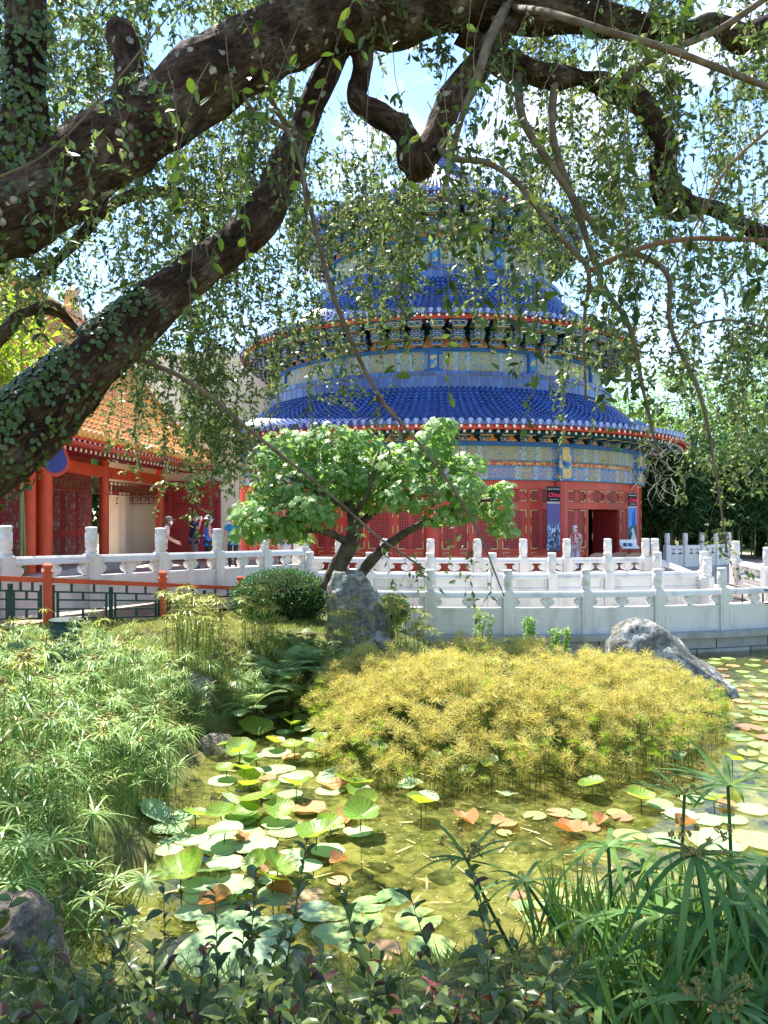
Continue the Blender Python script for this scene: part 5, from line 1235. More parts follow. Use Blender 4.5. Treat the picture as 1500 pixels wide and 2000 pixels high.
c = P(552, 1210, 14.3); shrub_ball('clipped_shrub', 'dark green clipped mound shrub beside the standing rock', (c.x, c.y, .95), .98, .8, 1.05, 9000, .045)
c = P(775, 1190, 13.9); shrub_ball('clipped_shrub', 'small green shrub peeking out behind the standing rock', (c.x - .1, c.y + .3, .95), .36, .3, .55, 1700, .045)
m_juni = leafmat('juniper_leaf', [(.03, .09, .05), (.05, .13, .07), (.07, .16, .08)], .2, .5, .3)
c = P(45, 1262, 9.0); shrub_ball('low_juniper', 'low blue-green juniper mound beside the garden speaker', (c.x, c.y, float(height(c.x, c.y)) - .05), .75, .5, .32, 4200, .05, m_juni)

# ------------------------------------------------------------------ umbrella sedge
m_sedge = leafmat('sedge_blade', [(.20, .36, .09), (.28, .44, .14), (.38, .52, .20), (.17, .32, .07), (.44, .50, .18)], .4, .4, .4)
m_sedge_y = leafmat('yellow_sedge_blade', [(.36, .40, .08), (.44, .46, .11), (.30, .38, .08)], .4, .4, .4)
m_sedge_d = leafmat('dark_sedge_blade', [(.065, .15, .03), (.09, .20, .045), (.13, .25, .055), (.19, .30, .08)], .4, .5, .35)
m_sstem = mat('sedge_stem', (.10, .20, .04), .5, .4, (.15, .27, .06), 8)
m_seed = mat('sedge_seed_head', (.30, .20, .06), .8, .2, (.22, .2, .06), 20)
def blade(q, o, az, L, Wd, rise, droop, mi=0, k=4):
    "an arching folded strip"
    d_ = Vector((math.cos(az), math.sin(az), 0)); sdv = Vector((-d_.y, d_.x, 0)); vs = []
    for i in range(k + 1):
        t_ = i / k; p = Vector(o) + d_ * (L * (t_ - .12 * droop * t_ * t_)) + Vector((0, 0, L * (rise * t_ - droop * t_ * t_))); w = Wd * (math.sin(PI * min(1, .22 + .78 * t_)) ** .7) / 2 + .0006
        vs += [p - sdv * w, p + sdv * w]
    q.add(vs, [(2 * i, 2 * i + 1, 2 * i + 3, 2 * i + 2) for i in range(k)], mi)
def sedge_mesh(H, nb, L, Wd, lean, mats, droop=(.2, .7), rise=(.1, .5), seed=True, sr=.0055, k=4):
    q = MB(); az = rnd.uniform(0, 6.28); top = Vector((math.cos(az) * lean, math.sin(az) * lean, H))
    q.tube([(0, 0, -.1), (top.x * .4, top.y * .4, H * .55), top], [sr, sr * .9, sr * .8], 4, 1)
    for i in range(nb): blade(q, top, 2 * PI * i / nb + rnd.uniform(-.2, .2), L * rnd.uniform(.7, 1.15), Wd, rnd.uniform(*rise), rnd.uniform(*droop), 0, k)
    if k == 4:
        lw_ = Vector((top.x * .3, top.y * .3, H * .5))
        for i in range(nb // 2): blade(q, lw_, 2 * PI * i / nb * 2 + rnd.uniform(-.3, .3), L * rnd.uniform(.6, 1.1), Wd, rnd.uniform(.2, 1.0), rnd.uniform(.2, .9), 0, 3)
    if seed:
        for i in range(9):
            a = rnd.uniform(0, 6.28); e_ = top + Vector((math.cos(a), math.sin(a), rnd.uniform(.5, 1.2))) * L * .22; q.tube([top, e_], [.0012, .001], 3, 2)
            for _ in range(3): q.box(e_ + Vector((rnd.uniform(-.01, .01), rnd.uniform(-.01, .01), rnd.uniform(-.01, .01))), (.010, .010, .012), rz=rnd.uniform(0, 3), mi=2)
    return q.mesh('stalk', mats)
SV = [sedge_mesh(rnd.uniform(.62, .95), rnd.randint(20, 30), rnd.uniform(.17, .29), .0095, rnd.uniform(.02, .3), [m_sedge, m_sstem, m_seed], seed=i % 2 == 0, droop=(.15, 1.0), rise=(-.05, .8)) for i in range(14)]
SY = [sedge_mesh(rnd.uniform(.75, 1.1), rnd.randint(16, 22), rnd.uniform(.19, .24), .012, rnd.uniform(.02, .15), [m_sedge_y, m_sstem, m_seed]) for i in range(5)]
def clump(cx, cy, rx, ry, m_, meshes, label, zs=(.8, 1.15), name='umbrella_sedge', group='umbrella sedge clumps on the bank', filler=True, zoff=0):
    z0 = float(height(cx, cy)); root = empty(name, (cx, cy, max(z0, -.1)), label=label, cat='sedge', group=group)
    for _ in range(m_):
        a = rnd.uniform(0, 6.28); r_ = math.sqrt(rnd.random()); x, y = cx + math.cos(a) * r_ * rx, cy + math.sin(a) * r_ * ry; z = max(-.1, float(height(x, y))) + zoff
        o = mkobj('stalk', rnd.choice(meshes), root, (x - cx, y - cy, z - max(z0, -.1)), (rnd.uniform(-.12, .12), rnd.uniform(-.12, .12), rnd.uniform(0, 6.28))); k = rnd.uniform(*zs); o.scale = (k, k, k)
    return root
W_ = ['first', 'second', 'third', 'fourth', 'fifth']
rows_ = [([(-2.6, 5.5, .45, .5, 14), (-2.75, 6.6, .55, .6, 17), (-2.7, 7.7, .55, .6, 17), (-3.0, 8.8, .6, .6, 17), (-2.75, 9.7, .45, .45, 12)], '%s sedge clump along the waterline counting from the pale bank rock'),
         ([(-3.3, 5.2, .5, .5, 12), (-3.6, 6.3, .6, .6, 17), (-3.6, 7.6, .6, .6, 17), (-4.0, 8.8, .6, .55, 17), (-3.6, 9.7, .6, .4, 13)], '%s sedge clump in the second row up the bank from the pale rock')]
for lst, lb in rows_:
    for i, (cx, cy, rx, ry, m_) in enumerate(lst):
        k_ = {(-4.0, 8.8): .62, (-3.6, 9.7): .6, (-3.6, 7.6): .82, (-2.75, 9.7): .8, (-3.0, 8.8): .88}.get((cx, cy), 1); clump(cx, cy, rx, ry, int(m_ * 2.2), SV + SY[:1], lb % W_[i], (.8 * k_, 1.15 * k_))
clump(-4.5, 7.4, .6, .6, 28, SV + SY[:1], 'light green sedge clump high on the bank below the low juniper', (.55, .75))
clump(-5.0, 8.7, .6, .6, 26, SV + SY[:1], 'light green sedge clump standing around the low juniper by the garden speaker', (.4, .55))
clump(-2.75, 10.9, .42, .45, 46, SY, 'tall yellow-tipped umbrella sedge clump with bare stems above the pond edge', (.95, 1.25), group=None)
clump(-1.95, 11.9, .35, .3, 26, SY, 'shorter yellow-green sedge clump in front of the clipped mound shrub', (.75, 1.0), group=None)
clump(-2.1, 10.75, .3, .3, 22, SV, 'low green sedge clump at the foot of the tall yellow-tipped sedge', (.55, .8), group=None)
clump(-1.5, 11.35, .3, .2, 18, SY, 'low yellow-green sedge tuft among the ferns at the pond edge', (.5, .75), group=None)
clump(-.35, 12.25, .6, .22, 24, SY, 'pale umbrella sedge spreading in front of the standing rock', (.7, 1.0), group=None)
clump(.42, 12.75, .42, .28, 34, SY, 'dense umbrella sedge clump to one side of the standing rock, by the terrace', (.85, 1.1), group=None, zoff=.05)
clump(-2.15, 5.0, .4, .45, 13, [sedge_mesh(rnd.uniform(.35, .55), 20, .22, .013, .1, [m_sedge, m_sstem, m_seed], seed=False) for _ in range(4)], 'low grey-green sedge clump drooping over the water by the bank rock', (.9, 1.2), group=None)

# large dark sedge of the near bank
def stalk_to(root, top, base, nb, L, Wd, droop, rise, mi_mats, seed=False):
    top, base = Vector(top), Vector(base); q = MB(); m_ = base.lerp(top, .55) + Vector((rnd.uniform(-.03, .03), 0, 0)); q.tube([base, m_, top], [.009, .008, .007], 6, 1)
    for i in range(nb): blade(q, top, 2 * PI * i / nb + rnd.uniform(-.25, .25), L * rnd.uniform(.7, 1.2), Wd, rnd.uniform(*rise), rnd.uniform(*droop), 0, 6)
    if seed:
        for i in range(16):
            a = rnd.uniform(0, 6.28); e_ = top + Vector((math.cos(a), math.sin(a), rnd.uniform(.2, 1.1))) * rnd.uniform(.05, .12); q.tube([top, e_], [.0012, .001], 3, 2)
            for _ in range(7): q.box(e_ + Vector((rnd.uniform(-.012, .012), rnd.uniform(-.012, .012), rnd.uniform(-.012, .012))), (.005, .005, .012), rz=rnd.uniform(0, 3), mi=2, ry=rnd.uniform(-1, 1))
    q.build('stalk', mi_mats, root)
DM = [m_sedge_d, mat('dark_sedge_stem', (.03, .08, .025), .4, .5), m_seed]
near1 = empty('umbrella_sedge', (1.5, 3.1, 1.0), label='big dark green umbrella sedge with broad drooping blades on the near bank', cat='sedge')
for x, y, d, nb, L, dr, ri, sd_ in [(1422, 1535, 3.2, 14, .36, (.0, .45), (.0, .7), 0), (1337, 1552, 3.4, 14, .26, (.0, .4), (.0, .6), 1), (1188, 1653, 3.1, 13, .36, (.3, .9), (.0, .5), 0), (1358, 1668, 2.7, 14, .44, (.6, 1.3), (.0, .4), 1), (1437, 1764, 2.6, 16, .36, (.5, 1.1), (.0, .5), 0), (1290, 1790, 2.7, 16, .34, (.4, 1.0), (.1, .5), 0),
                             (1500, 1690, 2.9, 15, .36, (.3, .9), (.1, .6), 0), (1480, 1830, 2.5, 16, .33, (.4, 1.0), (.1, .5), 0), (1360, 1850, 2.6, 16, .34, (.4, 1.0), (.1, .5), 0), (1400, 1960, 2.2, 14, .30, (.2, .8), (.2, .6), 1), (1230, 1880, 2.7, 16, .32, (.4, 1.0), (.1, .5), 0), (1300, 1950, 2.4, 15, .30, (.3, .9), (.1, .5), 0), (1490, 1940, 2.3, 15, .30, (.3, .9), (.1, .5), 0), (1440, 1880, 2.6, 15, .33, (.4, 1.), (.1, .5), 0), (1170, 1960, 2.5, 15, .27, (.3, .9), (.1, .5), 0), (1260, 1700, 3.1, 13, .30, (.4, 1.0), (.1, .5), 0), (1420, 1700, 3.0, 14, .34, (.4, 1.1), (.1, .5), 0)]:
    t_ = P(x, y, d); bz = max(-.1, float(height(t_.x + .1, t_.y + .05))); stalk_to(near1, t_, (t_.x + rnd.uniform(-.05, .15), t_.y + rnd.uniform(-.1, .12), bz - .05), nb, L * .86, .023, dr, ri, DM, sd_)
near2 = empty('umbrella_sedge', (.75, 3.3, .6), label='slender dark umbrella sedge stalks leaning over the lily pads', cat='sedge')
for x, y, d, nb, L, dr, ri, sd_ in [(1025, 1722, 3.2, 12, .28, (.4, 1.0), (.0, .5), 0), (912, 1680, 3.3, 12, .30, (.0, .7), (.0, .8), 1), (1094, 1913, 2.6, 14, .22, (.2, .7), (.2, .6), 1), (1150, 1800, 2.9, 13, .28, (.3, .9), (.1, .5), 0)]:
    t_ = P(x, y, d); bz = max(-.1, float(height(t_.x + .3, t_.y - .2))); stalk_to(near2, t_, (t_.x + .22, t_.y - .1, bz - .05), nb, L, .018, dr, ri, DM, sd_)

# ------------------------------------------------------------------ dwarf papyrus bed
m_pap = leafmat('papyrus_umbel', [(.36, .43, .10), (.53, .49, .14), (.59, .47, .15), (.64, .53, .21), (.43, .48, .13), (.52, .45, .13)], .35, .6, .2)
m_papg = leafmat('green_papyrus_umbel', [(.20, .34, .05), (.28, .42, .07), (.38, .45, .08)], .35, .6, .2)
m_pstem = mat('papyrus_stem', (.07, .15, .02), .6, .3, (.12, .2, .03), 9)
def umbel(nr_, L, flat, hook=True):
    q = MB()
    for i in range(nr_):
        z = 1 - (i + .5) / nr_ * flat; a = i * 2.39996; r_ = math.sqrt(max(0, 1 - z * z)); d_ = Vector((r_ * math.cos(a), r_ * math.sin(a), z)); Lr = L * rnd.uniform(.8, 1.1); sdv = d_.orthogonal().normalized() * L * .026; e_ = d_ * Lr
        q.add([-sdv, sdv, e_ + sdv * .8, e_ - sdv * .8], [(0, 1, 2, 3)])
        if hook:
            for _ in range(3):
                h_ = e_ + Vector((rnd.uniform(-1, 1), rnd.uniform(-1, 1), rnd.uniform(-1, .7))) * L * .33; q.add([e_ - sdv * 1.4, e_ + sdv * 1.4, h_], [(0, 1, 2)])
    return q
UQ = [umbel(34, .088, 1.6), umbel(32, .095, 1.45), umbel(38, .085, 1.75)]
UG = [umbel(34, .065, 1.25, False)]
UM = [q.mesh('umbel', m_pap) for q in UQ]; UMg = [q.mesh('umbel', m_papg) for q in UG]
BC = np.array([1.6, 10.6]); cand = []
while len(cand) < 3000:
    a = nr.uniform(0, 2 * PI); r_ = math.sqrt(nr.random()); x, y = BC[0] + math.cos(a) * r_ * 3.15, BC[1] + math.sin(a) * r_ * 2.6
    ext = 1 + .10 * math.sin(3 * a + 1) + .06 * math.sin(5 * a)
    x, y = BC[0] + (x - BC[0]) * ext, BC[1] + (y - BC[1]) * ext
    if float(height(x, y)) > .06: continue
    rim = r_; nzv = mnoise.noise(Vector((x * 1.5, y * 1.5, 3.3))); zt = .30 + .66 * (1 - rim ** 2.4) + nr.normal(0, .10) + .16 * nzv
    if mnoise.noise(Vector((x * 2.3, y * 2.3, 9.1))) > .42: continue
    if rim > .86: zt *= nr.uniform(.62, 1.05)
    cand.append((x, y, zt, nr.uniform(.55, 1.4), rim))
cand.sort(key=lambda c_: c_[1] - c_[2] * 1.2 - (.4 * nr.random()))
bed_ = empty('dwarf_papyrus', (BC[0], BC[1], 0), label='broad mound of golden-headed dwarf papyrus growing in the pond', cat='papyrus')
mass = {0: [], 1: [], 2: [], 3: []}
VV, FF, nb_ = [], [], 0
for i, (x, y, zt, k, rim) in enumerate(cand):
    green = nr.random() < np.clip(.06 + .45 * (rim > .87) + .5 * mnoise.noise(Vector((x * 1.1, y * 1.1, 6))), 0, .9); rot = (nr.normal(0, .25), nr.normal(0, .25), nr.uniform(0, 6.28))
    if i < 300:
        o = mkobj('umbel', (UMg[0] if green else UM[i % 3]), bed_, (x - BC[0], y - BC[1], zt), rot); o.scale = (k, k, k)
    else: mass[3 if green else i % 3].append((x, y, zt, k, rot))
    lx, ly = nr.normal(0, .04), nr.normal(0, .04)
    for j in range(3):
        a_ = 2 * PI * j / 3; VV += [(x + lx + .0028 * math.cos(a_), y + ly + .0028 * math.sin(a_), -.15), (x + .0022 * math.cos(a_), y + .0022 * math.sin(a_), zt)]
    for j in range(3): FF.append((nb_ + 2 * j, nb_ + 2 * ((j + 1) % 3), nb_ + 2 * ((j + 1) % 3) + 1, nb_ + 2 * j + 1))
    nb_ += 6
o = mkobj('stems', fast_mesh('stems', np.array(VV) - np.array([BC[0], BC[1], 0]), FF, m_pstem), bed_); o['kind'] = 'stuff'
tq = MB()
for key, lst in mass.items():
    src = UG[0] if key == 3 else UQ[key]; base = [Vector(v_) for v_ in src.v]
    for x, y, zt, k, rot in lst:
        Mx = Matrix.Translation((x - BC[0], y - BC[1], zt)) @ Matrix.Rotation(rot[2], 4, 'Z') @ Matrix.Rotation(rot[0], 4, 'X') @ Matrix.Scale(k, 4)
        b_ = len(tq.v); tq.v += [tuple(Mx @ v_) for v_ in base]; tq.f += [tuple(b_ + i for i in f) for f in src.f]; tq.m += [int(key == 3)] * len(src.f)
o = mkobj('umbels', tq.mesh('umbels', [m_pap, m_papg]), bed_); o['kind'] = 'stuff'

# ------------------------------------------------------------------ ferns
m_fern = leafmat('fern_frond', [(.21, .34, .10), (.29, .42, .15), (.37, .48, .21)], .35, .45, .35)
def frond_mesh(L, droop):
    q = MB(); k = 22; ps = []
    for i in range(k + 1): t_ = i / k; ps.append(Vector((L * (t_ - .1 * t_ * t_), 0, L * (.75 * t_ - droop * t_ * t_))))
    q.tube(ps[::3], [.003] * len(ps[::3]), 3)
    for i in range(3, k):
        t_ = i / k; wl_ = L * .24 * math.sin(PI * (.12 + .86 * t_)) ** .8
        for s_ in (-1, 1):
            e_ = ps[i] + Vector((wl_ * .3, s_ * wl_, -.12 * wl_)); q.add([ps[i] + Vector((-.008, 0, 0)), ps[i] + Vector((.012, 0, 0)), e_ + Vector((.004, 0, 0)), ps[i].lerp(e_, .5) + Vector((-.012, 0, 0))], [(0, 1, 2, 3)])
    return q.mesh('frond', m_fern)
FM = [frond_mesh(rnd.uniform(.6, .85), rnd.uniform(.45, .85)) for _ in range(4)]
for x, y, d, m_, lb in [(560, 1310, 11.4, 17, 'arching pale green fern beneath the clipped shrub'), (625, 1295, 11.8, 16, 'feathery fern leaning over the dark rock toward the papyrus mound'), (480, 1385, 10.6, 17, 'grey-green fern overhanging the water below the tall sedge'), (590, 1270, 12.4, 18, 'upright fern close against the clipped mound shrub'), (530, 1345, 11.0, 17, 'low fern between the tall sedge and the dark rock'), (660, 1340, 11.3, 14, 'small fern at the edge of the golden papyrus')]:
    c = P(x, y, d); r_ = empty('fern', (c.x, c.y, c.z - .05), label=lb, cat='fern')
    for i in range(m_): o = mkobj('frond', rnd.choice(FM), r_, (rnd.uniform(-.12, .12), rnd.uniform(-.12, .12), 0), (0, rnd.uniform(-.5, .3), 2 * PI * i / m_ + rnd.uniform(-.2, .2)))

# ------------------------------------------------------------------ ground cover and bank grass
def grass(name, label, pts, L, Wd, mm, cat):
    pts = np.asarray(pts); m_ = len(pts); d_ = unit(rvec(m_) * np.array([1, 1, .3]) + np.array([0, 0, .9]))
    V_, F_ = scatter(np.array(LEAF_V) * np.array([Wd / .22 * .5, 1, 1]), LEAF_F, frames(d_, rvec(m_)), pts, nr.uniform(.6, 1.3, m_) * L)
    o = mkobj(name, fast_mesh(name, V_, F_, mm)); return tag(o, label, cat, kind='stuff')
m_moss = leafmat('moss_lawn', [(.28, .31, .08), (.34, .36, .11), (.40, .39, .15), (.24, .28, .07)], .25, .7, .2)
m_bgr = leafmat('bank_grass', [(.12, .19, .04), (.19, .27, .06), (.27, .33, .10), (.34, .33, .14)], .35, .5, .3)
g1 = nr.uniform([-9, 8.6], [-1.6, 15.2], (60000, 2)); fxl = np.interp(g1[:, 1], [8.6, 10, 11, 13.4, 15.3], [-6.3, -5.5, -4.95, -3.95, -2.9]); g1 = g1[(g1[:, 0] > fxl) & (g1[:, 0] < np.interp(g1[:, 1], _ey, _ex) - .3)]
grass('moss_lawn', 'soft yellow-green mossy ground cover in front of the red fence', np.column_stack([g1, height(g1[:, 0], g1[:, 1])]), .075, .16, m_moss, 'ground cover')
g2 = nr.uniform([-6.5, 3.9], [-1.9, 11.5], (26000, 2)); g2 = g2[g2[:, 0] < np.interp(g2[:, 1], _ey, _ex) - .05]
g3 = nr.uniform([-2.0, 11.2], [1.3, 14.5], (7000, 2)); g3 = g3[g3[:, 0] < np.interp(g3[:, 1], _ey, _ex)]
g4 = nr.uniform([-3, 1.6], [3, 4.3], (9000, 2)); g2 = np.vstack([g2, g3, g4])
grass('bank_grass', 'tangled green grass blades covering the pond bank', np.column_stack([g2, height(g2[:, 0], g2[:, 1])]), .13, .05, m_bgr, 'grass')
gs = nr.uniform([.75, 2.3], [2.6, 4.0], (1500, 2)); d_ = unit(rvec(1500) * np.array([.5, .5, .1]) + np.array([0, 0, 1]))
V_, F_ = scatter(np.array(LEAF_V) * np.array([.09, 1, 1]), LEAF_F, frames(d_, rvec(1500) * np.array([1, 1, .1])), np.column_stack([gs, height(gs[:, 0], gs[:, 1])]), nr.uniform(.2, .5, 1500))
tag(mkobj('strap_grass', fast_mesh('strap_grass', V_, F_, m_sedge_d)), 'fine upright strap grass growing among the big umbrella sedge', 'grass', kind='stuff')
# pale feathery plants before the pond wall
m_pale = leafmat('pale_feathery_leaf', [(.25, .38, .14), (.34, .46, .2)], .35, .6, .2); m_lime = leafmat('lime_leaf', [(.20, .36, .09), (.28, .42, .14)], .4, .45, .3)
for x, y, d, h_, mm, lb in [(940, 1235, 14.2, .42, m_pale, 'pale feathery upright plant before the stone pond wall'), (1030, 1235, 14.3, .28, m_lime, 'lime green leafy sprig growing by the stone pond wall'), (1095, 1245, 13.9, .18, m_lime, 'lime green low sprig behind the golden papyrus crest')]:
    c = P(x, y, d); r_ = empty('waterside_plant', (c.x, c.y, .05), label=lb, cat='plant')
    for i in range(6):
        q = MB(); b_ = Vector((rnd.uniform(-.14, .14), rnd.uniform(-.1, .1), 0)); e_ = b_ + Vector((rnd.uniform(-.15, .15), rnd.uniform(-.1, .1), c.z + h_ * rnd.uniform(.7, 1.1) - .05)); q.tube([b_, e_], [.005, .003], 4); s_ = mkobj('stem', q.mesh('stem', m_pstem), r_)
        pp = np.array([np.array(b_) * (1 - t_) + np.array(e_) * t_ for t_ in nr.uniform(.45, 1, 60)]); V_, F_ = scatter(LEAF_V, LEAF_F, frames(unit(rvec(60) + np.array([0, 0, .5])), rvec(60)), pp, nr.uniform(.05, .11, 60))
        f = mkobj('foliage', fast_mesh('foliage', V_, F_, mm), r_); f['kind'] = 'stuff'
# ------------------------------------------------------------------ lotus leaves and lily pads
m_lot_y = leafmat('lotus_leaf_lit_tint', [(.22, .36, .05), (.28, .42, .06), (.18, .33, .05)], .5, .4, .35, veins=20)  # yellower copy of the lotus leaf: backlit glow put into its colours
m_lot_m = leafmat('lotus_leaf_mint', [(.28, .45, .18), (.35, .52, .24), (.24, .41, .14), (.32, .47, .26)], .25, .5, .35, veins=20)
m_lot_b = leafmat('lotus_leaf_withered', [(.45, .2, .07), (.50, .26, .10), (.36, .16, .06)], .3, .6, .25, veins=18)
m_pad = leafmat('lily_pad', [(.26, .42, .10), (.32, .46, .14), (.22, .38, .12), (.36, .44, .12)], .2, .35, .45, veins=14)
m_padr = leafmat('lily_pad_russet', [(.42, .22, .10), (.46, .30, .14), (.34, .16, .09)], .2, .4, .4, veins=14)
m_lstem = mat('lotus_stalk', (.05, .09, .02), .6, .3, (.09, .13, .03), 10)
def lotus_mesh(mm, cup, wave, seed, fold=0):
    q = MB(); n_, rings = 32, 5; r2 = random.Random(seed); ph = [r2.uniform(0, 6.28) for _ in range(3)]; q.v.append((0, 0, -.02 - .12 * cup)); tears = [r2.uniform(0, 6.28) for _ in range(2)]
    for i in range(1, rings + 1):
        t_ = i / rings
        for j in range(n_):
            a = 2 * PI * j / n_; rr_ = t_ * (1 + (.05 * math.sin(2 * a + ph[0]) + .035 * math.sin(5 * a + ph[1]) + r2.uniform(-.012, .012)) * t_)
            if i == rings:
                for ta in tears: rr_ *= 1 - .10 * math.exp(-((math.sin((a - ta) / 2)) ** 2) / .006)
            z = cup * (t_ ** 2 - .12) * .35 + wave * t_ ** 2 * (math.sin(3 * a + ph[2]) * .5 + math.sin(5 * a + ph[0]) * .3 + math.sin(2 * a + ph[1]) * .6) * .16
            x, y = rr_ * math.cos(a), rr_ * math.sin(a)
            z += fold * abs(x) * .75; x *= 1 - .28 * min(1, fold)
            q.v.append((x, y, z))
    q.f += [(0, 1 + j, 1 + (j + 1) % n_) for j in range(n_)]
    for i in range(rings - 1): q.f += [(1 + i * n_ + j, 1 + (i + 1) * n_ + j, 1 + (i + 1) * n_ + (j + 1) % n_, 1 + i * n_ + (j + 1) % n_) for j in range(n_)]
    q.m = [0] * len(q.f); return q.mesh('blade', mm, smooth=True)
def pad_mesh(mm, seed):
    q = MB(); r2 = random.Random(seed); n_ = 40; q.v.append((0, 0, .0)); g_ = R(14)
    for t_ in (.5, 1.0):
        for j in range(n_ + 1):
            a = g_ + (2 * PI - 2 * g_) * j / n_; rr_ = t_ * (1 + (.03 * (j % 2) if t_ == 1 else 0) + .03 * math.sin(3 * a + seed)); q.v.append((rr_ * math.cos(a), rr_ * math.sin(a) * .96, .012 * math.sin(4 * a + seed) * t_ + (.02 if t_ == 1 else 0)))
    q.f += [(0, 1 + j, 2 + j) for j in range(n_)]; q.f += [(1 + j, n_ + 2 + j, n_ + 3 + j, 2 + j) for j in range(n_)]; q.m = [0] * len(q.f); return q.mesh('lily_pad', mm, smooth=True)
LOT = {'y': [lotus_mesh(m_lot_y, .6, .7, s, .35 * (s % 2)) for s in range(5)], 'm': [lotus_mesh(m_lot_m, .35, .7, 10 + s, .3 * (s % 2)) for s in range(5)], 'f': [lotus_mesh(m_lot_m, .05, .14, 20 + s) for s in range(4)], 'b': [lotus_mesh(m_lot_b, .3, 1.1, 30 + s, .8 * (s % 2)) for s in range(4)]}
PAD = {'g': [pad_mesh(m_pad, s) for s in range(4)], 'r': [pad_mesh(m_padr, 7 + s) for s in range(3)]}
LAB = {'y': ('bright yellow-green lotus leaf raised on its stalk above the pond', 'raised yellow-green lotus leaves'), 'm': ('pale mint lotus leaf raised and tilted above the water', 'raised mint lotus leaves'), 'f': ('flat pale mint lotus leaf floating on the water', 'floating mint lotus leaves'), 'b': ('withered orange-brown lotus leaf lying on the water', 'withered lotus leaves')}
def lotus(x, y, w, kind, hz=None, tilt=None, az=None):
    z = {'y': rnd.uniform(.07, .2), 'm': rnd.uniform(.04, .12), 'f': .012 + rnd.uniform(0, .012), 'b': .03}[kind] if hz is None else hz
    c = PW(x, y, z); r_ = w * (.86 if kind in 'ym' else .94) / 2 / F * c.y; tl = (rnd.uniform(.08, .55) if kind in 'ym' else rnd.uniform(0, .03)) if tilt is None else tilt
    az = rnd.uniform(0, 6.28) if az is None else az
    root = empty('lotus_leaf', (c.x, c.y, 0), label=LAB[kind][0], cat='lotus leaf', group=LAB[kind][1])
    o = mkobj('blade', rnd.choice(LOT[kind]), root, (0, 0, z), scale=r_); o.rotation_mode = 'ZYX'; o.rotation_euler = (math.cos(az) * tl, math.sin(az) * tl, rnd.uniform(0, 6.28))
    if kind in 'ym':
        q = MB(); q.tube([(rnd.uniform(-.05, .05), rnd.uniform(-.05, .05), -.38), (rnd.uniform(-.015, .015), 0, z * .5), (0, 0, z - .03 * r_)], .006, 6); mkobj('stalk', q.mesh('stalk', m_lstem), root)
def pad(x, y, w, kind='g'):
    c = PW(x, y, 0); r_ = w / 2 / F * c.y; o = mkobj('lily_pad', rnd.choice(PAD[kind]), None, (c.x, c.y, .008 + rnd.uniform(0, .014)), (rnd.uniform(-.02, .02), rnd.uniform(-.02, .02), rnd.uniform(0, 6.28)), scale=r_)
    tag(o, 'round notched green lily pad floating on the pond' if kind == 'g' else 'russet aging lily pad floating on the pond', 'lily pad', 'green lily pads' if kind == 'g' else 'russet lily pads')
for x, y, w in [(500, 1420, 78), (556, 1400, 42), (470, 1462, 70), (632, 1442, 58), (478, 1500, 62), (530, 1540, 54), (502, 1558, 92), (578, 1532, 70), (545, 1580, 70), (690, 1525, 92), (714, 1566, 66), (706, 1592, 92), (618, 1630, 98), (644, 1612, 72), (540, 1692, 92), (1155, 1530, 66), (1250, 1557, 70), (915, 1502, 46), (820, 1566, 70), (1430, 1482, 52), (355, 1702, 120), (590, 1410, 50), (430, 1590, 70), (1395, 1560, 60), (700, 1905 - 360, 60), (575, 1455, 60), (480, 1585, 66)]: lotus(x, y, w, 'y')
for x, y, w in [(500, 1482, 62), (870, 1440, 56), (845, 1474, 36), (866, 1492, 34), (800, 1532, 62), (830, 1560, 66), (990, 1550, 52), (955, 1484, 46), (735, 1455, 54), (440, 1625, 84), (470, 1600, 76), (600, 1420, 60), (410, 1700, 92), (385, 1650, 72), (1320, 1475, 46), (870, 1288, 52), (460, 1740, 90), (300, 1590, 90)]: lotus(x, y, w, 'm')
for x, y, w in [(365, 1590, 66), (330, 1615, 74), (370, 1635, 72), (420, 1650, 90), (560, 1620, 78), (500, 1650, 90), (570, 1520, 60), (540, 1470, 60), (400, 1745, 90), (330, 1660, 60), (450, 1800, 130), (420, 1860, 170), (380, 1780, 76), (520, 1860, 110), (480, 1930, 150), (560, 1960, 120), (700, 1965, 110), (600, 1690, 60), (570, 1670, 60), (530, 1715, 56), (1330, 1590, 66), (1290, 1570, 56), (1380, 1600, 66), (1400, 1640, 120), (1480, 1640, 100), (1470, 1580, 66), (1350, 1560, 50), (1430, 1600, 60), (940, 1975, 110), (1300, 1640, 70), (640, 1660, 70), (560, 1500, 40), (620, 1780, 86), (545, 1810, 100)]: lotus(x, y, w, 'f')
for x, y, w in [(655, 1532, 62), (604, 1580, 66), (545, 1742, 58), (662, 1682, 44), (910, 1602, 60), (985, 1607, 54), (1110, 1622, 60), (1175, 1605, 46), (500, 1702, 50), (420, 1762, 70), (680, 1600, 60), (570, 1480, 40), (520, 1520, 40), (470, 1640, 40), (1340, 1610, 46), (1420, 1570, 40)]: lotus(x, y, w, 'b')
for x, y, w in [(720, 1770, 66), (768, 1756, 66), (652, 1790, 58), (708, 1796, 84), (816, 1800, 92), (842, 1856, 98), (650, 1826, 82), (940, 1746, 24), (1085, 1745, 40), (1157, 1740, 38), (1062, 1772, 44), (1022, 1772, 42), (1178, 1756, 44), (1120, 1765, 40), (1092, 1792, 56), (1186, 1790, 50), (1040, 1800, 40), (1140, 1800, 48), (1220, 1780, 40), (1070, 1825, 50), (1150, 1830, 44), (1045, 1595, 44), (1120, 1592, 50), (985, 1690 - 60, 30), (1205, 1590, 40), (690, 1850, 60), (770, 1920, 70), (1230, 1635, 66)]: pad(x, y, w)
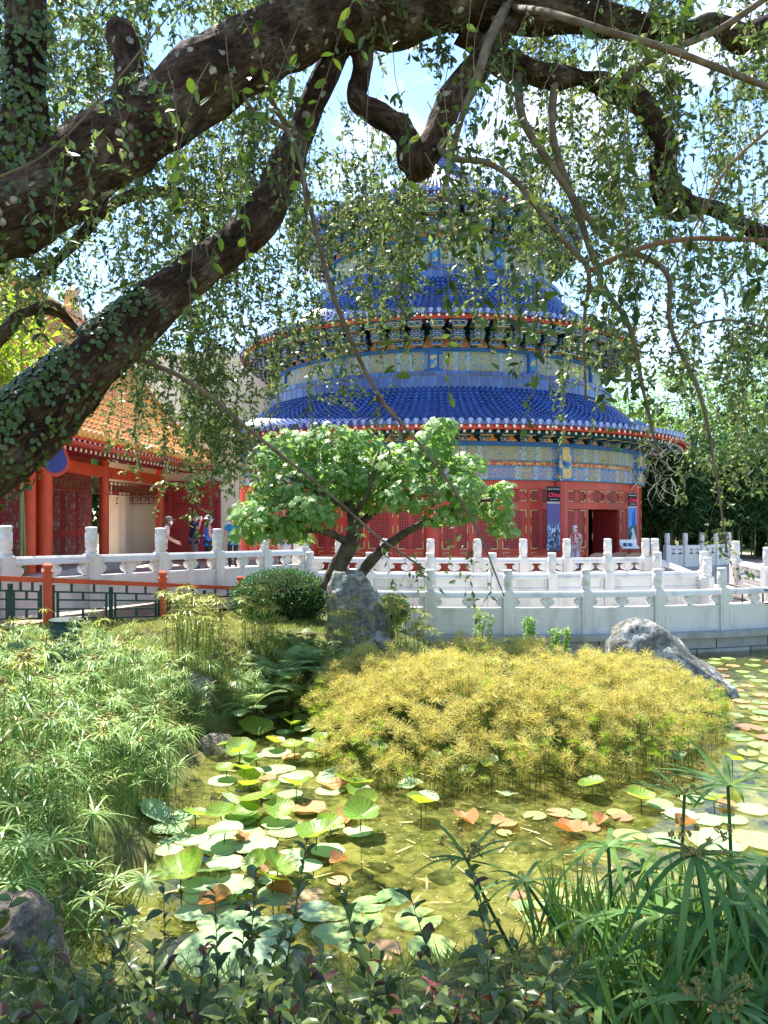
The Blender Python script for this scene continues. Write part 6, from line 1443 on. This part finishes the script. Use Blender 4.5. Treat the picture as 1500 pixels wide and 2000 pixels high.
for x, y, w in [(750, 1858, 72), (1090, 1590, 46), (1150, 1618, 46), (1010, 1752, 36), (1105, 1812, 40), (1060, 1795, 36), (1215, 1600, 40), (610, 1750, 50), (660, 1722, 40), (575, 1770, 40)]: pad(x, y, w, 'r')
used = []
for _ in range(900):                                # small pads crowding the far water by the boulder
    x, y = rnd.uniform(1395, 1540), rnd.uniform(1288, 1500); w = (y - 1010) * rnd.uniform(.07, .13)
    if any(abs(x - a) < (w + c_) * .52 and abs(y - b_) < (w + c_) * .14 for a, b_, c_ in used) or (x < 1395 + (y - 1288) * .3): continue
    used.append((x, y, w))
    if len(used) > 105: break
for x, y, w in used: pad(x, y, w, 'g' if rnd.random() < .6 else 'r')
for _ in range(400):                                # fresh leaves packed between the bank and the papyrus
    y = rnd.uniform(1400, 1760); x = rnd.uniform(330 if y > 1580 else 440 - (y - 1400) * .1, 600 + (y - 1400) * .45 if y < 1640 else 560); w = (y - 1010) * rnd.uniform(.085, .135)
    if any(abs(x - a) < (w + c_) * .40 and abs(y - b_) < (w + c_) * .15 for a, b_, c_ in used): continue
    used.append((x, y, w)); lotus(x, y, w, rnd.choice('yyymfff' if y < 1600 else 'ymfff'))
    if len(used) > 175: break
# floating flecks of leaf litter
pp = np.array([list(PW(rnd.uniform(250, 1400), 1390 + 480 * rnd.random() ** 1.2, 0)) for _ in range(2600)]); pp[:, 2] = .006
V_, F_ = scatter(LEAF_V, LEAF_F, frames(rvec(len(pp)) * np.array([1, 1, .02]), rvec(len(pp)) * .1 + np.array([0, 0, 1])), pp, nr.uniform(.012, .05, len(pp)))
tag(mkobj('leaf_litter', fast_mesh('leaf_litter', V_, F_, leafmat('leaf_litter', [(.30, .22, .08), (.20, .22, .05), (.42, .33, .15), (.14, .12, .04)], .1, .7, .2))), 'scattered flecks of fallen leaves floating on the pond', 'leaf litter', kind='stuff')
# dead reed blades floating on the water
m_straw = mat('dead_reed', (.50, .36, .18), .8, .2, (.40, .27, .12), 8, objvar=.2)
q = MB(); blade(q, (-.5, 0, 0), 0, 1, .085, .02, .02, 0, 4); st_me = q.mesh('reed_straw', m_straw)
for _ in range(75):
    x, y = rnd.uniform(330, 1350), rnd.uniform(1480, 1800); c = PW(x, y, 0)
    o = mkobj('reed_straw', st_me, None, (c.x, c.y, .012), (0, 0, rnd.uniform(0, 3.14)), scale=rnd.uniform(.08, .26)); tag(o, 'dry tan reed blade floating on the pond', 'reed blade', 'dry reed blades on the water')
# ------------------------------------------------------------------ leafy shrubs of the near bank
m_shr = leafmat('shrub_leaf', [(.05, .09, .022), (.075, .12, .03), (.12, .17, .05), (.06, .10, .025), (.16, .2, .07)], .3, .32, .5)
m_shr_r = leafmat('red_shrub_leaf', [(.08, .03, .022), (.12, .04, .025), (.06, .032, .022), (.16, .07, .03)], .2, .35, .5)
m_shr_y = leafmat('young_shrub_leaf', [(.22, .28, .06), (.18, .25, .06)], .35, .4, .4)
m_shst = mat('shrub_stem', (.05, .035, .025), .8, .2, (.09, .06, .04), 10)
m_bloom = mat('red_bloom', (.22, .03, .04), .6, .3)
SLV = np.array(LEAF8_V) * np.array([1.15, 1, 2.6])
SL = [fast_mesh('leaf', SLV, LEAF8_F, m_, smooth=True) for m_ in (m_shr, m_shr_r, m_shr_y)]
shr = {k: empty('shrub', (x, 2.2, 1.3), label=lb, cat='shrub') for k, (x, lb) in {0: (-.85, 'leafy green shrub at the near bank beside the pale rock'), 1: (-.2, 'sprigs of shrub rising before the floating lotus leaves'), 2: (.35, 'dark red-leaved shrub sprigs below the serrated lily pads')}.items()}
sprigs = [(600, 1640, 2.3, 1), (500, 1700, 2.4, 1), (800, 1745, 2.2, 1), (660, 1725, 2.3, 1), (130, 1722, 2.3, 0), (30, 1740, 2.2, 0), (245, 1770, 2.2, 0), (200, 1800, 2.0, 0), (320, 1725, 2.3, 0), (420, 1742, 2.3, 0), (480, 1760, 2.2, 0), (300, 1850, 2.0, 0), (60, 1850, 2.0, 0), (130, 1880, 1.9, 0), (400, 1850, 2.0, 0), (560, 1800, 2.1, 1), (700, 1800, 2.1, 1), (920, 1700, 2.3, 2), (960, 1800, 2.1, 2), (1010, 1840, 2.1, 2), (740, 1870, 2.0, 1), (620, 1880, 1.9, 1), (500, 1880, 1.9, 1), (850, 1890, 1.9, 2), (1080, 1870, 2.0, 2), (350, 1920, 1.9, 0), (220, 1930, 1.8, 0), (460, 1940, 1.8, 1), (560, 1950, 1.8, 1), (680, 1950, 1.8, 1), (780, 1950, 1.8, 2), (900, 1960, 1.8, 2), (40, 1950, 1.8, 0), (1000, 1940, 1.9, 2), (130, 1960, 1.8, 0), (1110, 1960, 1.9, 2), (280, 1980, 1.7, 0)]
sprigs += [(rnd.uniform(-10, 1130), rnd.uniform(1850, 1990), rnd.uniform(1.6, 2.0), 0) for _ in range(26)]
sprigs = [(x, y, d, 0 if x < 400 else (1 if x < 760 else 2)) for x, y, d, k in sprigs]
lcount, extra = {}, {}
for x, y, d, k in sprigs:
    top = P(x, y, d); root = shr[k]; base = Vector((top.x + rnd.uniform(-.12, .12), 2.0 + rnd.uniform(-.1, .15), 1.32)); O = Vector(root.location)
    if base.z > top.z - .15: base.z = top.z - .35
    mid = base.lerp(top, .5) + Vector((rnd.uniform(-.09, .09), rnd.uniform(-.06, .06), 0)); pts = smooth_path([list(base), list(mid), list(top)], 8)
    q = MB(); q.tube([Vector(p) for p in pts], [.0042 - .0002 * i for i in range(len(pts))], 5); br = q.build('branch', m_shst, root, smooth=True)
    low = y > 1850; L = (Vector(pts[-1]) - Vector(pts[0])).length; m_ = min(24, max(9, int(L / .018)))
    for i in range(m_):
        u = (i + .6) / m_ * (len(pts) - 1) * .75 + (len(pts) - 1) * .25; j = min(int(u), len(pts) - 2); p = pts[j] + (pts[j + 1] - pts[j]) * (u - j); td = unit(pts[j + 1] - pts[j]); a = i * 2.4 + rnd.uniform(-.4, .4)
        sdv = np.array([math.cos(a), math.sin(a), 0]); dv = unit(td * rnd.uniform(.2, 1.1) + sdv * .8 + rvec(1)[0] * .35); fr_ = frames(dv[None], (np.array([0, 0, .7]) - sdv * .2 + rvec(1)[0] * .35)[None])[0]; s_ = rnd.uniform(.028, .066) * (1 if i > m_ * .75 else 1.12)
        me = SL[1] if rnd.random() < (.12 if low or k == 2 else .05) else (SL[2] if rnd.random() < .10 else SL[0])
        lcount[k] = lcount.get(k, 0) + 1
        if lcount[k] > 240: extra.setdefault((k, SL.index(me)), []).append((p, fr_, s_)); continue
        o = mkobj('leaf', me, br); o.matrix_local = Matrix.Translation(Vector(p) - O) @ Matrix([list(r_) + [0] for r_ in fr_ * s_] + [[0, 0, 0, 1]])
    if rnd.random() < .03:
        q = MB()
        for _ in range(7): blade(q, Vector(pts[-1]), rnd.uniform(0, 6.28), .03, .006, rnd.uniform(.2, 1), .6, 0, 2)
        q.build('bloom', m_bloom, br)
for (k, mi_), lst in extra.items():
    V_, F_ = scatter(SLV, LEAF8_F, np.array([q_[1] for q_ in lst]), np.array([q_[0] for q_ in lst]) - np.array(shr[k].location), np.array([q_[2] for q_ in lst]))
    o = mkobj('leaves', fast_mesh('leaves', V_, F_, (m_shr, m_shr_r, m_shr_y)[mi_]), shr[k]); o['kind'] = 'stuff'
# ------------------------------------------------------------------ people
def skin_mesh(name, J, E, rad, mm, sub=1, root=None):
    me = bpy.data.meshes.new('tmp'); names = list(J); me.from_pydata([J[k] for k in names], [(names.index(a), names.index(b)) for a, b in E], []); me.update()
    o = bpy.data.objects.new('tmp', me); COL.objects.link(o)
    md = o.modifiers.new('s', 'SKIN'); md.use_smooth_shade = True
    for i, k in enumerate(names):
        sv = me.skin_vertices[0].data[i]; r_ = rad[k]; sv.radius = (r_, r_) if isinstance(r_, (int, float)) else r_; sv.use_root = (k == root)
    m2 = o.modifiers.new('u', 'SUBSURF'); m2.levels = sub; m2.render_levels = sub
    bpy.context.view_layer.update()
    out = bpy.data.meshes.new_from_object(o.evaluated_get(bpy.context.evaluated_depsgraph_get())); out.name = name
    bpy.data.objects.remove(o); out.materials.clear(); out.materials.append(mm)
    out.polygons.foreach_set('use_smooth', [True] * len(out.polygons))
    return out
m_skin = mat('skin', (.55, .30, .20), .55, .35, (.48, .25, .17), 20); m_hair = mat('dark_hair', (.03, .02, .014), .6, .4, (.05, .03, .02), 30); m_hairb = mat('brown_hair', (.16, .08, .04), .6, .4, (.10, .05, .03), 30)
m_eye = mat('eye', (.02, .015, .012), .2, .5)
def fab(n_, c, c2=None, s=20): return mat(n_, c, .85, .2, c2 or tuple(x * .8 for x in c), s, bump=.3, bscale=40)
def fingers(J, E, rd, side, wrist, fwd, up_, curl):
    "palm and five fingers of unequal length"
    f_, u_ = Vector(fwd).normalized(), Vector(up_).normalized(); s_ = f_.cross(u_).normalized(); w = Vector(wrist)
    pk = side + 'palm'; J[pk] = tuple(w + f_ * .055); E.append((side + 'wrist', pk)); rd[pk] = (.03, .018)
    for i, (off, L) in enumerate(((-.027, .075), (-.009, .085), (.009, .08), (.026, .062))):
        a, b_ = f'{side}f{i}a', f'{side}f{i}b'; p = w + f_ * .095 + s_ * off; J[a] = tuple(p); J[b_] = tuple(p + f_ * L * .55 * (1 - curl * .5) - u_ * L * curl * .7); E += [(pk, a), (a, b_)]; rd[a] = .0095; rd[b_] = .008
    a, b_ = side + 'ta', side + 'tb'; p = w + f_ * .045 - s_ * .04; J[a] = tuple(p); J[b_] = tuple(p + f_ * .035 - s_ * .012 - u_ * .012); E += [(pk, a), (a, b_)]; rd[a] = .011; rd[b_] = .0095
def person(label, loc, rz, H, look, arms, clothes, lean=0, legs=None, hat=None, hair=m_hair, long_hair=False, mask=None, held=None, fem=False):
    "arms: {side: (elbow, wrist, finger direction)} in metres for a 1.7 m body facing +y"
    root = empty('person', loc, rz, label, 'person'); root.scale = (H / 1.72,) * 3
    ln = math.sin(lean)
    J = {'pelvis': (0, 0, .93), 'waist': (0, .02 * 0 + ln * .15, 1.08), 'chest': (0, ln * .38, 1.28), 'neckb': (0, ln * .55 - .01, 1.44), 'neck': (0, ln * .6 + .01, 1.51), 'head': (0, ln * .65 + .03, 1.60), 'crown': (0, ln * .68 + .015, 1.68)}
    E = [('pelvis', 'waist'), ('waist', 'chest'), ('chest', 'neckb'), ('neckb', 'neck'), ('neck', 'head'), ('head', 'crown')]
    rd = {'pelvis': (.155, .11), 'waist': (.13 if fem else .15, .10), 'chest': (.16 if not fem else .145, .115), 'neckb': (.07, .06), 'neck': .052, 'head': (.072, .09), 'crown': (.06, .075)}
    cy = ln * .48
    for s_, sg in (('l', -1), ('r', 1)):
        el, wr, fd = arms[s_]; sh = (sg * (.175 if fem else .195), cy, 1.40)
        J[s_ + 'shoulder'] = sh; J[s_ + 'elbow'] = el; J[s_ + 'wrist'] = wr; E += [('neckb', s_ + 'shoulder'), (s_ + 'shoulder', s_ + 'elbow'), (s_ + 'elbow', s_ + 'wrist')]
        rd[s_ + 'shoulder'] = .06; rd[s_ + 'elbow'] = .042; rd[s_ + 'wrist'] = .028
        fingers(J, E, rd, s_, wr, fd, (0, .3, 1) if abs(Vector(fd).normalized().z) < .8 else (sg, .2, 0), .5)
        lg = (legs or {}).get(s_, ((sg * .1, .03, .5), (sg * .1, -.02, .09)))
        J[s_ + 'hip'] = (sg * .095, 0, .88); J[s_ + 'knee'] = lg[0]; J[s_ + 'ankle'] = lg[1]; J[s_ + 'toe'] = (lg[1][0] + sg * .015, lg[1][1] + .16, lg[1][2] - .055)
        E += [('pelvis', s_ + 'hip'), (s_ + 'hip', s_ + 'knee'), (s_ + 'knee', s_ + 'ankle'), (s_ + 'ankle', s_ + 'toe')]; rd[s_ + 'hip'] = .085; rd[s_ + 'knee'] = .055; rd[s_ + 'ankle'] = .036; rd[s_ + 'toe'] = (.035, .022)
    mkobj('body', skin_mesh('body', J, E, rd, m_skin, 2, 'pelvis'), root)
    # clothing shells over the body
    top_m, sleeve, bot_m, bot_len, shoe_m = clothes
    k = {n_: J[n_] for n_ in ('pelvis', 'waist', 'chest', 'neckb')}; k['hem'] = (0, 0, .83); r2 = {'hem': (.172, .13), 'pelvis': (.172, .13), 'waist': (.148 if fem else .166, .116), 'chest': (.176 if not fem else .162, .13), 'neckb': (.082, .072)}; e2 = [('hem', 'pelvis'), ('pelvis', 'waist'), ('waist', 'chest'), ('chest', 'neckb')]
    for s_ in 'lr':
        if sleeve <= 0: k[s_ + 'shoulder'] = tuple(Vector(J['neckb']).lerp(Vector(J[s_ + 'shoulder']), .85)); r2[s_ + 'shoulder'] = .07; e2.append(('neckb', s_ + 'shoulder')); continue
        k[s_ + 'shoulder'] = J[s_ + 'shoulder']; k[s_ + 'cuff'] = tuple(Vector(J[s_ + 'shoulder']).lerp(Vector(J[s_ + 'elbow']), sleeve)); r2[s_ + 'shoulder'] = .074; r2[s_ + 'cuff'] = .066; e2 += [('neckb', s_ + 'shoulder'), (s_ + 'shoulder', s_ + 'cuff')]
    mkobj('shirt', skin_mesh('shirt', k, e2, r2, top_m, 2, 'pelvis'), root)
    k = {'pelvis': J['pelvis']}; r2 = {'pelvis': (.13, .10)}; e2 = []
    for s_ in 'lr':
        k[s_ + 'hip'] = J[s_ + 'hip']; k[s_ + 'knee'] = J[s_ + 'knee']; r2[s_ + 'hip'] = .098; r2[s_ + 'knee'] = .078 if bot_len <= 1 else .07; e2 += [('pelvis', s_ + 'hip'), (s_ + 'hip', s_ + 'knee')]
        if bot_len > 1: k[s_ + 'ankle'] = J[s_ + 'ankle']; r2[s_ + 'ankle'] = .055; e2.append((s_ + 'knee', s_ + 'ankle'))
    mkobj('trousers' if bot_len > 1 else 'shorts', skin_mesh('shorts', k, e2, r2, bot_m, 2, 'pelvis'), root)
    for s_ in 'lr':
        q = MB(); a = Vector(J[s_ + 'ankle']); q.lathe([(.05, .0), (.052, .04), (.045, .075), (.04, .09)], 12, (a.x, a.y + .06, a.z - .088), sx=.85, sy=2.3); mkobj('shoe', q.mesh('shoe', shoe_m, smooth=True), root)
    # head: nose, eyes, ears, hair, hat, mask (turned by look)
    hd = Vector(J['head']); H3 = Matrix.Translation(hd) @ Matrix.Rotation(look[0], 4, 'Z') @ Matrix.Rotation(look[1], 4, 'X')
    def hpart(nm, q, mm, smooth=True):
        me = q.mesh(nm, mm, smooth=smooth); me.transform(H3); return mkobj(nm, me, root)
    q = MB(); q.lathe([(0, -.115), (.04, -.105), (.062, -.06), (.075, .0), (.078, .05), (.068, .09), (.04, .118), (0, .125)], 18, (0, .01, 0), sy=1.2); q.tube([(0, .095, .0), (0, .118, -.03), (0, .098, -.04)], [.008, .014, .01], 6); hpart('face', q, m_skin)
    for s_ in (-1, 1):
        q = MB(); q.lathe([(0, -.008), (.010, 0), (0, .008)], 8, (s_ * .03, .094, .008)); hpart('eye', q, m_eye)
        q = MB(); q.lathe([(0, -.03), (.014, -.015), (.018, .01), (0, .03)], 8, (s_ * .078, .0, -.01)); hpart('ear', q, m_skin)
    q = MB(); q.lathe([(.079, -.03 if not long_hair else -.16), (.086, .02), (.088, .06), (.074, .105), (.04, .13), (0, .136)], 18, (0, -.012, .0), R(62), R(298), sy=1.18); q.lathe([(.088, .058), (.076, .105), (.04, .13), (0, .136)], 18, (0, -.004, 0), sy=1.16); hpart('hair', q, hair)
    if long_hair:
        q = MB(); q.tube([(0, -.09, .02), (.01, -.125, -.1), (.02, -.12, -.25)], [.045, .05, .02], 8); hpart('ponytail', q, hair)
    if mask is not None:
        q = MB(); q.lathe([(.05, -.108), (.072, -.06), (.083, -.02), (.08, .0)], 16, (0, .018, 0), R(105), R(255), sy=1.2); hpart('face_mask', q, mask)
    if hat:
        kind, hm = hat; q = MB()
        if kind == 'bucket': q.lathe([(.15, .02), (.155, .012), (.098, .07), (.09, .125), (.055, .15), (0, .155)], 20, (0, .0, .0), sy=1.12)
        else:
            q.lathe([(.092, .05), (.092, .085), (.08, .125), (.045, .15), (0, .155)], 20, (0, .0, 0), sy=1.12); q.ext([(-.075, .06), (-.06, .15), (0, .18), (.06, .15), (.075, .06)], (0, .02, .062), (1, 0, 0), (0, 1, -.12), .012)
        hpart('hat', q, hm)
    if held: held(root, J)
    return root
navy = fab('navy_polo', (.018, .022, .075)); blue = fab('blue_vest', (.05, .16, .55)); pink = fab('pale_pink_tee', (.62, .42, .38)); khaki = fab('grey_shorts', (.12, .11, .12)); dk = fab('dark_trousers', (.03, .03, .035)); wh = fab('white_skirt_cloth', (.62, .62, .74)); floral = mat('patterned_blouse', (.62, .10, .10), .85, .2, (.62, .58, .60), 14, .46, .52, detail=2); teal = fab('teal_shirt', (.03, .22, .42)); grey = fab('grey_tee', (.36, .38, .48)); shoe = fab('shoe_leather', (.1, .09, .09)); m_mask = mat('pale_blue_mask', (.42, .62, .68), .8, .2); m_maskw = mat('white_mask', (.7, .7, .7), .8, .2); m_hatw = fab('white_hat', (.7, .68, .74)); m_capg = fab('grey_cap', (.22, .18, .18))
def cup(root, J):
    q = MB(); w = Vector(J['rpalm']); q.lathe([(.03, -.06), (.038, .06), (.036, .065), (0, .066)], 12, (w.x, w.y + .02, w.z + .02)); mkobj('drinking_cup', q.mesh('drinking_cup', m_maskw), root)
DOWN = lambda s_: ((s_ * .26, -.03, 1.13), (s_ * .24, .08, .90), (0, .2, -1))
FWD = -PI / 2                                      # facing +x
Z1 = 1.375
person('man in navy polo lifting a cup to his masked face before the red doors', (P(379, HOR, 23.2).x, 23.2, Z1), FWD, 1.76, (0, .0), {'l': DOWN(-1), 'r': ((.24, .20, 1.22), (.08, .22, 1.47), (-.3, -.1, 1))}, (navy, .75, khaki, 1, shoe), mask=m_maskw, held=cup)
person('woman in blue sleeveless vest, white sun hat and blue face mask', (P(406, HOR, 22.7).x, 22.7, Z1), FWD + .5, 1.66, (0.1, -.1), {'l': ((-.24, -.06, 1.13), (-.2, .12, .95), (0, .5, -1)), 'r': ((.25, -.02, 1.12), (.16, .18, 1.0), (-.3, .6, -.5))}, (blue, 0, dk, 1, shoe), hat=('bucket', m_hatw), hair=m_hairb, mask=m_mask, fem=True)
person('person in grey cap and pale pink shirt leaning behind a balustrade post', (P(318, HOR, 20.5).x, 20.5, Z1), FWD + .2, 1.62, (0, 0), {'l': ((-.22, .12, 1.15), (-.18, .38, 1.0), (0, 1, -.2)), 'r': ((.24, .16, 1.12), (.22, .42, .96), (0, 1, -.3))}, (pink, .7, khaki, 1, shoe), lean=.22, hat=('cap', m_capg), hair=m_hairb, long_hair=True, mask=m_maskw, fem=True)
person('person in teal shirt standing half hidden behind the maple leaves', (P(455, HOR, 23.5).x, 23.5, Z1 - .02), PI, 1.7, (0, 0), {'l': DOWN(-1), 'r': DOWN(1)}, (teal, .7, dk, 2, shoe))
person('person in grey shirt leaning on the balustrade under the maple', (P(556, HOR, 20.2).x, 20.2, 1.05), PI + .5, 1.66, (0, .2), {'l': ((-.26, .22, 1.12), (-.2, .42, 1.0), (0, 1, -.2)), 'r': ((.26, .22, 1.12), (.2, .42, 1.0), (0, 1, -.2))}, (grey, .7, dk, 2, shoe), lean=.35)
person('woman in red patterned blouse, white cap and white skirt at the hall doorway', (P(1124, HOR, 26.6).x, 26.6, 1.06), PI * .72, 1.62, (.3, -.1), {'l': DOWN(-1), 'r': ((.25, .0, 1.14), (.22, .16, 1.0), (0, .5, -.8))}, (floral, .8, wh, 2, shoe), hat=('cap', m_hatw), hair=m_hair, mask=m_maskw, fem=True)

# ------------------------------------------------------------------ folding seats, brochure stand and coping by the doorway
m_tan = mat('tan_seat_shell', (.33, .22, .16), .6, .3, (.28, .18, .13), 6); m_paper = mat('white_card', (.75, .75, .76), .7, .2)
for i, (x, d) in enumerate([(1168, 24.0), (1208, 24.3), (1236, 24.0)]):
    c = P(x, HOR, d); r_ = empty('seat', (c.x, d, 1.055), rnd.uniform(-.15, .15), 'tan round-backed folding seat behind the upper terrace balustrade', 'seat', 'tan folding seats')
    q = MB(); q.ext([(-.33, .3), (-.34, .6), (-.28, .74), (-.14, .80), (.14, .80), (.28, .74), (.34, .6), (.33, .3)], (0, -.2, 0), (1, 0, 0), (0, -.15, 1), .035); mkobj('backrest', q.mesh('backrest', m_tan), r_)
    q = MB(); q.box((0, .05, .42), (.62, .45, .04)); mkobj('seat_pad', q.mesh('seat_pad', m_tan), r_)
    for sx in (-1, 1):
        for y0 in (-.15, .22):
            q = MB(); q.tube([(sx * .26, y0, .40), (sx * .28, y0 * 1.2, 0)], .016, 6); mkobj('leg', q.mesh('leg', m_metal), r_)
c = P(1230, 1072, 27.2); r_ = empty('brochure_stand', (c.x, c.y, 1.06), .2, 'white brochure stand below the banner with blue towers', 'stand')
q = MB(); q.box((0, 0, .40), (.05, .05, .8)); q.box((0, 0, .02), (.4, .3, .04)); mkobj('post', q.mesh('post', m_metal), r_)
q = MB(); q.box((0, 0, .86), (.68, .26, .03), rx=.5); q.box((0, .12, 1.0), (.68, .03, .22)); mkobj('tray', q.mesh('tray', m_paper), r_)
for k in range(3):
    q = MB(); q.box((-.2 + .2 * k, -.02, .93), (.13, .02, .12), rx=-.3); mkobj('brochure', q.mesh('brochure', (m_metal, m_pr_tower, m_paper)[k]), r_)
q = MB(); c = P(1376, 1077, 33)
q.tube([c + Vector((-.75, 0, -.15)), c + Vector((-.3, 0, .02)), c + Vector((.1, 0, .05)), c + Vector((.4, 0, -.1))], [.14, .17, .17, .1], 8)
for k in range(7): q.tube([c + Vector((-.6 + .17 * k, -.05, .05)), c + Vector((-.6 + .17 * k, -.3, -.25))], .04, 6)
tag(q.build('tile_coping', m_tile_y, None, c + Vector((0, 0, -.3))), 'low curved amber tile coping beyond the far balustrade', 'coping')

# ------------------------------------------------------------------ trees and bamboo behind
m_tr_l = leafmat('light_tree_leaf', [(.12, .24, .04), (.18, .32, .06), (.25, .38, .09), (.14, .27, .06)], .45, .5, .3)
m_tr_d = leafmat('dark_tree_leaf', [(.02, .06, .018), (.035, .09, .025), (.05, .12, .035), (.09, .17, .05)], .35, .5, .3)
m_bam = leafmat('bamboo_leaf', [(.22, .36, .05), (.30, .44, .07), (.18, .32, .05), (.36, .44, .10)], .5, .45, .3)
m_culm = mat('bamboo_culm', (.10, .14, .05), .5, .4, (.16, .18, .07), 5); m_tbark = mat('tree_bark', (.09, .07, .05), .9, .2, (.14, .11, .08), 4, bump=.6)
def bg_tree(label, x, ytop, d, wpx, lm, m_, zlow=2.0, name='tree', lsz=.22, group=None, ybase=None):
    c = P(x, HOR, d); zt = P(x, ytop, d).z; w = wpx / 2 / F * d; root = empty(name, (c.x, d, .95), label=label, cat='tree', group=group)
    q = MB(); q.tube([(c.x, d, .8), (c.x + rnd.uniform(-.2, .2), d, (zlow + 1)), (c.x + rnd.uniform(-.4, .4), d, zt * .75)], [.28, .2, .06], 8); tk = q.build('trunk', m_tbark, root, smooth=True)
    k = 46; cl = rvec(k) * np.cbrt(nr.uniform(.1, 1, k))[:, None] * np.array([w, w * .8, (zt - zlow) / 2]) + np.array([0, 0, (zt + zlow) / 2 - .95]); cl[:, 0] += nr.normal(0, .2, k)
    per = m_ // k; rs = nr.uniform(.25, .5, k) * w
    p = np.repeat(cl, per, axis=0) + rvec(k * per) * (np.cbrt(nr.uniform(.2, 1, k * per)) * np.repeat(rs, per))[:, None] * np.array([1, 1, .7]); p = p[p[:, 2] > .1]
    V_, F_ = scatter(np.array(LEAF_V) * np.array([1.3, 1, 1]), LEAF_F, frames(rvec(len(p)) + np.array([0, 0, -.3]), rvec(len(p)) + np.array([0, 0, .8])), p, nr.uniform(.6, 1.3, len(p)) * lsz)
    o = mkobj('crown', fast_mesh('crown', V_, F_, lm), root); o['kind'] = 'stuff'
    for i in range(5):
        q = MB(); e_ = Vector(cl[i]) + Vector((c.x, d, .95)); q.tube([(c.x, d, zlow + .8), Vector((c.x, d, zlow + 1.5)).lerp(e_, .5), e_], [.1, .06, .02], 5); q.build('limb', m_tbark, root, smooth=True)
for a in [(1215, 770, 50, 190, 'pale green feathery tree rising just beside the hall eaves'), (1290, 715, 52, 230, 'tall light green tree behind the dark bamboo grove'), (1380, 700, 50, 230, 'broad light green tree above the far balustrade'), (1465, 668, 47, 230, 'tallest light green tree beyond the ramp balustrade'), (1560, 690, 46, 240, 'light green tree at the end of the grove by the handrail')]:
    bg_tree(a[4], a[0], a[1], a[2], a[3], m_tr_l, 9000, 3.0)
for a in [(1310, 880, 39, 150, 'dark dense tree behind the small far balustrade'), (1395, 850, 38, 170, 'dark dense tree beside the amber tile coping'), (1480, 840, 37, 170, 'dark dense tree behind the sloping ramp balustrade'), (1255, 930, 42, 110, 'low dark tree tucked behind the hall wall'), (1560, 830, 36, 170, 'dark dense tree past the metal handrail')]:
    bg_tree(a[4], a[0], a[1], a[2], a[3], m_tr_d, 14000, 1.0)
def bamboo(label, x0, x1, ybot, ytop, d, m_, lm, culms, lsz, spread, z0, tl=.25):
    c0, c1 = P(x0, HOR, d), P(x1, HOR, d); zt = P(0, ytop, d).z; O = Vector(((c0.x + c1.x) / 2, d, z0)); root = empty('bamboo', O, label=label, cat='bamboo'); pp = []
    for i in range(culms):
        x = rnd.uniform(c0.x, c1.x); y = d + rnd.uniform(-.6, .6); h_ = (zt - z0) * rnd.uniform(.75, 1.05); lx = rnd.uniform(-.5, .5); q = MB()
        ps = [Vector((x + lx * t_ * t_, y, z0 + h_ * t_)) for t_ in (0, .25, .5, .75, 1)]; q.tube(ps, [.035, .033, .028, .02, .006], 6); q.build('culm', m_culm, root, smooth=True)
        for _ in range(m_ // culms):
            t_ = rnd.uniform(tl, 1) ** .8; pp.append((x + lx * t_ * t_ + nr.normal(0, spread), y + nr.normal(0, spread), z0 + h_ * t_ + nr.normal(0, .2)))
    pp = np.array(pp); V_, F_ = scatter(np.array(LEAF_V) * np.array([.42, 1, 1]), LEAF_F, frames(rvec(len(pp)) * np.array([1, 1, .4]) + np.array([0, 0, -.55]), rvec(len(pp)) + np.array([0, 0, .8])), pp - np.array(O), nr.uniform(.7, 1.4, len(pp)) * lsz)
    o = mkobj('foliage', fast_mesh('foliage', V_, F_, lm), root); o['kind'] = 'stuff'
bamboo('dark bamboo grove with close upright culms behind the terrace', 1265, 1560, 1090, 860, 34.5, 16000, m_tr_d, 30, .42, .5, 1.0)
bamboo('yellow-green bamboo leaning in front of the amber tile roof', -170, 60, 900, 545, 15.3, 3000, m_bam, 12, .34, .5, 1.37, .62)
# distant tree belt closing the horizon
pp = np.column_stack([nr.uniform(-160, 190, 26000), nr.uniform(84, 96, 26000), np.zeros(26000)]); pp[:, 2] = nr.uniform(0, 1, 26000) ** .8 * (9 + 2.5 * np.sin(pp[:, 0] * .11) + 1.5 * np.sin(pp[:, 0] * .37)) + .5
V_, F_ = scatter(np.array(LEAF_V) * np.array([2.2, 1, 1]), LEAF_F, frames(rvec(len(pp)), rvec(len(pp))), pp, nr.uniform(.8, 2.0, len(pp)))
tag(mkobj('treeline', fast_mesh('treeline', V_, F_, m_tr_d)), 'distant dark belt of trees along the horizon', 'trees', kind='stuff')
